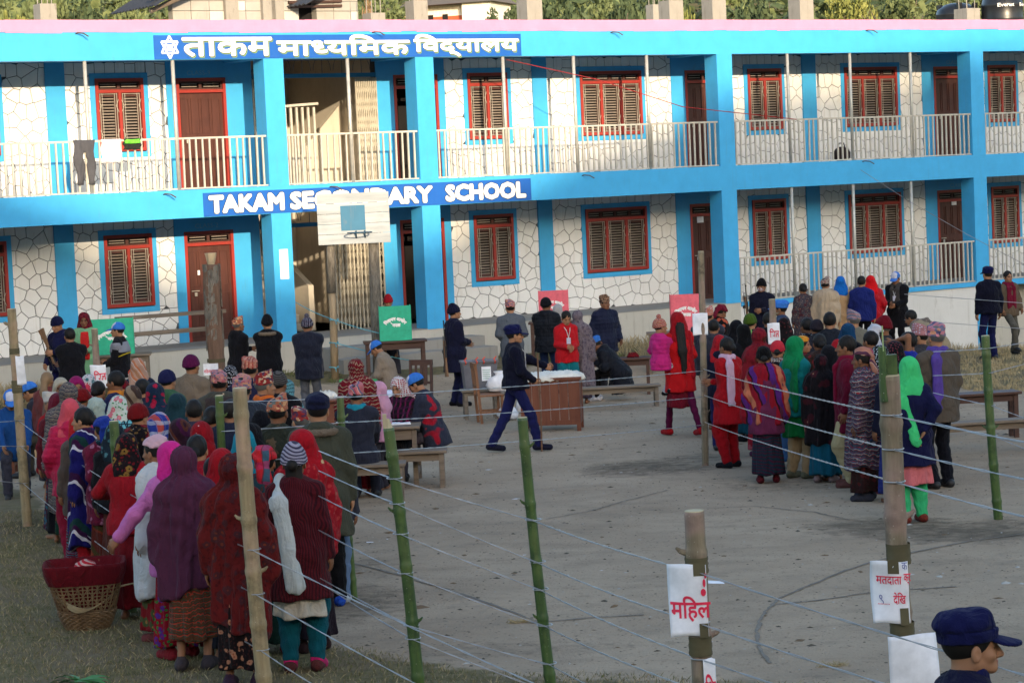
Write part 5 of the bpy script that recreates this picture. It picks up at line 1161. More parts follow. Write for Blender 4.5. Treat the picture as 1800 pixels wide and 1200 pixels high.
P_(624, 630, 1.56, -20, 'woman wrapped in dark red shawl with cream diamond blocks', fem=True, head='shawl', shawl=cloth('aztec', C(120, 22, 34), C(175, 150, 125), C(130, 30, 40), C(95, 60, 60), sc=.6), shem=.7, bottom='skirt', bcol=pl(130, 20, 30), det=1, gname=GB)
P_(625, 668, 1.64, 4, 'man in pink striped topi, teal scarf and charcoal coat on the bench', sit=.46, head='topi', hcol=TOPI4, scarf=('ring', pl(25, 140, 165)), top=jk(pl(44, 47, 62)), hem=-.16, bottom='trousers', bcol=DGREY, pose='desk', det=1, gname=GB, shoe=LEATHER)
P_(664, 667, 1.22, -60, 'child in fluffy pale pink hood and jacket', fem=True, head='hoodup', hcol=pl(225, 165, 195, bump=1.0), top=jk(pl(220, 160, 195)), bottom='trousers', bcol=DGREY, gname=GB)
P_(697, 662, 1.54, -150, 'woman in white scarf with red diamonds and purple checked jacket', fem=True, sit=.46, nod=20, head='scarf', hcol=cloth('dots', C(222, 214, 214), C(170, 20, 45), sc=2.0, rnd=.1, r=.45), top=jk(cloth('plaid', C(26, 18, 26), C(110, 22, 70), C(70, 20, 60), C(20, 20, 30), sc=1.3)), pose='desk', bottom='sitskirt', bcol=BLK, det=1, gname=GB)
P_(723, 656, 1.66, -80, 'clerk in blue and white cap and red and charcoal jacket writing', sit=.46, lean=14, nod=22, head='cap', hcol=CAPB, top=jk(cloth('camo', C(50, 54, 72), C(180, 20, 45), C(180, 20, 45), sc=.32)), hem=-.16, pose='write', bottom='trousers', bcol=pl(85, 78, 88), shoe=LEATHER, det=1, gname=GB, extra=lambda rt, r, part: badge(rt, r))
P_(682, 519, 1.52, 175, 'voter with red and cream knit cap behind the green screen', fem=True, head='beanie', hcol=pl(170, 20, 34), top=jk(pl(110, 30, 40)), bottom='skirt', bcol=DGREY, nod=15, gname=GB)
rt, r = P_(797, 534, 1.70, 62, 'policeman in navy knit cap and padded coat with rifle slung behind', head='beanie', hcol=pl(20, 22, 50), top=jk(pl(24, 26, 52)), hem=-.34, bottom='trousers', bcol=pl(24, 28, 66), shoe=BLK, pose='belly', det=1, gname=GB)
rifle(rt, r, (.06, -.20, .52), (-.02, -.19, 1.48), 'dark rifle slung diagonally on the back of a policeman')
P_(896, 523, 1.66, -12, 'man in pink topi and light grey suit jacket', head='topi', hcol=TOPI1, top=jk(pl(98, 104, 114)), hem=-.22, bottom='trousers', bcol=pl(98, 104, 114), pose=((.14, .18, 1.02), (.14, .18, 1.02)), shoe=LEATHER, gname=GB)
rt, r = P_(902, 570, 1.68, 80, 'policeman in navy cap striding right with a walking stick', head='cap', hcol=(POL, None), top=jk(pl(18, 20, 42), 'sweater'), hem=-.06, bottom='trousers', bcol=pl(26, 30, 84), feet=((.09, -.34, .03), (.09, .29)), shoe=pl(28, 30, 52), pose=((.10, .62, 1.05), (.18, .24, .98)), grip=.7, det=2, gname=GB, extra=lambda rt, r, part: badge(rt, r))
RW = lambda rt, p: Matrix.Translation(rt.location) @ Matrix.Rotation(rt.rotation_euler.z, 4, 'Z') @ Vector([float(x) for x in p])
stick_top = RW(rt, r.ha[1] + v3(.0, .06, .36)); STICK = (stick_top, r, rt)
cn = thing('walking_stick', 'thin brown walking stick held by the striding policeman', 'walking stick', (stick_top.x, stick_top.y, float(gz(stick_top.x, stick_top.y))))
obj('shaft', MB().tube([(0, 0, 0), (.01, 0, .5), (-.005, 0, .95), (0, 0, stick_top.z - cn.location.z)], .012, 7), woodm('stick_wood', (.10, .05, .03), (.17, .09, .05)), cn)
P_(959, 522, 1.68, 22, 'man in black knit cap and black ribbed puffer jacket', head='beanie', hcol=BLK, top=jk(pl(20, 24, 34, rough=.6)), puff=.06, hood=True, hem=-.16, bottom='jeans', bcol=pl(36, 52, 90), pose='desk', gname=GB, det=1, shoe=LEATHER)
P_(996, 546, 1.58, 165, 'black haired woman in red jacket and teal trousers looking down', fem=True, head='hair', nod=25, top=jk(pl(200, 22, 34)), hem=-.14, kurta=pl(20, 140, 150), bottom='salwar', bcol=pl(15, 110, 122), pose='belly', det=1, gname=GB, shoe=BLK, extra=lambda rt, r, part: badge(rt, r))
P_(980, 534, 1.50, 10, 'woman in grey white head cloth against the pink screen', fem=True, head='scarf', hcol=pl(185, 180, 180), top=jk(pl(150, 150, 150)), bottom='skirt', bcol=DGREY, gname=GB)
P_(1015, 545, 1.55, 10, 'woman in mauve grey speckled shawl behind the red jacket', fem=True, head='shawl', shawl=cloth('flor', C(120, 108, 118), C(90, 80, 95), C(140, 130, 135), C(100, 90, 105), sc=1.4), shem=.3, bottom='skirt', bcol=pl(70, 60, 75), gname=GB)
P_(1062, 515, 1.68, 150, 'man in black and cream topi and navy puffer coat watching', head='topi', hcol=cloth('net', C(190, 150, 120), C(60, 25, 25), C(40, 20, 25), sc=1.6), top=jk(pl(24, 30, 58, rough=.6)), puff=.07, hood=True, hem=-.22, bottom='trousers', bcol=DGREY, pose='pocket', det=1, gname=GB, shoe=LEATHER)
P_(1038, 577, 1.60, -72, 'clerk in blue cap and long black puffer bent over desk, white sneakers', fem=True, sit=.38, lean=40, nod=14, base=at(1092, 703), head='cap', hcol=(pl(60, 130, 225), None), top=jk(pl(20, 24, 36, rough=.6)), puff=.06, hood=True, hem=-.38, bottom='tights', bcol=pl(18, 18, 22), pose=((.10, .42, 1.12), (.10, .44, 1.10)), shoe=pl(215, 215, 225), det=1, gname=GB)
rtc, rc = P_(1190, 548, 1.70, -22, 'woman in red coat and red scarf walking away with a child', fem=True, head='scarf', hcol=pl(165, 18, 30), top=jk(pl(205, 18, 26), 'coat'), hem=-.30, kurta=pl(125, 20, 40), khem=-.52, bottom='tights', bcol=pl(95, 15, 60), feet=((.09, .24), (.10, -.36, .03)), shoe=pl(180, 20, 30), pose=((.22, .18, 1.05), (.12, .22, 1.05)), det=1, gname=GB,
   extra=lambda rt, r, part: (part('long_hair', lambda P: smin(cap(P, r.headb + v3(-.02, -.125, .05), r.headb + v3(-.03, -.20, -.30), .060, .058, 1.1, .55), cap(P, r.headb + v3(-.03, -.20, -.30), r.headb + v3(-.02, -.215, -.58), .056, .035, 1.1, .5), .02) + .004 * np.sin(P[:, 0] * 150), r.headb - v3(.15, .36, .72), r.headb + v3(.1, .05, .1), .014, HAIRM), part('stole', lambda P: cap(P, r.sh[1] + v3(-.05, -.08, .03), r.sh[1] + v3(-.02, -.14, -.55), .05, .055, 1, .5) + .004 * np.sin(P[:, 0] * 80), r.sh[1] - v3(.2, .3, .7), r.sh[1] + v3(.2, .15, .15), .015, pl(165, 18, 30))))
bw = rtc.location + Vector((-.27, -.10, .84))
P_(1162, 545, 1.20, 65, 'small child in pink jacket and striped bobble hat carried on the arm', base=bw, sit=.12, feet=((.10, .14, -.26), (.10, .16, -.22)), head='pom', hcol=cloth('aztec', C(190, 25, 40), C(225, 215, 200), C(26, 26, 60), C(225, 190, 70), sc=2.0), top=jk(pl(215, 40, 130)), puff=.06, hem=-.16, bottom='trousers', bcol=cloth('flor', C(180, 180, 190), C(120, 90, 90), C(200, 200, 200), C(90, 90, 100), sc=2), shoe=BLK, pose=((.2, .2, 1.1), (-.1, .5, 1.25)), det=1, gname=GB)
# ---- right back
rt, r = P_(1338, 490, 1.70, 205, 'policeman in black knit cap and patterned face mask with rifle', head='beanie', hcol=pl(14, 14, 18), top=jk(pl(22, 24, 44)), hem=-.14, bottom='trousers', bcol=pl(22, 26, 60), pose='rifle', det=1, gname=GB, shoe=LEATHER,
   extra=lambda rt, r, part: part('face_mask', lambda P: (lambda p: smax(ell(p, (0, .058, .045), (.062, .058, .045)), -(p[:, 1] - .045), .005))((P - r.headb) @ r.HR), r.headb - v3(.12, .12, .1), r.headb + v3(.12, .16, .16), .010, cloth('camo', C(200, 190, 195), C(130, 50, 60), C(60, 60, 80), sc=3)))
rifle(rt, r, (.22, .20, .80), (.30, .14, 1.66), 'rifle held upright by the masked policeman')
P_(1411, 497, 1.55, -10, 'woman with round hair bun and brown grey patterned coat', fem=True, head='bun', top=jk(cloth('flor', C(70, 66, 76), C(80, 35, 45), C(130, 110, 100), C(150, 130, 110), sc=1.0), 'coat'), hem=-.35, bottom='skirt', bcol=DGREY, gname=GR)
P_(1450, 484, 1.66, 15, 'man in small beige topi and cream shawl coat', head='topi', hcol=cloth('topi', C(170, 150, 140), C(140, 90, 90), C(190, 175, 160), C(120, 110, 110)), shawl=pl(190, 170, 145), shem=.5, bottom='trousers', bcol=DGREY, gname=GR)
P_(1477, 485, 1.62, 5, 'woman in bright blue scarf and tan coat', fem=True, head='scarf', hcol=pl(15, 110, 205), top=jk(pl(196, 160, 120), 'coat'), hem=-.35, bottom='trousers', bcol=DGREY, gname=GR)
P_(1514, 484, 1.66, 20, 'man in navy jacket mostly behind the red hood', head='hair', top=jk(pl(28, 40, 110)), bottom='trousers', bcol=BLK, gname=GR)
P_(1530, 482, 1.62, 5, 'person in bright red hood and shiny red jacket', head='hoodup', hcol=pl(225, 14, 24), top=jk(pl(190, 14, 34, rough=.45)), hem=-.18, bottom='trousers', bcol=BLK, pose='pocket', gname=GR)
P_(1573, 477, 1.68, -150, 'clerk in blue and white cap, black coat and grey scarf', head='cap', hcol=CAPB, nod=18, top=jk(BLK, 'coat'), hem=-.35, scarf=('front', pl(70, 66, 66)), pose='belly', bottom='trousers', bcol=BLK, gname=GB, extra=lambda rt, r, part: badge(rt, r))
P_(1597, 545, 1.60, -60, 'person in beige jacket and patterned scarf bending down by the wall', lean=48, head='hair', scarf=('back', cloth('net', C(150, 140, 130), C(90, 80, 80), C(110, 100, 100), sc=2)), top=jk(pl(165, 148, 120)), pose=((.1, .3, 1.2), (.1, .3, 1.2)), bottom='trousers', bcol=DGREY, gname=GR)
P_(1736, 468, 1.79, -18, 'policeman in navy cap and sweater standing at the far right', head='cap', hcol=(POL, None), top=jk(pl(16, 18, 38), 'sweater'), hem=-.06, bottom='trousers', bcol=pl(24, 28, 76), shoe=LEATHER, det=1, gname=GB)
P_(1771, 475, 1.66, 160, 'smiling man with maroon scarf and brown jacket leaning by the wall', head='hair', scarf=('front', pl(120, 22, 50)), top=jk(pl(108, 92, 76)), hem=-.14, bottom='trousers', bcol=pl(95, 92, 84), feet=((.1, .0), (.02, .28, .10)), pose='pocket', shoe=LEATHER, gname=GR)
P_(1372, 527, 1.66, -70, 'clerk in blue cap and slate blue jacket behind the right queue', head='cap', hcol=(pl(60, 130, 225), None), top=jk(pl(50, 72, 105)), bottom='trousers', bcol=BLK, gname=GB)
# ---- the right queue
P_(1271, 533, 1.54, 60, 'woman in maroon head cloth and black shawl with orange border looking down', fem=True, nod=25, head='turban', hcol=pl(120, 22, 46), shawl=cloth('flor', C(24, 20, 22), C(200, 90, 60), C(24, 20, 22), C(160, 110, 90), sc=.7), bottom='skirt', bcol=pl(160, 30, 34), gname=GR)
P_(1243, 535, 1.66, 25, 'man in mirrored orange topi and charcoal quilted jacket', head='topi', hcol=cloth('dots', C(205, 130, 110), C(220, 220, 235), sc=2, rnd=.3, r=.3), top=jk(pl(50, 52, 66, rough=.6)), puff=.13, hood=True, hem=-.24, bottom='jeans', bcol=pl(120, 128, 142), pose='fold', det=1, gname=GR, shoe=LEATHER)
P_(1318, 550, 1.62, 20, 'person in olive green knit cap with lime edging', head='beanie', hcol=pl(72, 98, 30), top=jk(cloth('stripe', C(20, 26, 30), C(140, 200, 110), C(20, 26, 30), sc=.5)), bottom='trousers', bcol=BLK, gname=GR)
P_(1294, 562, 1.55, 30, 'woman in plain black hood behind a black scarf', fem=True, head='scarf', hcol=pl(18, 18, 24), top=jk(BLK), bottom='skirt', bcol=BLK, gname=GR)
P_(1306, 569, 1.55, -35, 'woman in black wrapped scarf, second of two in black', fem=True, head='scarf', hcol=pl(15, 15, 18), top=jk(BLK), hem=-.3, bottom='skirt', bcol=pl(18, 80, 100), shoe=BLK, gname=GR)
P_(1264, 588, 1.48, 5, 'person in crimson head scarf beside wooden post', fem=True, head='scarf', hcol=pl(175, 26, 40), top=jk(pl(25, 26, 48)), hood=True, bottom='trousers', bcol=pl(30, 34, 90), gname=GR, shoe=LEATHER)
P_(1277, 591, 1.56, -40, 'woman with black ponytail in red jacket and red trousers, pale shawl', fem=True, head='bun', scarf=('strip', pl(220, 180, 205)), top=jk(pl(175, 14, 28)), hem=-.34, pose='fold', bottom='salwar', bcol=pl(170, 10, 24), shoe=BLK, det=1, gname=GR)
P_(1334, 576, 1.60, -15, 'woman in large red and brown shawl with blue edge over head', fem=True, head='shawl', shawl=cloth('flor', C(130, 26, 40), C(80, 40, 30), C(110, 20, 40), C(40, 70, 110), sc=.5), shem=.5, slant=.3, bottom='skirt', bcol=cloth('flor', C(165, 28, 48), C(185, 90, 100), C(165, 28, 48), C(150, 30, 40), sc=.6), shoe=pl(85, 30, 70), det=1, gname=GR)
P_(1342, 607, 1.52, 5, 'woman in fuzzy black cap, striped shawl, plum jumper and dark woven skirt', fem=True, head='beanie', hcol=pl(12, 12, 14, bump=1.0), shawl=cloth('stripe', C(150, 18, 40), C(85, 40, 130), C(20, 16, 20), C(200, 120, 90), sc=.7, ax=1.0, az=.3), shem=.74, top=jk(pl(105, 40, 75), 'jumper'), hem=-.30, bottom='skirt', bcol=cloth('hrib', C(20, 50, 65), C(70, 25, 50), sc=.7), shoe=pl(95, 24, 34), det=1, gname=GR)
P_(1366, 597, 1.50, 10, 'woman in salmon red cap behind the striped shawl', fem=True, head='beanie', hcol=pl(205, 45, 60), scarf=('ring', cloth('net', C(190, 185, 180), C(24, 20, 24), C(140, 30, 40), sc=2)), top=jk(BLK), bottom='skirt', bcol=pl(70, 110, 160), gname=GR)
P_(1378, 557, 1.52, 10, 'woman in near black scarf with faint flowers behind paper sign', fem=True, head='scarf', hcol=cloth('flor', C(26, 20, 24), C(90, 40, 45), C(30, 24, 26), C(100, 60, 60), sc=1.6), top=jk(BLK), bottom='skirt', bcol=BLK, gname=GR)
P_(1397, 590, 1.60, 48, 'woman in emerald scarf, teal cardigan, green kurta and beige trousers', fem=True, head='scarf', hcol=pl(8, 135, 80), scarf=('back', pl(8, 130, 76)), top=jk(pl(8, 125, 130), 'cardigan'), hem=-.16, kurta=pl(10, 115, 60), khem=-.42, bottom='salwar', bcol=pl(178, 150, 112), shoe=pl(110, 110, 90), det=1, gname=GR, pose='fold')
P_(1410, 586, 1.44, 100, 'person in yellow orange scarf partly behind the emerald scarf', fem=True, head='turban', hcol=cloth('camo', C(225, 150, 40), C(200, 90, 40), C(235, 210, 150), sc=1.4), top=jk(cloth('flor', C(110, 24, 26), C(60, 60, 80), C(80, 20, 24), C(110, 24, 26))), bottom='skirt', bcol=BLK, gname=GR)
P_(1418, 557, 1.60, -30, 'boyish black haired man with white checked scarf', head='hair', scarf=('ring', cloth('dots', C(24, 24, 32), C(215, 220, 225), sc=2.2)), top=jk(pl(32, 34, 46)), bottom='trousers', bcol=BLK, gname=GR)
P_(1458, 547, 1.68, 10, 'black haired man in dark suit seen from behind', head='hair', top=jk(pl(36, 40, 50)), hem=-.18, bottom='trousers', bcol=BLK, gname=GR)
P_(1490, 567, 1.56, 30, 'woman in steel blue knitted scarf', fem=True, head='scarf', hcol=cloth('hrib', C(20, 70, 110), C(14, 52, 88), sc=1.2), top=jk(BLK), bottom='skirt', bcol=BLK, gname=GR)
P_(1500, 540, 1.66, -30, 'grey haired man in tall grey and pink banded topi', head='topi', hcol=cloth('zig', C(130, 130, 150), C(225, 150, 140), sc=1.0), hair=HAIRG, top=jk(pl(120, 116, 104)), hem=-.16, bottom='trousers', bcol=DGREY, gname=GR, det=1)
P_(1443, 622, 1.42, 25, 'woman in black shawl with sunflower print, head covered', fem=True, head='shawl', shawl=cloth('flor', C(24, 20, 26), C(70, 24, 34), C(30, 24, 28), C(185, 140, 110), sc=.55), shem=.5, bottom='skirt', bcol=pl(14, 90, 115), shoe=pl(140, 120, 120), det=1, gname=GR)
P_(1472, 598, 1.49, 175, 'woman in red knit cap facing the camera', fem=True, head='beanie', hcol=pl(170, 14, 30), top=jk(pl(26, 34, 58)), hem=-.34, bottom='salwar', bcol=pl(10, 90, 110), shoe=pl(90, 50, 60), det=1, gname=GR)
P_(1488, 588, 1.65, -72, 'black haired woman in crimson stole, cream trousers, profile to left', fem=True, head='hair', scarf=('front', pl(125, 14, 50)), top=jk(pl(105, 14, 44)), hem=-.3, pose='down', bottom='salwar', bcol=pl(188, 172, 130), shoe=pl(110, 70, 65), det=1, gname=GR)
P_(1516, 605, 1.58, -62, 'woman in pink and cream patterned head wrap and blue red woven shawl', fem=True, head='turban', hcol=cloth('stripe', C(190, 130, 110), C(90, 50, 80), C(220, 180, 150), C(170, 70, 110), sc=1.4), shawl=cloth('aztec', C(60, 62, 78), C(150, 40, 44), C(150, 150, 150), C(44, 84, 124), sc=1.1), shem=.34, slant=.2, bottom='skirt', bcol=cloth('flor', C(50, 25, 25), C(90, 30, 30), C(40, 40, 30), C(70, 30, 30)), shoe=pl(60, 60, 70), det=1, gname=GR)
P_(1552, 556, 1.66, -80, 'old man in rumpled dark red knit cap, profile to left', head='beanie', hcol=pl(110, 14, 30), hair=HAIRG, top=jk(pl(50, 50, 55)), bottom='trousers', bcol=DGREY, det=1, gname=GR)
P_(1546, 606, 1.56, -25, 'woman in black and white flecked scarf and red white woven stole', fem=True, head='scarf', hcol=cloth('dots', C(22, 22, 28), C(200, 215, 225), sc=2.4, rnd=1), shawl=cloth('zig', C(135, 18, 44), C(195, 190, 190)), shem=.45, slant=.3, top=jk(BLK), bottom='skirt', bcol=cloth('flor', C(165, 84, 28), C(80, 40, 40), C(150, 70, 30), C(90, 50, 40), sc=.7), shoe=pl(130, 50, 60), det=1, gname=GR)
P_(1596, 582, 1.62, -75, 'young man in royal blue jacket with a hand raised to his brow', head='hair', top=jk(pl(34, 52, 165)), pose=((.05, .20, 1.62), (.2, .1, .9)), bottom='trousers', bcol=BLK, det=1, gname=GR)
P_(1617, 565, 1.64, -70, 'man with dark glasses in mirrored pink topi', head='topi', hcol=cloth('dots', C(190, 130, 135), C(215, 215, 235), sc=1.8, rnd=.3, r=.3), top=jk(pl(60, 56, 60)), bottom='trousers', bcol=BLK, det=1, gname=GR,
   extra=lambda rt, r, part: obj('glasses', MB().box(-.062, -.008, .098, .106, 0, .034).box(.008, .062, .098, .106, 0, .034).box(-.078, .078, .094, .102, .026, .034).mesh('glasses'), BLK, rt, Vector((r.headb + r.HR @ v3(0, .0, .082)).tolist()), (-math.radians(0), 0, 0)))
P_(1645, 563, 1.74, -22, 'tall man in pink and slate triangle topi, brown suit and purple scarf', head='topi', hcol=TOPI5, hair=HAIRG, scarf=('strip', pl(96, 72, 165)), top=jk(pl(96, 86, 76)), hem=-.22, bottom='trousers', bcol=pl(22, 24, 34), pose=((.24, .06, .82), (.18, .10, .90)), shoe=LEATHER, det=2, gname=GR)
P_(1597, 626, 1.58, -12, 'woman in mint green scarf, navy cardigan, pink hem and mint salwar', fem=True, head='scarf', hcol=pl(70, 215, 130), top=jk(pl(22, 24, 66), 'cardigan'), hem=-.32, kurta=pl(225, 120, 125), khem=-.52, bottom='salwar', bcol=pl(60, 195, 125), cuff=.05, shoe=pl(125, 50, 40), pose='back', det=2, gname=GR,
   extra=lambda rt, r, part: part('stole', lambda P: smin(cap(P, r.sh[0] + v3(.03, .02, .05), r.sh[0] + v3(.0, -.12, -.10), .055, .055, 1, .6), cap(P, r.sh[0] + v3(.0, -.13, -.10), r.sh[0] + v3(.12, -.19, -.50), .055, .05, 1.1, .5), .03) + .0015 * np.sin(P[:, 0] * 90), r.sh[0] - v3(.2, .34, .62), r.sh[0] + v3(.28, .14, .18), .013, pl(70, 215, 130)))
# ---- nearest of all
P_(1700, 1068, 1.57, 84, 'policeman in navy peaked cap in the bottom right corner, profile to right', head='cap', hcol=(pl(20, 24, 74), None), top=jk(pl(20, 22, 56), 'shirt'), hem=-.1, bottom='trousers', bcol=POL, shoe=LEATHER, det=2, gname=None,
   extra=lambda rt, r, part: (part('collar', lambda P: smax(cap(P, r.neck - r.up * .03, r.neck + r.up * .055, .085, .072) + .0 * P[:, 0], plane(P, r.neck + r.up * .05, v3(0, -.35, 1)), .006), r.neck - .16, r.neck + .16, .008, pl(22, 26, 78)),
      obj('epaulette', MB().box(-.165, -.085, -.03, .03, 0, .02).mesh('epaulette'), pl(20, 22, 50), rt, Vector((r.sh[0] + v3(.12, 0, .075)).tolist()), (0, -.35, 0)), obj('epaulette', MB().box(.085, .165, -.03, .03, 0, .02).mesh('epaulette'), pl(20, 22, 50), rt, Vector((r.sh[1] + v3(-.12, 0, .075)).tolist()), (0, .35, 0))))

# ---- people of whom the crowd lets little be seen
for (px, py, H, az, lb, kw) in [
  (1254, 560, 1.55, 10, 'dark jacketed person between the charcoal quilted jacket and the tall thin post', dict(top=jk(DGREY), bottom='skirt', bcol=BLK)),
  (1440, 585, 1.56, -10, 'woman in brown patterned shawl behind the sunflower print shawl', dict(fem=True, head='bun', shawl=cloth('flor', C(60, 40, 34), C(120, 34, 38), C(40, 30, 30), C(90, 60, 50)), bottom='skirt', bcol=BLK)),
  (1456, 606, 1.50, -30, 'woman in near black shawl just left of the red knit cap', dict(fem=True, head='scarf', hcol=BLK, top=jk(pl(36, 34, 44)), bottom='salwar', bcol=pl(10, 80, 100))),
  (1530, 580, 1.60, -40, 'dark haired man behind the pink and cream head wrap', dict(head='hair', top=jk(pl(40, 36, 44)), bottom='trousers', bcol=BLK)),
  (1538, 566, 1.62, 10, 'person in white headcloth beside the rumpled dark red cap', dict(head='turban', hcol=pl(205, 205, 215), top=jk(DGREY), bottom='trousers', bcol=BLK)),
  (1572, 598, 1.55, -30, 'woman in charcoal shawl between two lettered stoles', dict(fem=True, head='scarf', hcol=cloth('dots', C(24, 24, 30), C(130, 60, 70), sc=2), shawl=BLK, bottom='skirt', bcol=BLK)),
  (1566, 628, 1.48, -20, 'short person in dark blue right behind the thickest post', dict(fem=True, head='bun', top=jk(pl(24, 26, 50)), bottom='skirt', bcol=pl(40, 50, 120))),
  (1350, 548, 1.60, 20, 'man with black hair just left of the lettered wooden post', dict(top=jk(BLK), bottom='trousers', bcol=BLK)),
  (1435, 560, 1.58, 0, 'man in dark wool cap between two black haired men', dict(head='beanie', hcol=pl(40, 36, 46), top=jk(pl(44, 44, 54)), bottom='trousers', bcol=BLK)),
  (172, 668, 1.50, 20, 'black haired woman half hidden by the paper sign in left queue', dict(fem=True, head='bun', top=jk(pl(110, 30, 40)), bottom='skirt', bcol=BLK)),
  (232, 676, 1.52, 10, 'woman in brown striped scarf behind the big rolled beanie', dict(fem=True, head='scarf', hcol=cloth('stripe', C(150, 130, 110), C(70, 50, 45), sc=1.4), top=jk(BLK), bottom='skirt', bcol=BLK)),
  (250, 664, 1.55, 30, 'person in dark padded jacket in the middle of the left queue', dict(top=jk(pl(30, 36, 56)), bottom='trousers', bcol=BLK)),
  (310, 690, 1.50, 10, 'woman in plain dark teal hood behind the checked scarf', dict(fem=True, head='scarf', hcol=pl(30, 60, 70), top=jk(BLK), bottom='skirt', bcol=BLK)),
  (340, 700, 1.54, -10, 'man in grey purple jacket right of the crimson flower scarf', dict(top=jk(pl(66, 58, 76)), bottom='trousers', bcol=BLK)),
  (372, 712, 1.50, 20, 'woman in dark red jacket next to the green bamboo', dict(fem=True, head='bun', top=jk(pl(140, 22, 34)), bottom='skirt', bcol=BLK)),
  (404, 700, 1.56, 0, 'man in blue black coat hidden behind the tall yellow bamboo', dict(top=jk(pl(36, 40, 60)), bottom='trousers', bcol=BLK)),
  (440, 742, 1.50, 10, 'person in black coat behind the red and teal head wrap', dict(fem=True, head='scarf', hcol=BLK, top=jk(BLK), bottom='skirt', bcol=BLK)),
  (200, 742, 1.44, 0, 'small woman in dark stole beside the cobalt head cloth', dict(fem=True, head='scarf', hcol=cloth('flor', C(26, 40, 52), C(70, 120, 130), C(26, 40, 52), C(90, 130, 140), sc=1.4), top=jk(BLK), bottom='skirt', bcol=pl(90, 40, 30))),
  (374, 800, 1.44, 0, 'short woman in pink jacket behind plum and rust shawls', dict(fem=True, head='bun', top=jk(pl(170, 60, 120)), bottom='skirt', bcol=pl(120, 24, 36))),
  (100, 690, 1.50, -10, 'woman in maroon jacket at the far end of left queue', dict(fem=True, head='scarf', hcol=pl(110, 30, 50), top=jk(pl(100, 28, 40)), bottom='skirt', bcol=BLK))]:
    P_(px, py, H, az, lb, gname=GR if px > 1000 else GQ, **kw)
# ================================================================== FURNITURE AND THINGS IN THE YARD
OLDW = woodm('old_wood', (.11, .085, .065), (.24, .19, .145), .8, 0, 1); OLDWZ = woodm('old_wood_z', (.12, .095, .075), (.25, .20, .15), .8, 2, 1)
REDW = woodm('red_wood', (.10, .030, .018), (.19, .065, .035), .5, 2, .7); DKW = woodm('dark_wood', (.045, .022, .018), (.09, .045, .032), .55, 0, .8)
CHW = woodm('chair_wood', (.13, .055, .028), (.24, .11, .055), .5, 2, 1)
def face_cam(p): return 0.0
def on_ground(x, y): return Vector((x, y, float(gz(x, y))))
def table(name, label, cat, loc, rot, w, d, h, top=.035, leg=.06, mat=OLDW, lmat=None, apron=.10, stretch=True, group=None, inset=.04, part='table_top'):
    t = thing(name, label, cat, loc, rot, group); lmat = lmat or mat
    obj(part, MB().box(-w / 2, w / 2, -d / 2, d / 2, h - top, h), mat, t, bevel=.006)
    x, y = w / 2 - inset - leg / 2, d / 2 - inset - leg / 2
    for sx in (-1, 1):
        for sy in (-1, 1): obj('leg', MB().box(-leg / 2, leg / 2, -leg / 2, leg / 2, 0 - .03, h - top), lmat, t, (sx * x, sy * y, 0), bevel=.004)
    if apron:
        for sy in (-1, 1): obj('apron', MB().box(-x + leg / 2, x - leg / 2, -.012, .012, h - top - apron, h - top), mat, t, (0, sy * y, 0))
        for sx in (-1, 1): obj('apron', MB().box(-.012, .012, -y + leg / 2, y - leg / 2, h - top - apron, h - top), mat, t, (sx * x, 0, 0))
    if stretch:
        for sx in (-1, 1): obj('stretcher', MB().box(-.02, .02, -y + leg / 2, y - leg / 2, .10, .15), lmat, t, (sx * x, 0, 0))
    return t
def screen(label, loc, rot, w, h, dpt, mat, group, back=False):
    """three-sided folding voting booth with its printed crest line"""
    t = thing('voting_screen', label, 'voting screen', loc, rot, group); th = .012
    obj('front_panel', MB().box(-w / 2, w / 2, -.006, .006, 0, h), mat, t)
    obj('side_panel', MB().box(-w / 2 - .012, -w / 2, 0, dpt, 0, h), mat, t); obj('side_panel', MB().box(w / 2, w / 2 + .012, 0, dpt, 0, h), mat, t)
    obj('fold_line', MB().box(-w / 2, w / 2, -.0075, -.0065, h * .36, h * .366), plainm('fold_shadow', (.2, .2, .2)) if False else mat, t)
    V, F, _ = dev(['ि', 'न', 'व', 'ा', 'च', 'न', ' ', 'आ', 'य', 'ो', 'ग'], .02, 2)
    put_text('lettering', V, F, LETTER, t, -w * .36, w * .36, h * .58, h * .70, -.009, fat=.004, warp=arc_warp(0, h * .60, w * .42))
    V, F, _ = dev(['े', 'न', 'प', 'ा', 'ल'], .02, 2); put_text('lettering', V, F, LETTER, t, -w * .15, w * .16, h * .40, h * .52, -.009, fat=.004)
    return t
GREEN = plainm('screen_green', (.03, .42, .25), .6); PINKS = plainm('screen_pink', (.72, .13, .17), .6)
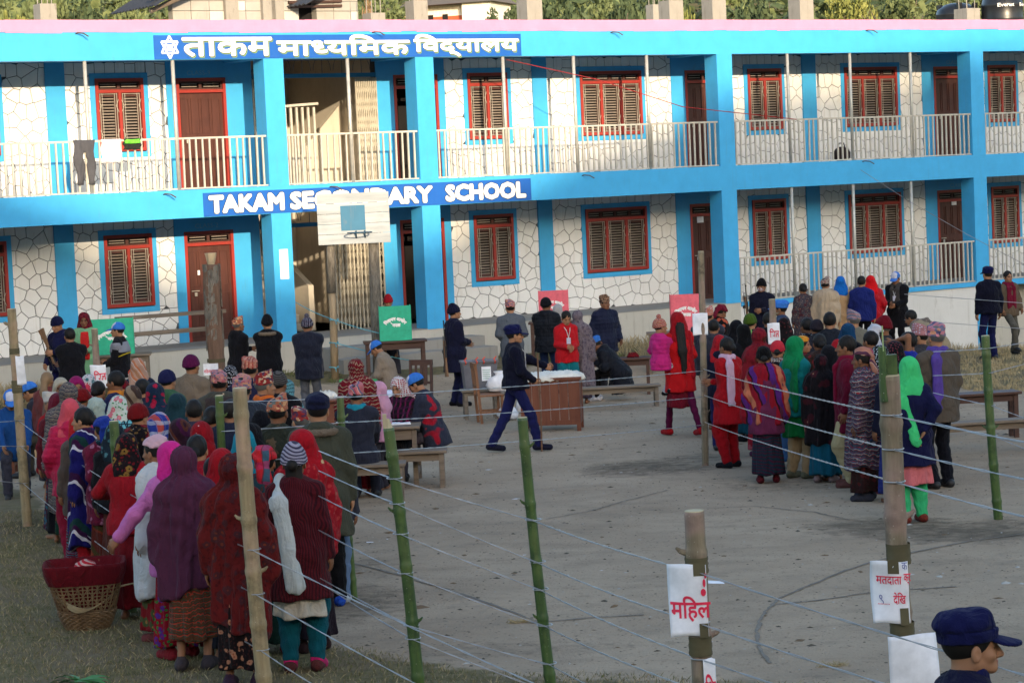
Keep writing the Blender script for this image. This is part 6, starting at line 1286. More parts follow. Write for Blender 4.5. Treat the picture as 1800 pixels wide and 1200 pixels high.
# left table + green screen
p = at(212, 700, 0); LT = at(212, 622, .78)
t1 = table('table', 'wooden table under the left green voting screen', 'table', on_ground(LT.x, LT.y), .12, 1.05, .55, .78, mat=OLDW, group='polling tables')
screen('green voting screen behind the man in blue and white cap, left', (LT.x - .12, LT.y - .08, gz(LT.x, LT.y) + .782), .12, .72, .62, .30, GREEN, 'voting screens')
bx = at(236, 700, 0); bbx = thing('ballot_box', 'grey plastic ballot box beside the left green screen', 'ballot box', on_ground(at(232, 652, .9).x + .0, at(232, 652, .9).y), .1)
GBOX = plainm('ballot_grey', (.12, .12, .14), .5)
def ballot(t, mat=GBOX, z0=0.0, w=.42, d=.32, h=.34):
    b = MB(); b.add([(-w * .44, -d * .44, z0), (w * .44, -d * .44, z0), (w * .44, d * .44, z0), (-w * .44, d * .44, z0), (-w / 2, -d / 2, z0 + h), (w / 2, -d / 2, z0 + h), (w / 2, d / 2, z0 + h), (-w / 2, d / 2, z0 + h)], [(3, 2, 1, 0), (4, 5, 6, 7), (0, 1, 5, 4), (1, 2, 6, 5), (2, 3, 7, 6), (3, 0, 4, 7)])
    obj('tub', b, mat, t, bevel=.01); obj('lid', MB().box(-w * .53, w * .53, -d * .55, d * .55, z0 + h, z0 + h + .035).box(-w * .2, w * .2, -.03, .03, z0 + h + .035, z0 + h + .045), mat, t, bevel=.008)
    obj('label', MB().box(.02, .17, -d * .49 - .004, -d * .49, z0 + h * .32, z0 + h * .86), PAPER, t)
    m = MB(); 
    for k in range(5): m.box(.035, .155, -d * .49 - .0055, -d * .49 - .0045, z0 + h * (.40 + .08 * k), z0 + h * (.42 + .08 * k))
    obj('label_print', m, plainm('label_green', (.1, .35, .2)), t)
    sl = MB()
    for sx in (-.42, -.1, .1, .42): sl.tube([(sx * w, -d * .5, z0 + h - .01), (sx * w + .01, -d * .58, z0 + h + .02), (sx * w - .01, -d * .5, z0 + h + .06), (sx * w + .03, -d * .4, z0 + h + .09)], .010, 5)
    obj('seal', sl, plainm('seal_red', (.75, .08, .03), .5), t)
bbx.location.z += .0; ballot(bbx, plainm('ballot_silver', (.35, .36, .38), .4), .50)
tb = MB().box(-.22, .22, -.18, .18, .46, .50)
for sx in (-.18, .18):
    for sy in (-.14, .14): tb.box(sx - .02, sx + .02, sy - .02, sy + .02, -.02, .46)
obj('stand', tb, OLDW, bbx)
# plank bench on the gallery edge, behind the log
gb = thing('bench', 'long narrow bench standing on the veranda beside the bark covered log', 'bench', BO + EU * -7.3 + EN * .45 + Vector((0, 0, ZL + .015)), PHI)
obj('seat', MB().box(-1.0, 1.15, -.12, .12, .60, .66), OLDW, gb); obj('stretcher', MB().box(-.95, 1.1, -.03, .03, .28, .36), OLDW, gb)
for x in (-.85, 1.0): obj('leg', MB().box(x - .03, x + .03, -.11, .11, 0, .60), OLDW, gb)
# middle table + green screen
MT = at(694, 598, .80); t2 = table('table', 'dark wooden table under the green voting screen near the hoop', 'table', on_ground(MT.x, MT.y), .10, 1.15, .55, .80, mat=DKW, apron=.12, group='polling tables')
screen('green voting screen on the dark table right of the hoop post', (MT.x + .03, MT.y - .10, gz(MT.x, MT.y) + .802), .08, .56, .63, .30, GREEN, 'voting screens')
# clerk table with sheets
TT = at(640, 700, .72); t3 = table('table', 'reddish clerk table covered with papers and plastic sheet', 'table', on_ground(TT.x, TT.y + .2), .05, 1.5, .75, .74, mat=REDW, apron=.40, group='polling tables')
def cloth_heap(name, label, cat, loc, rx, ry, h, mat, seed=1, edge=.05, drop=.0):
    rs_ = random.Random(seed); nx, ny = 26, 16; vs = []; fs = []
    for j in range(ny + 1):
        for i in range(nx + 1):
            x = (i / nx * 2 - 1); y = (j / ny * 2 - 1); e = max(abs(x), abs(y)); z = h * (1 - e ** 4) * (.7 + .3 * math.sin(x * 9 + seed) * math.sin(y * 7 + seed * 2)) + .012 * math.sin(x * 25 + y * 13 + seed) + (-drop if e > .97 else 0)
            vs.append((x * rx * (1 + .05 * math.sin(y * 5 + seed)), y * ry * (1 + .06 * math.sin(x * 6 + seed)), z + .01))
    for j in range(ny):
        for i in range(nx): fs.append((j * (nx + 1) + i, j * (nx + 1) + i + 1, (j + 1) * (nx + 1) + i + 1, (j + 1) * (nx + 1) + i))
    m = MB(); m.add(vs, fs); o = obj(name, m, mat, None, loc, .1, None, label, cat, smooth=False)
    for pl_ in o.data.polygons: pl_.use_smooth = True
    s = o.modifiers.new('thick', 'SOLIDIFY'); s.thickness = .01; return o
PLAST = plainm('plastic_sheet', (.60, .62, .70), .25, bump=.8); SHEET = plainm('white_cloth', (.66, .64, .58), .9, bump=.4)
cloth_heap('plastic_sheet', 'crumpled clear white plastic sheet lying on the clerk table', 'plastic sheet', Vector((TT.x + .28, TT.y + .15, gz(TT.x, TT.y + .2) + .745)), .50, .32, .06, PLAST, 2, drop=.14)
cloth_heap('cloth', 'small cream cloth bundle at the left end of clerk table', 'cloth', Vector((TT.x - .55, TT.y + .2, gz(TT.x, TT.y + .2) + .745)), .16, .14, .09, SHEET, 5)
gf = at(620, 655, .9); fld = thing('folder', 'open green folder screen standing on the clerk table', 'folder', (TT.x - .08, TT.y + .52, gz(TT.x, TT.y) + .745), .1); obj('cover', MB().box(-.30, .0, 0, .01, 0, .22), plainm('folder_green', (.05, .32, .12), .5), fld, rot=(0, 0, .25)); obj('cover', MB().box(0, .25, 0, .01, 0, .20), plainm('folder_green', (.05, .32, .12), .5), fld, rot=(0, 0, -.25))
# writing desk, benches
WD = at(688, 742, .74); wd = table('desk', 'narrow wooden desk with open register before the clerk in red', 'desk', on_ground(WD.x + .05, WD.y), .0, .62, 1.1, .74, mat=OLDW, apron=.13, group='polling tables')
rg = thing('register', 'open white register book on the narrow desk', 'book', (WD.x + .08, WD.y - .25, gz(WD.x, WD.y) + .742), .1); obj('page', MB().box(-.16, -.002, -.11, .11, 0, .014), PAPER, rg); obj('page', MB().box(.002, .16, -.11, .11, 0, .012), PAPER, rg)
b1 = at(740, 790, .45); table('bench', 'short wooden bench under the clerk in red and charcoal jacket', 'bench', on_ground(b1.x, b1.y), .0, .62, .34, .45, mat=OLDW, apron=.09, group='yard benches', part='seat')
b2 = at(655, 815, .44); table('bench', 'wooden bench under the charcoal coat man', 'bench', on_ground(b2.x - .05, b2.y), .0, .85, .34, .45, mat=OLDW, apron=.09, group='yard benches', part='seat')
ch0 = None
def chair(label, loc, rot, mat=CHW):
    c = thing('chair', label, 'chair', loc, rot, 'wooden chairs')
    obj('seat', MB().box(-.21, .21, -.20, .20, .42, .45), mat, c, bevel=.005)
    for sx in (-1, 1):
        obj('leg', MB().box(-.02, .02, -.02, .02, -.02, .42), mat, c, (sx * .18, .17, 0)); obj('leg', MB().bar((0, 0, -.02), (0, -.07, .95), .04, .04), mat, c, (sx * .18, -.16, 0))
        obj('stretcher', MB().box(-.012, .012, -.15, .15, .16, .19), mat, c, (sx * .18, 0, 0))
    obj('back_rail', MB().box(-.20, .20, -.255, -.225, .86, .95), mat, c); obj('back_rail', MB().box(-.18, .18, -.225, -.20, .56, .60), mat, c)
    for k in (-1, 0, 1): obj('back_slat', MB().bar((k * .09, -.21, .60), (k * .09, -.235, .87), .04, .012), mat, c)
    return c
cp = at(862, 742, 0); chair('brown wooden chair with white bags left of the striding policeman', on_ground(cp.x, cp.y), math.radians(-80))
cp = at(742, 700, 0); chair('dark chair back by the table with the green screen', on_ground(at(733, 706, .3).x, at(733, 706, .3).y + .1), math.radians(160), DKW)
BAGM = plainm('bag_white', (.72, .72, .76), .5, bump=.7)
for (px, py, rx, hh, lb) in ((878, 690, .19, .30, 'white plastic bag on the seat of brown chair'), (893, 728, .16, .26, 'white plastic bag on the ground beneath the chair'), (921, 715, .14, .34, 'white plastic bag leaning on the brown desk')):
    q = at(px, py, .45 if 'seat' in lb else .10); g = on_ground(q.x, q.y + .1); m = MB(); prof = [(.02, 0), (rx, .03), (rx * 1.05, hh * .4), (rx * .8, hh * .75), (rx * .35, hh * .9), (.25 * rx, hh), (.4 * rx, hh * 1.12)]
    m.lathe(prof, 14, sx=1, sy=.7); m.v = [(x + .02 * math.sin(z * 40 + x * 30), y + .02 * math.cos(z * 33 + x * 20), z) for x, y, z in m.v]
    me = m.mesh('bag', True); obj('bag', me, BAGM, None, g + Vector((0, 0, .45 if 'seat' in lb else 0)), .3, None, lb, 'bag', 'white plastic bags')
# brown lectern desk
LD = at(968, 648, .92); ld = thing('desk', 'big reddish brown panelled desk with white cloth on top', 'desk', on_ground(LD.x, LD.y + .15), -.10, 'polling tables')
obj('desk_top', MB().box(-.47, .47, -.33, .33, .76, .80), REDW, ld, bevel=.006)
for k in range(6): obj('panel', MB().box(-.40 + k * .134, -.40 + k * .134 + .128, -.30, -.285, .10, .76), REDW, ld)
obj('side_panel', MB().box(-.43, -.41, -.28, .28, .10, .76), REDW, ld); obj('side_panel', MB().box(.41, .43, -.28, .28, .10, .76), REDW, ld)
obj('rail', MB().box(-.42, .42, -.305, -.29, .10, .17), REDW, ld)
for sx in (-.41, .41):
    for sy in (-.28, .28): obj('leg', MB().box(sx - .03, sx + .03, sy - .03, sy + .03, -.02, .765), REDW, ld)
cloth_heap('cloth', 'white cotton cloth spread over the reddish brown desk', 'cloth', ld.location + Vector((0.02, -.02, .80)), .47, .31, .07, SHEET, 9, drop=.05)
# ballot box stand
BB = at(842, 650, .78); st_ = table('stand', 'narrow wooden stand carrying the grey ballot box', 'table', on_ground(BB.x, BB.y), .1, .62, .42, .48, mat=OLDW, apron=.06, group='polling tables')
b = thing('ballot_box', 'dark grey ballot box with orange red seals and label', 'ballot box', st_.location + Vector((0, 0, .482)), .12); ballot(b, w=.56, d=.38, h=.42)
# right long table, bench
RTb = at(1068, 630, .64); table('table', 'long dark table behind the bent clerk in black puffer', 'table', on_ground(RTb.x + .05, RTb.y + .1), -.06, 1.45, .45, .64, mat=DKW, apron=.10, group='polling tables')
o = cloth_heap('cloth', 'small red woollen bundle on the long dark table', 'cloth', Vector((RTb.x + .45, RTb.y + .05, gz(RTb.x, RTb.y) + .64)), .10, .07, .08, pl(120, 20, 30), 4)
RB = at(1080, 678, .37); table('bench', 'long low bench in front of the long dark table', 'bench', on_ground(RB.x, RB.y), .08, 1.5, .28, .37, mat=OLDW, apron=.08, group='yard benches', part='seat')
# pink screens
PS = at(974, 560, .85); tpa = table('table', 'table under the middle pink voting screen', 'table', on_ground(PS.x, PS.y), -.05, 1.0, .5, .80, mat=DKW, group='polling tables')
screen('pink voting screen behind the black knit cap, centre', (PS.x, PS.y - .05, gz(PS.x, PS.y) + .802), -.02, .56, .60, .30, PINKS, 'voting screens')
PT = at(1196, 582, .80); tpb = table('table', 'brown table under the right pink voting screen', 'table', on_ground(PT.x, PT.y), -.05, 1.3, .5, .80, mat=OLDW, group='polling tables')
screen('pink voting screen behind the woman in red coat', (PT.x + .12, PT.y - .05, gz(PT.x, PT.y) + .802), .0, .56, .70, .30, PINKS, 'voting screens')
# benches at the right and far left
rb = at(1705, 697, .55); table('table', 'low dark school desk at the right edge of the yard', 'desk', on_ground(rb.x + .0, rb.y), .12, 1.3, .34, .60, mat=DKW, apron=.09, group='school desks', part='table_top')
rb = at(1715, 738, .42); table('bench', 'low bench in front of the dark school desk at right', 'bench', on_ground(rb.x, rb.y - .1), .15, 1.6, .28, .42, mat=OLDW, apron=.08, group='yard benches', part='seat')
lb_ = at(12, 775, .46); table('bench', 'wooden bench at the far left under the bending man', 'bench', on_ground(lb_.x, lb_.y), .1, 1.5, .34, .46, mat=REDW, apron=.09, group='yard benches', part='seat')
lb_ = at(10, 752, .7); table('table', 'low table in front of the two clerks at far left', 'table', on_ground(lb_.x - .5, lb_.y + .9), .1, .9, .5, .70, mat=REDW, apron=.1, group='polling tables')
mb_ = at(68, 805, .0); mt = thing('stool', 'cane stool with green and purple rim by the left bench', 'stool', on_ground(mb_.x, mb_.y + .3)); mm = MB().lathe([(.20, .0), (.15, .20), (.20, .40)], 18); obj('stool_body', mm, woodm('cane', (.30, .17, .08), (.45, .30, .16), .7, 2), mt); obj('rim', MB().lathe([(.21, .40), (.22, .42), (.21, .445), (.02, .45)], 18), pl(50, 90, 110), mt); 
# log
LG = at(371, 465, 2.35); lg = on_ground(LG.x, LG.y); lt = thing('log_post', 'thick upright log with peeling bark and white paper in front of the lower door', 'log post', lg)
BARK = NT('bark', .95); nb = BARK.noise(1, 6, .75, vec=BARK.map((22, 22, 5))); BARK.col(BARK.mix(BARK.ramp(nb, .3, .7), (.06, .05, .04), (.27, .24, .20))); BARK.bump(nb, 1.0, .03); BARK = BARK.m
m = MB(); zs = np.linspace(-.05, 2.35, 26)
m.tube([(.01 * math.sin(z * 3), .01 * math.cos(z * 2), z) for z in zs], [.145 + .006 * math.sin(z * 7) for z in zs], 22, jit=.035); obj('trunk', m.mesh('trunk', True), woodm('bare_log', (.09, .05, .035), (.20, .12, .08), .8, 2), lt)
m = MB(); 
for k in range(60):
    z0 = random.uniform(.85, 2.30); a = random.uniform(-.2, 2 * math.pi - 1.0) + math.pi * .05
    if z0 < 1.05 and math.cos(a + 1.2) > .2: continue
    hh = random.uniform(.12, .3); w_ = random.uniform(.25, .5); r0 = .152; vs = []
    for (da, dz_) in ((-w_, 0), (0, -.02), (w_, 0.01), (w_ * .9, hh), (0, hh + .03), (-w_ * .95, hh - .01)): vs.append(((r0 + random.uniform(0, .012)) * math.cos(a + da), (r0 + random.uniform(0, .012)) * math.sin(a + da), min(z0 + dz_, 2.36)))
    n = len(vs); vs += [(x * .93, y * .93, z) for x, y, z in vs]; m.add(vs, [tuple(range(n)), tuple(range(2 * n - 1, n - 1, -1))] + [(i, n + i, n + (i + 1) % n, (i + 1) % n) for i in range(n)])
obj('bark', m, BARK, lt, kind='stuff')
obj('log_cap', MB().tube([(0, 0, 2.35), (0, 0, 2.40), (0.0, 0, 2.55)], [.06, .075, .11], 10, jit=.06), woodm('cut_wood', (.38, .28, .17), (.52, .42, .28), .8, 2), lt)

# ------------------------------------------------------------------ fence posts
def bamboo_mat(name, a, b, rough=.45):
    if name in MATS: return MATS[name]
    t = NT(name, rough, .5); n = t.noise(1, 5, .7, vec=t.map((26, 26, 2.2))); n2 = t.noise(5, 5, .7); c = t.mix(t.ramp(n, .3, .7), a, b); c = t.mix(t.ramp(n2, .50, .66, 0, .8), c, dk(a, .45)); c = t.mix(t.ramp(t.noise(2.2, 3), .5, .62, 0, .6), c, (b[0] * 1.3, b[1] * 1.05, b[2] * 1.4)); c = t.mix(t.ramp(t.voro(38).outputs['Distance'], .02, .12, .8, 0), c, (.55, .5, .42)); t.col(c); t.bump(n, .4, .004); MATS[name] = t.m; return t.m
BG = bamboo_mat('bamboo_green', (.020, .055, .014), (.075, .125, .028)); BD = bamboo_mat('bamboo_dry', (.18, .13, .065), (.34, .26, .14), .6); BGY = bamboo_mat('bamboo_grey', (.115, .088, .055), (.27, .215, .14), .85)
CUT = plainm('bamboo_cut', (.45, .38, .24), .8); WIREM = plainm('galvanised_wire', (.42, .43, .45), .35, .6)
POSTS = {}
def post(key, top, base, r, mat, label, kind='bamboo', baseY=None, cut='flat', nodes=.34, htop=None):
    """top and base are places in the photograph; the post is built between the two real points"""
    if htop is None: b = at(base[0], base[1], 0); t = at_depth(top[0], top[1], b.y)
    else: t = at(top[0], top[1], htop); b = on_ground(t.x + (base[0] - top[0]) / ppm(t) * .0 + base[2], t.y)
    o = thing('fence_post', label, 'fence post', b, 0, 'posts of the wire fence'); L = t - b; n = max(3, int(L.length / nodes)); pts = []; rad = []
    rs_ = random.Random(sum(map(ord, key)))
    bend = Vector((rs_.uniform(-1, 1), rs_.uniform(-1, 1), 0)) * .02
    N = 90 if kind == 'bamboo' else 24
    for i in range(N + 1):
        f = i / N; q = -.15 * (1 - f) ; pos = L * f + bend * math.sin(f * math.pi) + (Vector((0, 0, -.15)) if i == 0 else Vector()); k = f * n; fr = k - math.floor(k)
        rr = r * (1.06 - .12 * f); 
        if kind == 'bamboo': rr *= 1 + .15 * math.exp(-((fr - .5) / .06) ** 2) - .02 * math.exp(-((fr - .57) / .03) ** 2)
        else: rr *= 1 + .05 * math.sin(f * 17 + rs_.random()) + rs_.uniform(-.03, .03)
        pts.append(pos); rad.append(rr)
    m = MB().tube(pts, rad, 16, jit=.0 if kind == 'bamboo' else .03); obj('stem', m.mesh('stem', True), mat, o)
    e = L + Vector(); up = L.normalized(); c = MB()
    if cut == 'flat': c.tube([e - up * .002, e + up * .004], [rad[-1] * .98, rad[-1] * .93], 16)
    elif cut == 'split': c.tube([e, e + up * .06], [rad[-1] * .8, rad[-1] * .3], 8); c.box(e.x - r * .9, e.x - r * .3, e.y - r * .5, e.y + r * .5, e.z, e.z + .09)
    obj('cut_end', c, CUT, o)
    kn = MB()
    for i in range(2 + int(rs_.random() * 2)):
        f = (int(rs_.uniform(1, n)) + .5) / n; a = rs_.choice((0, math.pi)) + rs_.uniform(-.5, .5); pos = L * min(f, .95) + bend * math.sin(f * math.pi)
        kn = MB(); kn.tube([pos + Vector((math.cos(a) * r * .8, math.sin(a) * r * .8, 0)), pos + Vector((math.cos(a) * r * 1.5, math.sin(a) * r * 1.5, .012)), pos + Vector((math.cos(a) * r * 1.9, math.sin(a) * r * 1.9, .03))], [r * .35, r * .25, r * .12], 7); obj('knot', kn, mat, o)
    POSTS[key] = (b, t, r, o); return o
post('p1', (20, 543), (48, 924), .052, BD, 'dry bamboo post at far left, blank paper taped to it')
post('p2', (166, 578), (190, 0, .05), .042, BGY, 'short wooden post with the small red lettered sheet in the left queue', 'wood', htop=2.02)
post('p4', (200, 740), (232, 1075), .042, BG, 'short green bamboo post a hand rests on, left queue')
post('p5', (385, 695), (403, 0, .04), .036, BG, 'green bamboo post standing amid the left queue', htop=1.75)
post('p6', (421, 682), (468, 1232), .050, BD, 'tall dry yellow bamboo post in front of the left queue')
post('p7', (598, 698), (606, 0, .03), .032, BG, 'short green bamboo post behind the olive parka', htop=1.70)
post('p8', (683, 752), (739, 1236), .038, BG, 'green bamboo post with split top at centre left', cut='split')
post('p9', (918, 734), (972, 1234), .034, BG, 'slim green bamboo post with flat cut top at centre', )
post('p10', (1232, 442), (1240, 818), .040, BGY, 'tall thin greyish post with knots beside the pink screen', nodes=.42)
post('p11', (1357, 526), (1362, 0, .03), .048, BGY, 'grey wooden post with lettered sheet in the right queue', 'wood', htop=1.95)
post('p12', (1220, 898), (1248, 1478), .052, BGY, 'thick weathered bamboo stub with red lettered sheet, bottom centre', nodes=.36)
post('p13', (1563, 660), (1606, 1485), .053, BGY, 'thickest weathered bamboo post with voter number sheet, right', nodes=.42)
post('p14', (1732, 590), (1755, 912), .043, BG, 'green bamboo post at the right with bare ground behind')
b_, t_, r_, o_ = POSTS['p13']; gsl = MB(); e = t_ - b_
gsl.tube([e + Vector((-.03, -.03, -.12)), e + Vector((-.034, -.02, .14))], [.020, .019], 8).bar(e + Vector((.015, .0, -.1)), e + Vector((.012, .0, .10)), .05, .03); obj('green_splint', gsl, BG, o_)
obj('green_stick', MB().tube([e + Vector((-.03, -.04, .12)), e + Vector((-.032, -.04, .24))], .0035, 5), plainm('pale_green', (.35, .45, .2)), o_)
def along(key, py, side=0):
    b, t, r, o = POSTS[key]; lo, hi_ = 0.0, 1.0
    def yy(f):
        q = b + (t - b) * f - Vector((0, 0, CAMZ)); d = q.dot(FW); return 600 - F_PX * q.dot(UP) / d
    for _ in range(30):
        m_ = (lo + hi_) / 2
        if yy(m_) > py: lo = m_
        else: hi_ = m_
    return b + (t - b) * ((lo + hi_) / 2) + Vector((0, -r * 1.05, 0))
WN = [0]
WLAB = {}
def wire(pts, label, sag=.02, double=True, tie=True):
    """two thin strands twisted round each other from post to post"""
    P = []; 
    for k in range(len(pts) - 1):
        a, b = pts[k], pts[k + 1]; L = (b - a).length; n = max(8, int(L / .16))
        for i in range(n): f = i / n; P.append(a.lerp(b, f) + Vector((0, 0, -sag * 4 * f * (1 - f) * min(1, L / 4))))
    P.append(pts[-1]); m = MB(); ph = 0
    for s_ in ((0, math.pi) if double else (0,)):
        m.tube([p + Vector((0, math.cos(i * 1.9 + s_) * .004, math.sin(i * 1.9 + s_) * .004)) for i, p in enumerate(P)], .0024, 5, cap=False)
    for p in pts[1:-1]: m.tube([p + Vector((math.cos(a) * .0, 0, 0)) + Vector((.05 * math.cos(a), .05 + .05 * math.sin(a), 0)) for a in np.linspace(0, 2 * math.pi, 13)], .0035, 5, cap=False)
    o = obj('fence_wire', m.mesh('wire', True), WIREM, None, None, None, None, label, 'wire', 'wires strung between the posts'); return o
def off(px, py, Y): return at_depth(px, py, Y)
for i, (ya, yb, yc, (ex, ey), w_) in enumerate([(738, 857, 964, (1010, 1232), 'top'), (783, 912, 1042, (790, 1232), 'middle'), (848, 990, 1140, (620, 1243), 'lowest')]):
    c = along('p6', yc); wire([off(-60, ya + 6 - i * 8, POSTS['p1'][0].y - 1.0), along('p1', ya), along('p4', yb), c, off(ex, ey, c.y - (2.6 if i == 0 else 1.8))], w_ + ' wire of the fence in front of the left queue')
for i, (y8, y9, y12, w_) in enumerate([(840, 913, 1002, 'highest'), (884, 987, 1092, 'second'), (937, 1035, 1155, 'third'), (1006, 1098, 1212, 'fourth'), (1098, 1165, 1290, 'fifth'), (1121, 1215, 1340, 'lowest')]):
    a = along('p8', y8); l = off(560 if i < 5 else 570, y8 - 48 - 9 * i, a.y + 1.2); e = along('p12', y12); wire([l, a, along('p9', y9), e, off(1850, y12 + 198, e.y - 1.6)], w_ + ' wire running from the split green post towards the bottom right')
for i, (ya, yb, yc, w_) in enumerate([(706, 693, 651, 'top'), (757, 742, 697, 'middle'), (812, 796, 746, 'lowest')]):
    wire([along('p5', ya), along('p7', yb), along('p10', yc) + Vector((0, .02, 0))], w_ + ' wire crossing the yard behind the striding policeman')
for i, (ya, yb, (ex, ey), w_) in enumerate([(648, 728, (1830, 782), 'top'), (694, 788, (1830, 848), 'second'), (741, 845, (1830, 915), 'lowest')]):
    b = along('p13', yb); a = along('p10', ya); wire([a, b, off(ex, ey, b.y - .8)], w_ + ' wire along the front of the right queue')
for i, (ya, (ex, ey), (lx, ly), w_) in enumerate([(612, (1830, 597), (1640, 618), 'top'), (655, (1830, 632), (1640, 660), 'second'), (712, (1830, 745), (1640, 690), 'third'), (765, (1830, 800), (1640, 742), 'fourth')]):
    c = along('p14', ya); wire([off(lx, ly, c.y + 1.0), c, off(ex, ey, c.y - .3)], w_ + ' wire on the green post at the right', .01)
HP = {}
for i, (ya, yb) in enumerate([(562, 652), (606, 700)]): HP[i] = (ya, yb)
# ------------------------------------------------------------------ papers taped to posts
TAPE = plainm('brown_tape', (.11, .095, .055), .25); REDI = plainm('red_ink', (.75, .03, .08), .6); BLUI = plainm('pen_ink', (.12, .14, .35), .6)
def sheet(key, px0, py0, px1, py1, label, text=None, curl=.05, extra=None, tone=PAPER, yo=None):
    """a paper sheet bent round the front of its post"""
    b, t, r, o = POSTS[key]; c = along(key, (py0 + py1) / 2); Y = c.y - .012
    a = at_depth(px0, py0, Y); e = at_depth(px1, py1, Y); w_, h_ = e.x - a.x, a.z - e.z; x0, z0 = a.x, e.z; cx = c.x
    def F_(x, y, z): 
        dx = x - cx; k = (z - z0) / h_; return (x + (t.x - b.x) / (t.z - b.z) * (z - (z0 + h_ / 2)), Y + y + (dx * dx) * (.9 + .8 * math.sin(k * 3 + px0)) / max(.4, abs(w_) * 2.4) + .005 * math.sin(k * 6 + dx * 12), z)
    nx, ny = 12, 14; vs = [F_(x0 + w_ * i / nx, 0, z0 + h_ * j / ny + .004 * math.sin(i * .5 + px0) * (1 if j in (0, ny) else 0)) for j in range(ny + 1) for i in range(nx + 1)]
    fs = [(j * (nx + 1) + i, j * (nx + 1) + i + 1, (j + 1) * (nx + 1) + i + 1, (j + 1) * (nx + 1) + i) for j in range(ny) for i in range(nx)]
    m = MB(); m.add(vs, fs); me = m.mesh('sheet', True); s = obj('paper_sheet', me, tone, None, None, None, None, label, 'paper'); md = s.modifiers.new('t', 'SOLIDIFY'); md.thickness = .0015
    for (toks, u0, u1, v0, v1, mt, bold) in (text or []):
        V, Fc, _ = (dev(toks, bold, 3) if isinstance(toks, list) else lat(toks, bold, 3)); put_text('lettering', V, Fc, mt, s, x0 + w_ * u0, x0 + w_ * u1, z0 + h_ * v0, z0 + h_ * v1, -.004, fn=F_)
    if extra: extra(s, F_, x0, z0, w_, h_)
    return s
def tape(key, y0, y1, wide=1.0, label=''):
    b, t, r, o = POSTS[key]; a = along(key, y0); e = along(key, y1); a = a + Vector((0, r * 1.05, 0)); e = e + Vector((0, r * 1.05, 0)); N = 7
    obj('tape_band', MB().tube([a.lerp(e, i / N) - b for i in range(N + 1)], [r * 1.10 * (1 + .025 * math.sin(i * 2.3)) for i in range(N + 1)], 14, jit=.02, cap=False).mesh('tape', True), TAPE, o)
def tape_strip(s, F_, x0, x1, z0, z1): m = MB(); m.add([F_(x0, -.005, z0), F_(x1, -.005, z0), F_(x1, -.005, z1), F_(x0, -.005, z1)], [(0, 1, 2, 3)]); obj('tape', m, TAPE, s)
def ex12(s, F_, x0, z0, w_, h_):
    tape_strip(s, F_, x0 + w_ * .66, x0 + w_ * .98, z0 + h_ * .84, z0 + h_ * 1.02); tape_strip(s, F_, x0 + w_ * .76, x0 + w_ * .99, z0 - .01, z0 + h_ * .17)
    m = MB()                                                              # small printed figure head and shoulders
    for (ax, az, rx, rz) in ((.90, .61, .07, .055), (.93, .74, .04, .06), (.97, .84, .03, .04)):
        n = 10; m.add([F_(x0 + w_ * (ax + rx * math.cos(2 * math.pi * k / n)), -.0045, z0 + h_ * (az + rz * math.sin(2 * math.pi * k / n))) for k in range(n)], [tuple(range(n))])
    obj('printed_figure', m, REDI, s)
sheet('p12', 1174, 994, 1246, 1116, 'curling white sheet with large red letters on the thick stub post, bottom centre', [(['म', 'ि', 'ह', 'ल'], .04, 1.08, .20, .56, REDI, .02)], extra=ex12)
tape('p12', 978, 1006); tape('p12', 1116, 1150)
sheet('p12', 1236, 1158, 1262, 1260, 'lower white sheet with red letter at the bottom edge of photo', [(['ि', 'भ'], .1, .95, .3, .75, REDI, .02)])
def ex13(s, F_, x0, z0, w_, h_):
    tape_strip(s, F_, x0 + w_ * .44, x0 + w_ * .74, z0 + h_ * .80, z0 + h_ * 1.03); tape_strip(s, F_, x0 + w_ * .72, x0 + w_ * .96, z0 - .01, z0 + h_ * .24)
    m = MB()
    for k in range(9): x = x0 + w_ * (.16 + k * .035); m.add([F_(x, -.0045, z0 + h_ * .30), F_(x + w_ * .018, -.0045, z0 + h_ * .30), F_(x + w_ * .018, -.0045, z0 + h_ * .315), F_(x, -.0045, z0 + h_ * .315)], [(0, 1, 2, 3)])
    obj('dotted_line', m, REDI, s)
sheet('p13', 1533, 988, 1600, 1094, 'white voter number sheet with two lines of red letters on thickest post', [(['म', 'त', 'द', 'ा', 'त', 'ा'], .14, .80, .62, .76, REDI, .012), (['क', '्', 'र'], .86, 1.06, .62, .80, REDI, .012), (['ि_' if False else 'द', 'े', 'ि', 'ख'], .56, .90, .30, .50, REDI, .012), (['९'], .20, .31, .31, .45, BLUI, .0), (['क'], .82, .98, .86, .98, BLUI, .0)], extra=ex13)
tape('p13', 954, 990); tape('p13', 1092, 1122)
sheet('p13', 1562, 1118, 1654, 1240, 'blank back of a second white sheet behind thickest post', None)
sheet('p1', 27, 626, 45, 676, 'blank narrow white sheet taped to the far left bamboo post'); tape('p1', 668, 690); tape('p1', 612, 622)
sheet('p2', 158, 642, 188, 682, 'white sheet with red letters on short post in the left queue', [(['ि', 'भ', 'TR'], .22, .98, .34, .76, REDI, .02)])
sheet('p11', 1349, 568, 1372, 604, 'white sheet with red letters on the post in the right queue', [(['ि', 'भ', 'TR'], .16, .92, .32, .74, REDI, .02)])
sheet('p10', 1217, 551, 1245, 588, 'blank white sheet folded round the tall thin post'); 
q = at_depth(371, 655, LG.y - .16); sh_ = obj('paper_sheet', MB().box(-.13, .13, -.004, 0, -.20, 0), PAPER, None, Vector((q.x, LG.y - .165, q.z + .16)), 0, None, 'white paper sheet with red marks wrapped on the bark covered log', 'paper')
V, Fc, _ = dev(['म', 'ि', 'ह', 'ल', 'ा'], .02, 2); put_text('lettering', V, Fc, REDI, sh_, -.12, .0, -.17, -.09, -.006)
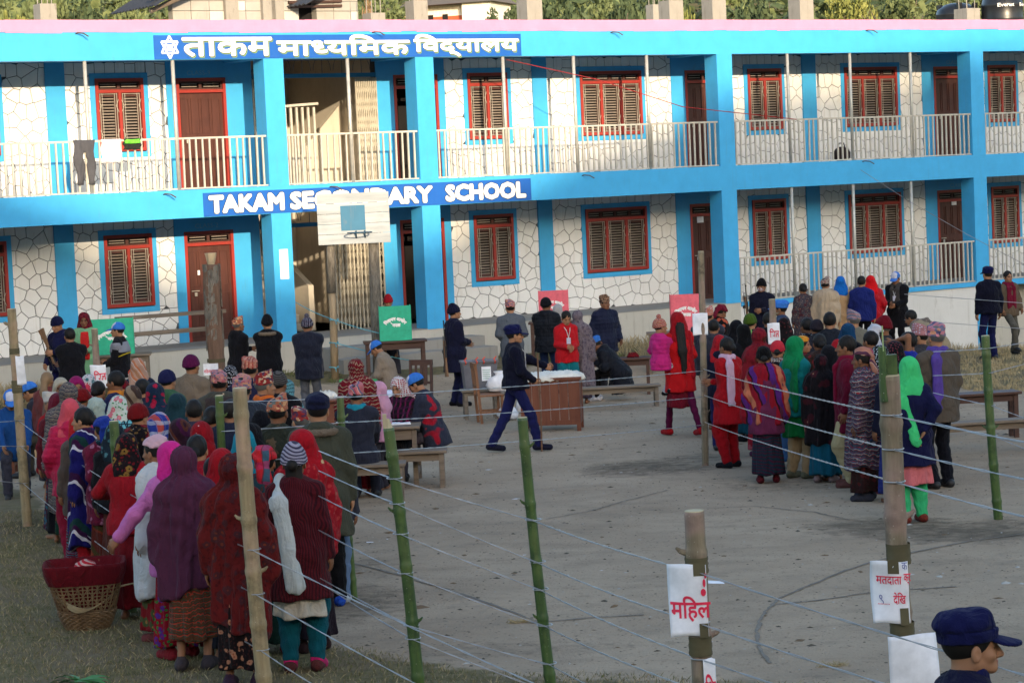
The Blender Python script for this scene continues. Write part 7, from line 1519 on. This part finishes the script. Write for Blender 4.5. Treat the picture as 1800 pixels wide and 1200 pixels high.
obj('tape_band', MB().tube([(0, 0, (q.z + .17) - lg.z), (0, 0, (q.z + .23) - lg.z)], .158, 20), TAPE, lt)

# ------------------------------------------------------------------ basketball stand
HB = at(587, 668, 0); hs_ = thing('basketball_hoop', 'weathered white plank backboard with blue square on two rough poles', 'basketball hoop', HB); k_ = 1 / ppm(HB)
def hp(px, py, dy=0): return at_depth(px, py, HB.y + dy) - HB
BW = woodm('board_white', (.27, .29, .30), (.42, .45, .47), .8, 0, .6)
a = hp(556, 344); c = hp(687, 428); wB, hB = c.x - a.x, a.z - c.z
rows = 5
for k in range(rows): z1 = a.z - hB * k / rows; z0 = a.z - hB * (k + 1) / rows + .006; obj('plank', MB().box(a.x, c.x, -.02, .0, z0 + .02, z1 + .02), BW, hs_)
bs0 = hp(598, 362); bs1 = hp(643, 404); obj('target_square', MB().box(bs0.x, bs1.x, -.026, -.021, bs1.z, bs0.z), paint('board_blue', (.05, .16, .26), .7, .4), hs_)
obj('pole', MB().tube([hp(589, 670, .16), hp(586, 560, .16), hp(583, 505, .16)], [.075, .07, .068], 12, jit=.03).mesh('pole', True), woodm('pole_bare', (.24, .17, .10), (.40, .30, .19), .8, 2), hs_)
obj('pole', MB().tube([hp(583, 515, .16), hp(581, 430, .16), hp(580, 355, .16)], [.085, .08, .07], 12, jit=.05).mesh('pole', True), BARK, hs_)
obj('pole', MB().tube([hp(668, 672, .16), hp(664, 600, .16), hp(659, 500, .16), hp(656, 420, .16), hp(655, 350, .16)], [.115, .105, .10, .095, .08], 12, jit=.06).mesh('pole', True), BARK, hs_)
rc_ = hp(634, 408); rr = .22; ringm = MB().tube([rc_ + Vector((rr * math.cos(t), -.30 + rr * math.sin(t), 0)) for t in np.linspace(0, 2 * math.pi, 25)], .012, 6, cap=False); 
for s_ in (-.08, .08): ringm.bar(rc_ + Vector((s_, -.02, -.10)), rc_ + Vector((s_, -.12, 0)), .025, .02); ringm.bar(rc_ + Vector((s_, -.03, .02)), rc_ + Vector((s_, -.1, .0)), .025, .02)
obj('hoop_ring', ringm, plainm('hoop_blue', (.04, .09, .14), .5, .3), hs_)
ROPEM = plainm('rope_blue', (.12, .38, .48), .8)
for (A, B, l) in (((518, 530), (587, 562), 'blue rope from the blue pillar to the bare hoop pole'), ((587, 562), (700, 592), 'blue rope running right from the hoop pole'), ((587, 602), (760, 640), 'lower blue rope running right from the hoop pole')):
    pa = at_depth(*A, HB.y + (1.5 if A[0] < 560 else -.05)); pb = at_depth(*B, HB.y - .05); obj('rope', MB().tube([pa.lerp(pb, i / 12) + Vector((0, 0, -.03 * math.sin(i / 12 * math.pi))) for i in range(13)], .009, 5), ROPEM, None, None, None, None, l, 'rope')
rp = MB()
for zz in (562, 602, 645): q = hp(587, zz, .06); rp.tube([q + Vector((.085 * math.cos(t), .085 * math.sin(t), .01 * math.sin(t * 2))) for t in np.linspace(0, 2 * math.pi, 13)], .010, 5, cap=False).tube([q + Vector((.03, -.09, 0)), q + Vector((.05, -.10, -.08))], .008, 5)
obj('rope_tie', rp, ROPEM, hs_)
wp = [at_depth(890, 105, 47.2), at_depth(1050, 140, 46.5), at_depth(1200, 188, 46), at_depth(1400, 210, 46)]
obj('cable', MB().tube([(wp[k].lerp(wp[k + 1], j / 6)) for k in range(3) for j in range(6)] + [wp[-1]], .008, 5), pl(190, 60, 60), None, None, None, None, 'thin red and blue cable hanging in front of upper gallery', 'cable')
wp = [at_depth(1490, 284, 52.6), at_depth(1600, 355, 50), at_depth(1700, 412, 48), at_depth(1830, 480, 46)]
obj('cable', MB().tube([(wp[k].lerp(wp[k + 1], j / 6)) for k in range(3) for j in range(6)] + [wp[-1]], .005, 5), pl(170, 170, 175), None, None, None, None, 'thin pale cable slanting down across the right pillar', 'cable')
for y0, y1, l in ((517, 535, 'upper thin wire in front of the right plinth wall'), (562, 580, 'lower thin wire in front of the right plinth wall')):
    a_, b_2 = at_depth(1590, y0 + 0, 46), at_depth(1830, y1, 44); obj('fence_wire', MB().tube([a_.lerp(b_2, i / 8) for i in range(9)], .006, 5), WIREM, None, None, None, None, l, 'wire', 'wires strung between the posts')

# ------------------------------------------------------------------ carrying basket
bp = at(155, 1103, 0); bk_ = thing('carrying_basket', 'cone shaped woven bamboo carrying basket with dark red cloth rim and rope', 'basket', bp, .15); s = 1 / ppm(bp)
WTop, WBot, HBk = 138 * s / 2, 68 * s / 2, 118 * s
def bpt(f, t, out=0):
    w_ = WBot + (WTop - WBot) * f ** .68 + out; p_ = 2 + 3.5 * f; c_, s_ = math.cos(t), math.sin(t); k = (abs(c_) ** p_ + abs(s_) ** p_) ** (-1 / p_); return Vector((k * c_ * w_, k * s_ * w_ * .78, HBk * f))
CANE = woodm('cane_weave', (.09, .05, .025), (.24, .15, .075), .6, 2); 
ns = 46
for k in range(ns):
    t = 2 * math.pi * k / ns; obj('stake', MB().tube([bpt(f, t, -.004 * (k % 2)) for f in np.linspace(0, .95, 9)], .0065, 5, cap=False), CANE, bk_)
m = MB()
for j in range(10):
    f = .015 + j * .029; m.tube([bpt(f, t, .009 * math.sin(t * ns / 2 + j * math.pi)) for t in np.linspace(0, 2 * math.pi, ns * 2 + 1)], .0095, 5, cap=False)
for j in range(24):
    f = .31 + j * .027
    if j % 2 == 0: m.tube([bpt(f, t, .004 * math.sin(t * ns / 2 + j * math.pi / 2)) for t in np.linspace(0, 2 * math.pi, ns * 2 + 1)], .0045, 5, cap=False)
obj('weave', m, CANE, bk_, kind='stuff')
m = MB()
for sg in (1, -1):
    for k in range(ns // 2):
        t0 = 2 * math.pi * k / (ns // 2); m.tube([bpt(f, t0 + sg * (f - .3) * 1.2, .003) for f in np.linspace(.3, .8, 12)], .0032, 4, cap=False)
obj('weave', m, CANE, bk_, kind='stuff')
RC = cloth('plain', C(105, 16, 28), bump=1.0); m = MB(); NN = 64
prof = [(.70, .012), (.76, .016), (.86, .02), (.96, .016), (1.0, .010), (1.004, .0), (.97, -.010), (.84, -.018), (.55, -.03), (.30, -.035)]
vs = [bpt(f, 2 * math.pi * k / NN, o_ + .006 * math.sin(k * 1.7 + i)) for i, (f, o_) in enumerate(prof) for k in range(NN)]
m.add(vs, [(i * NN + k, i * NN + (k + 1) % NN, (i + 1) * NN + (k + 1) % NN, (i + 1) * NN + k) for i in range(len(prof) - 1) for k in range(NN)] + [tuple(range(9 * NN, 10 * NN))]); obj('cloth_rim', m.mesh('rim', True), RC, bk_)
bnd = MB().lathe([(.01, 0), (.07, .01), (.10, .05), (.08, .10), (.02, .13)], 14); obj('cloth', bnd.mesh('bundle', True), cloth('hrib', C(200, 30, 50), C(220, 180, 170)), None, bp + Vector((.0, .03, HBk * .78)), 0, None, 'striped red cloth bundle lying inside the carrying basket', 'cloth')
ROPE = woodm('jute', (.28, .21, .12), (.46, .37, .23), .9, 0, 3)
a_, b_ = bpt(.62, math.pi * 1.02, .01), bpt(.62, -.35, .01); mid = Vector((-.06, bpt(.4, -math.pi / 2).y - .03, HBk * .34)); N = 26; vs = []; fs = []
for i in range(N + 1):
    f = i / N; q = a_.lerp(b_, f); q = q * (1 - .0) ; k = math.sin(f * math.pi); wd_ = .006 + .026 * max(0, math.sin(min(1, f * 1.5) * math.pi)) ** 2
    p_ = Vector((q.x - .02 * k, min(q.y, 0) * (1 - k) + (mid.y) * k, q.z * (1 - k) + mid.z * k)); n_ = Vector((0, -.5, 1)).normalized()
    vs += [p_ + n_ * wd_, p_ - n_ * wd_, p_ - n_ * wd_ + Vector((0, -.012, 0)), p_ + n_ * wd_ + Vector((0, -.012, 0))]
for i in range(N):
    for k in range(4): fs.append((i * 4 + k, i * 4 + (k + 1) % 4, i * 4 + 4 + (k + 1) % 4, i * 4 + 4 + k))
m = MB(); m.add(vs, fs); obj('head_strap', m, ROPE, bk_)
lp = MB().tube([b_, b_ + Vector((.10, -.03, .02)), b_ + Vector((.17, -.05, -.12)), b_ + Vector((.16, -.05, -.30)), b_ + Vector((.10, -.06, -.40)), b_ + Vector((.02, -.06, -.38))], .008, 6); obj('rope_loop', lp, ROPE, bk_)

# ------------------------------------------------------------------ litter, marks, grass
def ribbon(name, pix, w_, mat):
    P = [at(x, y, .0) for x, y in pix]; Q = []
    for k in range(len(P) - 1):
        n = max(2, int((P[k + 1] - P[k]).length / .08))
        for j in range(n): Q.append(P[k].lerp(P[k + 1], j / n))
    vs = []; fs = []; rs_ = random.Random(3)
    for i, q in enumerate(Q):
        d = (Q[min(i + 1, len(Q) - 1)] - Q[max(i - 1, 0)]); n_ = Vector((-d.y, d.x, 0)).normalized(); a = w_ * (.6 + .8 * rs_.random()); e = Vector((rs_.uniform(-.01, .01), rs_.uniform(-.01, .01), 0))
        for sg in (1, -1): p_ = q + n_ * a * sg * .5 + e; vs.append((p_.x, p_.y, float(gz(p_.x, p_.y)) + .006))
    fs = [(2 * i, 2 * i + 1, 2 * i + 3, 2 * i + 2) for i in range(len(Q) - 1)]; m = MB(); m.add(vs, fs); return obj(name, m, mat, kind='structure')
TR = NT('trench_soil', .95, .1); TR.col(TR.mix(TR.ramp(TR.noise(9, 5, .7), .3, .7), (.15, .13, .105), (.25, .22, .185))); TR.bump(TR.noise(30, 4), .8, .02); TR = TR.m
cir = [(1800, 938), (1700, 952), (1600, 972), (1540, 986), (1480, 1005), (1420, 1030), (1370, 1052), (1345, 1075), (1332, 1100), (1330, 1125), (1340, 1150), (1358, 1170)]
ribbon('ground_line', cir, .028, TR); ribbon('ground_line', [(1365, 1062), (1440, 1055), (1520, 1043), (1600, 1036), (1700, 1030)], .03, TR); ribbon('ground_line', [(600, 985), (700, 1010), (800, 1040), (900, 1075), (960, 1100)], .03, TR); ribbon('ground_line', [(1240, 893), (1330, 890), (1430, 900), (1500, 915)], .02, TR)
ribbon('ground_line', [(960, 912), (1040, 898), (1100, 880), (1180, 860)], .02, TR); ribbon('ground_line', [(930, 1095), (1050, 1085), (1150, 1080)], .03, TR)
rs_ = np.random.RandomState(5)
def scatter(name, n, region, size, mat, flat=.35, keep=None, seed=1):
    rs2 = np.random.RandomState(seed); vs = []; fs = []
    tx = rs2.uniform(region[0], region[1], n); ty = rs2.uniform(region[2], region[3], n); gm = grass_mask(tx, ty)
    z = gz(tx, ty)
    for i in range(n):
        if keep and not keep(gm[i]): continue
        s_ = size * rs2.lognormal(0, .55); a = rs2.uniform(0, 6.28); b_ = len(vs); el = rs2.uniform(.35, 1)
        for k in range(4): t = a + k * math.pi / 2 + rs2.uniform(-.4, .4); vs.append((tx[i] + math.cos(t) * s_ * (el if k % 2 else 1), ty[i] + math.sin(t) * s_ * (el if k % 2 else 1), z[i] + .001))
        vs.append((tx[i], ty[i], z[i] + s_ * flat)); fs += [(b_ + k, b_ + (k + 1) % 4, b_ + 4) for k in range(4)]
    m = MB(); m.add(vs, fs); return obj(name, m, mat, kind='stuff')
scatter('pebbles', 18000, (-8, 12, 14, 44), .008, plainm('chip_dark', (.09, .075, .055), .9), keep=lambda g: g < .5, seed=2)
scatter('pebbles', 3500, (-8, 12, 14, 44), .009, plainm('chip_pale', (.42, .40, .36), .9), keep=lambda g: g < .6, seed=3)
scatter('leaf_litter', 700, (-8, 12, 13.5, 36), .022, plainm('dry_leaf', (.15, .095, .05), .9), flat=.2, seed=4)
scatter('paper_litter', 26, (-6, 8, 14, 34), .03, PAPER, flat=.1, seed=8)
def blades(name, n, region, hmin, hmax, mat, keep, seed, w_=.004, lean=.6, clump=None):
    rs2 = np.random.RandomState(seed); x = rs2.uniform(region[0], region[1], n); y = rs2.uniform(region[2], region[3], n)
    if clump: cx = rs2.uniform(region[0], region[1], n // clump); cy = rs2.uniform(region[2], region[3], n // clump); k = rs2.randint(0, n // clump, n); x = cx[k] + rs2.normal(0, .05, n); y = cy[k] + rs2.normal(0, .05, n)
    g = grass_mask(x, y); u = x * EU.x + (y - BO.y) * EU.y; v = x * EN.x + (y - BO.y) * EN.y; ok = keep(x, y, g, u, v); x, y = x[ok], y[ok]; n = len(x); z = gz(x, y)
    h = rs2.uniform(hmin, hmax, n); a = rs2.uniform(0, 6.28, n); l = rs2.uniform(0, lean, n) * h; b = rs2.uniform(0, 6.28, n); w = w_ * rs2.uniform(.6, 1.4, n)
    V = np.zeros((n, 4, 3), np.float32); V[:, 0] = np.stack([x - w * np.cos(a), y - w * np.sin(a), z - .003], 1); V[:, 1] = np.stack([x + w * np.cos(a), y + w * np.sin(a), z - .003], 1)
    V[:, 2] = np.stack([x + l * .5 * np.cos(b) + w * .6 * np.cos(a), y + l * .5 * np.sin(b) + w * .6 * np.sin(a), z + h * .6], 1); V[:, 3] = np.stack([x + l * np.cos(b), y + l * np.sin(b), z + h], 1)
    base = (np.arange(n) * 4)[:, None]; q = np.concatenate([base + np.array([[0, 1, 2]]), base + np.array([[0, 2, 3]])]); me = np_mesh(name, V.reshape(-1, 3), q, False); me.materials.append(mat); return obj(name, me, kind='stuff')
GM1 = plainm('grass_green', (.11, .12, .045), .8); GM2 = plainm('grass_dry', (.36, .29, .165), .9); GM3 = plainm('grass_olive', (.19, .165, .08), .9)
near_ = lambda x, y, g, u, v: (g > .45 + .3 * np.sin(x * 2.3) * np.sin(y * 1.9) * .5) & (v < -1)
blades('grass', 70000, (-6.5, 4, 13.5, 27), .012, .035, GM3, near_, 11, .0035, 1.2); blades('grass', 50000, (-6.5, 4, 13.5, 27), .012, .030, GM1, near_, 12, .003, 1.2); blades('grass', 36000, (-6.5, 4, 13.5, 27), .012, .045, GM2, near_, 13, .0028, 1.6)
verge = lambda x, y, g, u, v: (v > -1.9) & (v < -.05) & ((u < -4.6) | (u > -.9))
blades('verge_grass', 42000, (-10, 14, 40, 56), .03, .12, GM1, lambda x, y, g, u, v: verge(x, y, g, u, v) & (u < 5), 21, .008, .8, clump=12)
blades('dry_grass', 60000, (-2, 15, 42, 56), .06, .26, GM2, lambda x, y, g, u, v: (v > -2.4) & (v < -.05) & (u > 1.5), 22, .008, .8, clump=16)
blades('dry_grass', 40000, (5, 13, 33, 52), .03, .09, GM2, lambda x, y, g, u, v: (g > .4) & (v < -1.5), 23, .008, 1.0, clump=10)
blades('dry_grass', 12000, (-12, -7, 36, 44), .08, .30, GM2, lambda x, y, g, u, v: (v > -1.6) & (v < -.05), 24, .008, .9, clump=16)
# fallen leaves of green at the bottom left, straw tuft
lf = thing('plant', 'bunch of long green leaves lying at the bottom left corner', 'plant', at(135, 1205, 0))
LM = plainm('leaf_green', (.06, .20, .06), .5)
for k in range(13):
    a = random.uniform(-.6, 3.6); L = random.uniform(.12, .26); w_ = .022; m = MB(); d = Vector((math.cos(a), math.sin(a) * .6, .35)).normalized(); n_ = Vector((-d.y, d.x, .2)).normalized(); vs = []
    for i in range(6): f = i / 5; c_ = d * L * f + Vector((0, 0, -.10 * f * f)); ww = w_ * math.sin(math.pi * (f * .9 + .08)); vs += [c_ + n_ * ww, c_ + Vector((0, 0, -.004)), c_ - n_ * ww]
    m.add(vs, [(3 * i + j, 3 * i + j + 1, 3 * i + j + 4, 3 * i + j + 3) for i in range(5) for j in (0, 1)]); obj('leaf', m, LM, lf, (random.uniform(-.06, .06), random.uniform(-.04, .04), .03))
for px, py, sc_, lb in ((915, 1093, 1, 'small dry straw tuft on bare ground left of slim green post'), (1466, 1170, 1, 'small straw tuft on the ground left of voter number post')):
    q = at(px, py, 0); m = MB()
    for k in range(70): a = random.uniform(0, 6.28); r_ = random.uniform(0, .11); b0 = Vector((r_ * math.cos(a), r_ * math.sin(a) * .5, 0)); m.bar(b0, b0 + Vector((random.uniform(-.06, .06), random.uniform(-.06, .06), random.uniform(.004, .03))), .004, .003)
    obj('straw_tuft', m, GM2, None, q, 0, None, lb, 'straw')

# ================================================================== ROOF TOP AND BEYOND
STUB = paint('stub_concrete', (.30, .275, .24), .95, .8, 5, (.10, .07, .05), .8)
def stub(x0, x1, y1, v, label):
    a = on_fac(x0, 36, v)[0]; b = on_fac(x1, 36, v)[0]; z = on_fac((x0 + x1) / 2, y1, v)[2]; w_ = (b - a) * .72; m = MB().box(-w_ / 2, w_ / 2, -w_ / 2, w_ / 2, 0, z - 2.92)
    for s_ in (-1, 1):
        for q in (-1, 1): m.tube([(s_ * w_ * .3, q * w_ * .3, z - 2.92), (s_ * w_ * .32, q * w_ * .3, z - 2.92 + .5)], .01, 5)
    return obj('concrete_column', m, STUB, None, BO + EU * ((a + b) / 2) + EN * v + Vector((0, 0, 2.92)), PHI, None, label, 'column', 'unfinished columns on the roof')
for x0, x1, y1, v, lb in ((60, 100, 8, 1.9, 'low grey concrete stub on the roof far left'), (640, 675, 24, 1.9, 'lowest broken concrete stub on the roof, left of centre'), (716, 750, 2, 1.9, 'dark concrete stub in front of white and red house'), (913, 950, 0, 1.9, 'pale concrete stub right of white and red house'), (1139, 1162, 9, 6.5, 'narrow concrete stub just left of a wider one'), (1163, 1197, 2, 1.9, 'wide concrete stub touching a narrower one'), (1239, 1272, -14, 1.9, 'tall concrete stub left of pale green shrubs on the roofline'), (1392, 1425, -14, 1.9, 'tall concrete stub right of pale green shrubs on the roofline'), (1684, 1716, 16, 1.5, 'dark stained concrete stub in front of the left water tank')): stub(x0, x1, y1, v, lb)
# block-built room with sloping tin roof on the roof top
rm = thing('rooftop_shed', 'grey block shed with dark sloping tin roof on the school roof', 'shed', BO + EN * 3.0 + Vector((0, 0, 2.92)), PHI)
def fx(x, v=3.0): return on_fac(x, 30, v)[0]
BLK1 = paint('block_grey', (.36, .34, .31), .9, .5, 3); BLK2 = paint('block_pale', (.50, .48, .44), .9, .4, 3)
x = fx(300); k = 0; rs_ = random.Random(2)
while x < fx(623):
    w_ = .40; 
    if not (fx(500) - .05 < x < fx(552)):
        for j in range(5): obj('block', MB().box(x, min(x + w_ - .012, fx(625)), -.1 - rs_.uniform(0, .012), .1, j * .2, j * .2 + .19), BLK2 if (k * 3 + j) % 4 == 0 else BLK1, rm)
    x += w_; k += 1
for xx in (400, 465, 480): obj('shed_column', MB().box(fx(xx) - .14, fx(xx) + .14, -.22, -.12, 0, 1.1), STUB, rm)
TIN = plainm('tin_dark', (.06, .06, .065), .5, .4)
def slab(x0, x1, z0, z1, v0=-1.2, v1=1.5):
    m = MB(); n = 14
    for k in range(n): a, b = v0 + (v1 - v0) * k / n, v0 + (v1 - v0) * (k + .5) / n; m.add([(x0, a, z0), (x1, a, z1), (x1, b, z1 + .03), (x0, b, z0 + .03), (x1, b + (v1 - v0) / n / 2, z1), (x0, b + (v1 - v0) / n / 2, z0)], [(0, 1, 2, 3), (3, 2, 4, 5)])
    o = obj('tin_roof', m, TIN, rm); md = o.modifiers.new('t', 'SOLIDIFY'); md.thickness = .015; return o
slab(fx(238), fx(345), .62, 1.35, -.9, 1.2); slab(fx(500), fx(600), .66, 1.35, -.9, 1.5)
obj('shed_shade', MB().box(fx(500), fx(560), .2, .3, 0, 1.1), DARK, rm);  # near-black panel stands in for the shade inside the shed
for zz in (.55, .8): obj('roof_log', MB().tube([(fx(245), -.5, zz), (fx(330), -.5, zz + .42)], .05, 8), OLDW, rm)
for yy in (6, 14): obj('roof_batten', MB().bar((fx(502), -.15, on_fac(530, yy, 3)[2] - 2.92), (fx(595), -.15, on_fac(530, yy, 3)[2] - 2.92 + .03), .06, .05), DKW, rm)
TANK = NT('tank_plastic', .35, .5); TANK.col((.012, .012, .014)); TANK = TANK.m
for x0, x1, y1, v, lb, z_off in ((1646, 1718, 6, 2.6, 'left black plastic water tank behind stained concrete stub', 0), (1727, 1797, -16, 1.7, 'right black plastic water tank with white lettering on the roof', 0)):
    a = on_fac(x0, 36, v)[0]; b = on_fac(x1, 36, v)[0]; z = on_fac(x0, y1, v)[2] - 2.92; R = (b - a) / 2 * .74; tk = thing('water_tank', lb, 'water tank', BO + EU * ((a + b) / 2) + EN * v + Vector((0, 0, 2.92)), PHI, 'black water tanks'); m = MB()
    m.lathe([(R * .98, 0), (R, .03), (R, z * .30), (R * 1.02, z * .33), (R, z * .36), (R, z * .62), (R * 1.02, z * .65), (R, z * .68), (R * .93, z * .80), (R * .6, z * .95), (R * .3, z), (.01, z)], 30)
    obj('tank_body', m.mesh('tank', True), TANK, tk)
    for t in (-2.2, -.9, .6, 2.0): obj('lug', MB().box(-.05, .05, -.05, .05, z * .70, z * .98), TANK, tk, (R * .86 * math.cos(t), R * .86 * math.sin(t), 0))
    if 'right' in lb:
        V, Fc, _ = lat('Everest', .02, 2)
        for cx_, hw in ((-R * .55, .16), (R * .45, .16)):
            put_text('lettering', V, Fc, LETTER, tk, cx_ - hw, cx_ + hw, z * .60, z * .60 + .085, 0, fn=lambda X, y, Z: (X, -math.sqrt(max(R * R * 1.03 - X * X, .001)) - .015, Z))
# house on the hill and trees
hz = at_depth(795, 40, 150); H0 = Vector((hz.x, 150, float(gz(hz.x, 150)))); hse = thing('hill_house', 'white and red hillside house with dark hipped roof', 'house', H0, -.35); k_ = 150 / F_PX; zb = hz.z - H0.z
HW = plainm('house_white', (.72, .68, .60), .9); HR = plainm('house_red', (.42, .10, .05), .9); HY = plainm('house_ochre', (.50, .36, .20), .9)
obj('wall', MB().box(-2.3, 1.0, 0, 3, 0, zb + 1.15), HW, hse); obj('wall', MB().box(1.0, 2.9, -.8, 3, 0, zb + 1.2), HW, hse); obj('dado', MB().box(-1.7, .98, -.05, 0, 0, zb + .42), HR, hse); obj('annex', MB().box(-3.0, -1.9, -.6, 2, 0, zb + .8), HY, hse)
for x in (-1.6, -.6): obj('window', MB().box(x, x + .35, -.12, -.06, zb - .3, zb + .55), DARK, hse)
rf = MB(); rf.add([(-3.2, -1.1, zb + 1.1), (3.3, -1.3, zb + 1.1), (3.3, 3.5, zb + 1.1), (-3.2, 3.5, zb + 1.1), (-2.0, 1.1, zb + 2.2), (2.1, 1.1, zb + 2.2)], [(0, 1, 5, 4), (1, 2, 5), (2, 3, 4, 5), (3, 0, 4), (3, 2, 1, 0)]); obj('roof', rf, plainm('slate_roof', (.12, .105, .095), .9), hse)
FOL = []
for nme, a, b in (('foliage_dark', (.030, .050, .022), (.075, .10, .045)), ('foliage_mid', (.07, .095, .035), (.14, .165, .07)), ('foliage_yellow', (.13, .15, .035), (.24, .24, .07)), ('foliage_rust', (.18, .11, .06), (.28, .17, .10))):
    t = NT(nme, .8); t.col(t.mix(t.ramp(t.noise(1.3, 4), .35, .65), a, b)); FOL.append(t.m)
def crown_mesh(n, R, H_, seed, leaf=.16, blobs=16, narrow=False):
    rs2 = np.random.RandomState(seed); C_ = rs2.normal(0, .42, (blobs, 3)); C_[:, 2] = rs2.uniform(-.45, .5, blobs); S_ = rs2.uniform(.22, .42, blobs); k = rs2.randint(0, blobs, n); d = rs2.normal(0, 1, (n, 3)); d /= np.linalg.norm(d, axis=1)[:, None]
    p = C_[k] + d * (S_[k] * rs2.uniform(.75, 1.05, n))[:, None]; p *= np.array([R, R, H_]); a = rs2.normal(0, 1, (n, 3)); a /= np.linalg.norm(a, axis=1)[:, None]; b = np.cross(a, rs2.normal(0, 1, (n, 3))); b /= np.linalg.norm(b, axis=1)[:, None]; s_ = leaf * rs2.uniform(.6, 1.5, n)[:, None]
    V = np.stack([p - a * s_, p - b * s_ * .5, p + a * s_, p + b * s_ * .5], 1).reshape(-1, 3); me = np_mesh('crown', V, np.arange(n * 4).reshape(-1, 4), False); return me
CR = [crown_mesh(5200, 1, 1, s, .055) for s in (1, 2, 3)]
TRK = plainm('tree_bark', (.13, .10, .075), .9)
def tree(px, Y, top_py, w_px, fol, label, ci=0, bare=False, gname='trees behind the school'):
    c = at_depth(px, top_py, Y); kk = Y / F_PX; R = w_px * kk / 2; g = float(gz(c.x, Y)); H_ = max(R * .9, (c.z - g) * .42); cz = c.z - H_ * .9
    t = thing('tree', label, 'tree', (c.x, Y, g), 0, gname); trr = max(.1, R * .07); tk = MB().tube([(0, 0, -.2), (R * .05, 0, (cz - g) * .5), (0, 0, cz - g)], [trr * 1.3, trr, trr * .5], 8)
    rs2 = random.Random(px)
    for k in range(7): a = rs2.uniform(0, 6.28); b0 = Vector((0, 0, (cz - g) * rs2.uniform(.5, .9))); e = Vector((math.cos(a) * R * .75, math.sin(a) * R * .7, cz - g + rs2.uniform(-.2, .7) * H_)); tk.tube([b0, b0.lerp(e, .5) + Vector((0, 0, .1 * R)), e], [trr * .55, trr * .35, trr * .12], 6)
    obj('trunk', tk, TRK, t)
    if not bare:
        cm = CR[ci % 3].copy(); cm.materials.clear(); cm.materials.append(FOL[fol]); co_ = obj('crown', cm, None, t, (0, 0, cz - g)); co_.scale = (R, R, H_); co_['kind'] = 'stuff'
    return t
TL = [(30, 95, -30, 190, 1, 'bushy mid green tree at the far left above the roof'), (150, 100, -20, 170, 0, 'dark green tree behind the low stub at left'), (235, 110, -14, 110, 1, 'green tree left of the grey block shed'), (20, 80, -6, 60, 2, 'broad yellow green leaves at the top left corner'),
      (690, 130, -8, 150, 1, 'olive green tree between shed and white house'), (650, 100, -12, 60, 3, 'rust tinted small tree right of the shed'), (880, 120, 2, 70, 0, 'dark green tree touching the white house'), (990, 95, -22, 170, 0, 'dense dark tree right of the pale stub'), (1065, 110, -14, 130, 1, 'mid green tree above the roof centre'), (1130, 90, -34, 150, 0, 'dark spreading tree left of the twin stubs'),
      (1215, 85, 8, 90, 2, 'pale yellow green shrub left of the tall stub'), (1330, 90, -26, 160, 0, 'dark tree between the two tall stubs'), (1340, 80, 14, 130, 2, 'pale feathery shrubs between the two tall stubs'), (1500, 110, -30, 130, 2, 'yellowish green tree right of the tall stubs'), (1580, 105, -34, 180, 1, 'large mid green tree left of the water tanks'), (1680, 125, -20, 120, 1, 'green tree behind the left water tank'), (450, 120, -30, 200, 1, 'green tree hidden behind the block shed')]
for i, (px, Y, ty, w_, fo, lb) in enumerate(TL): tree(px, Y, ty, w_, fo, lb, i)
tree(700, 90, -30, 60, 0, 'bare pinkish trunk rising between shed and white house', 0, True); tree(1050, 85, -20, 160, 0, 'leafless brown branches in front of the dark trees', 1, True)
rsb = np.random.RandomState(3)
bushes = []
for k in range(150):
    px = rsb.uniform(-60, 1860); Y = rsb.uniform(150, 330); q = at_depth(px, 20, Y); R = rsb.uniform(1.5, 4.5); bushes.append((q.x, Y, R))
for f in (0, 1):
    m_v = []
    for i, (x, y, R) in enumerate(bushes):
        if i % 2 != f: continue
        n = 260; d = rsb.normal(0, 1, (n, 3)); d /= np.linalg.norm(d, axis=1)[:, None]; p = d * R * rsb.uniform(.6, 1.1, (n, 1)) * np.array([1, 1, .8]) + np.array([x, y, float(gz(x, y)) + R * .5]); a = rsb.normal(0, 1, (n, 3)) * .30; b = rsb.normal(0, 1, (n, 3)) * .22; m_v.append(np.stack([p - a, p - b, p + a, p + b], 1).reshape(-1, 3))
    V = np.concatenate(m_v); me = np_mesh('hill_shrubs', V, np.arange(len(V)).reshape(-1, 4), False); me.materials.append(FOL[f]); obj('hill_shrubs', me, kind='stuff')
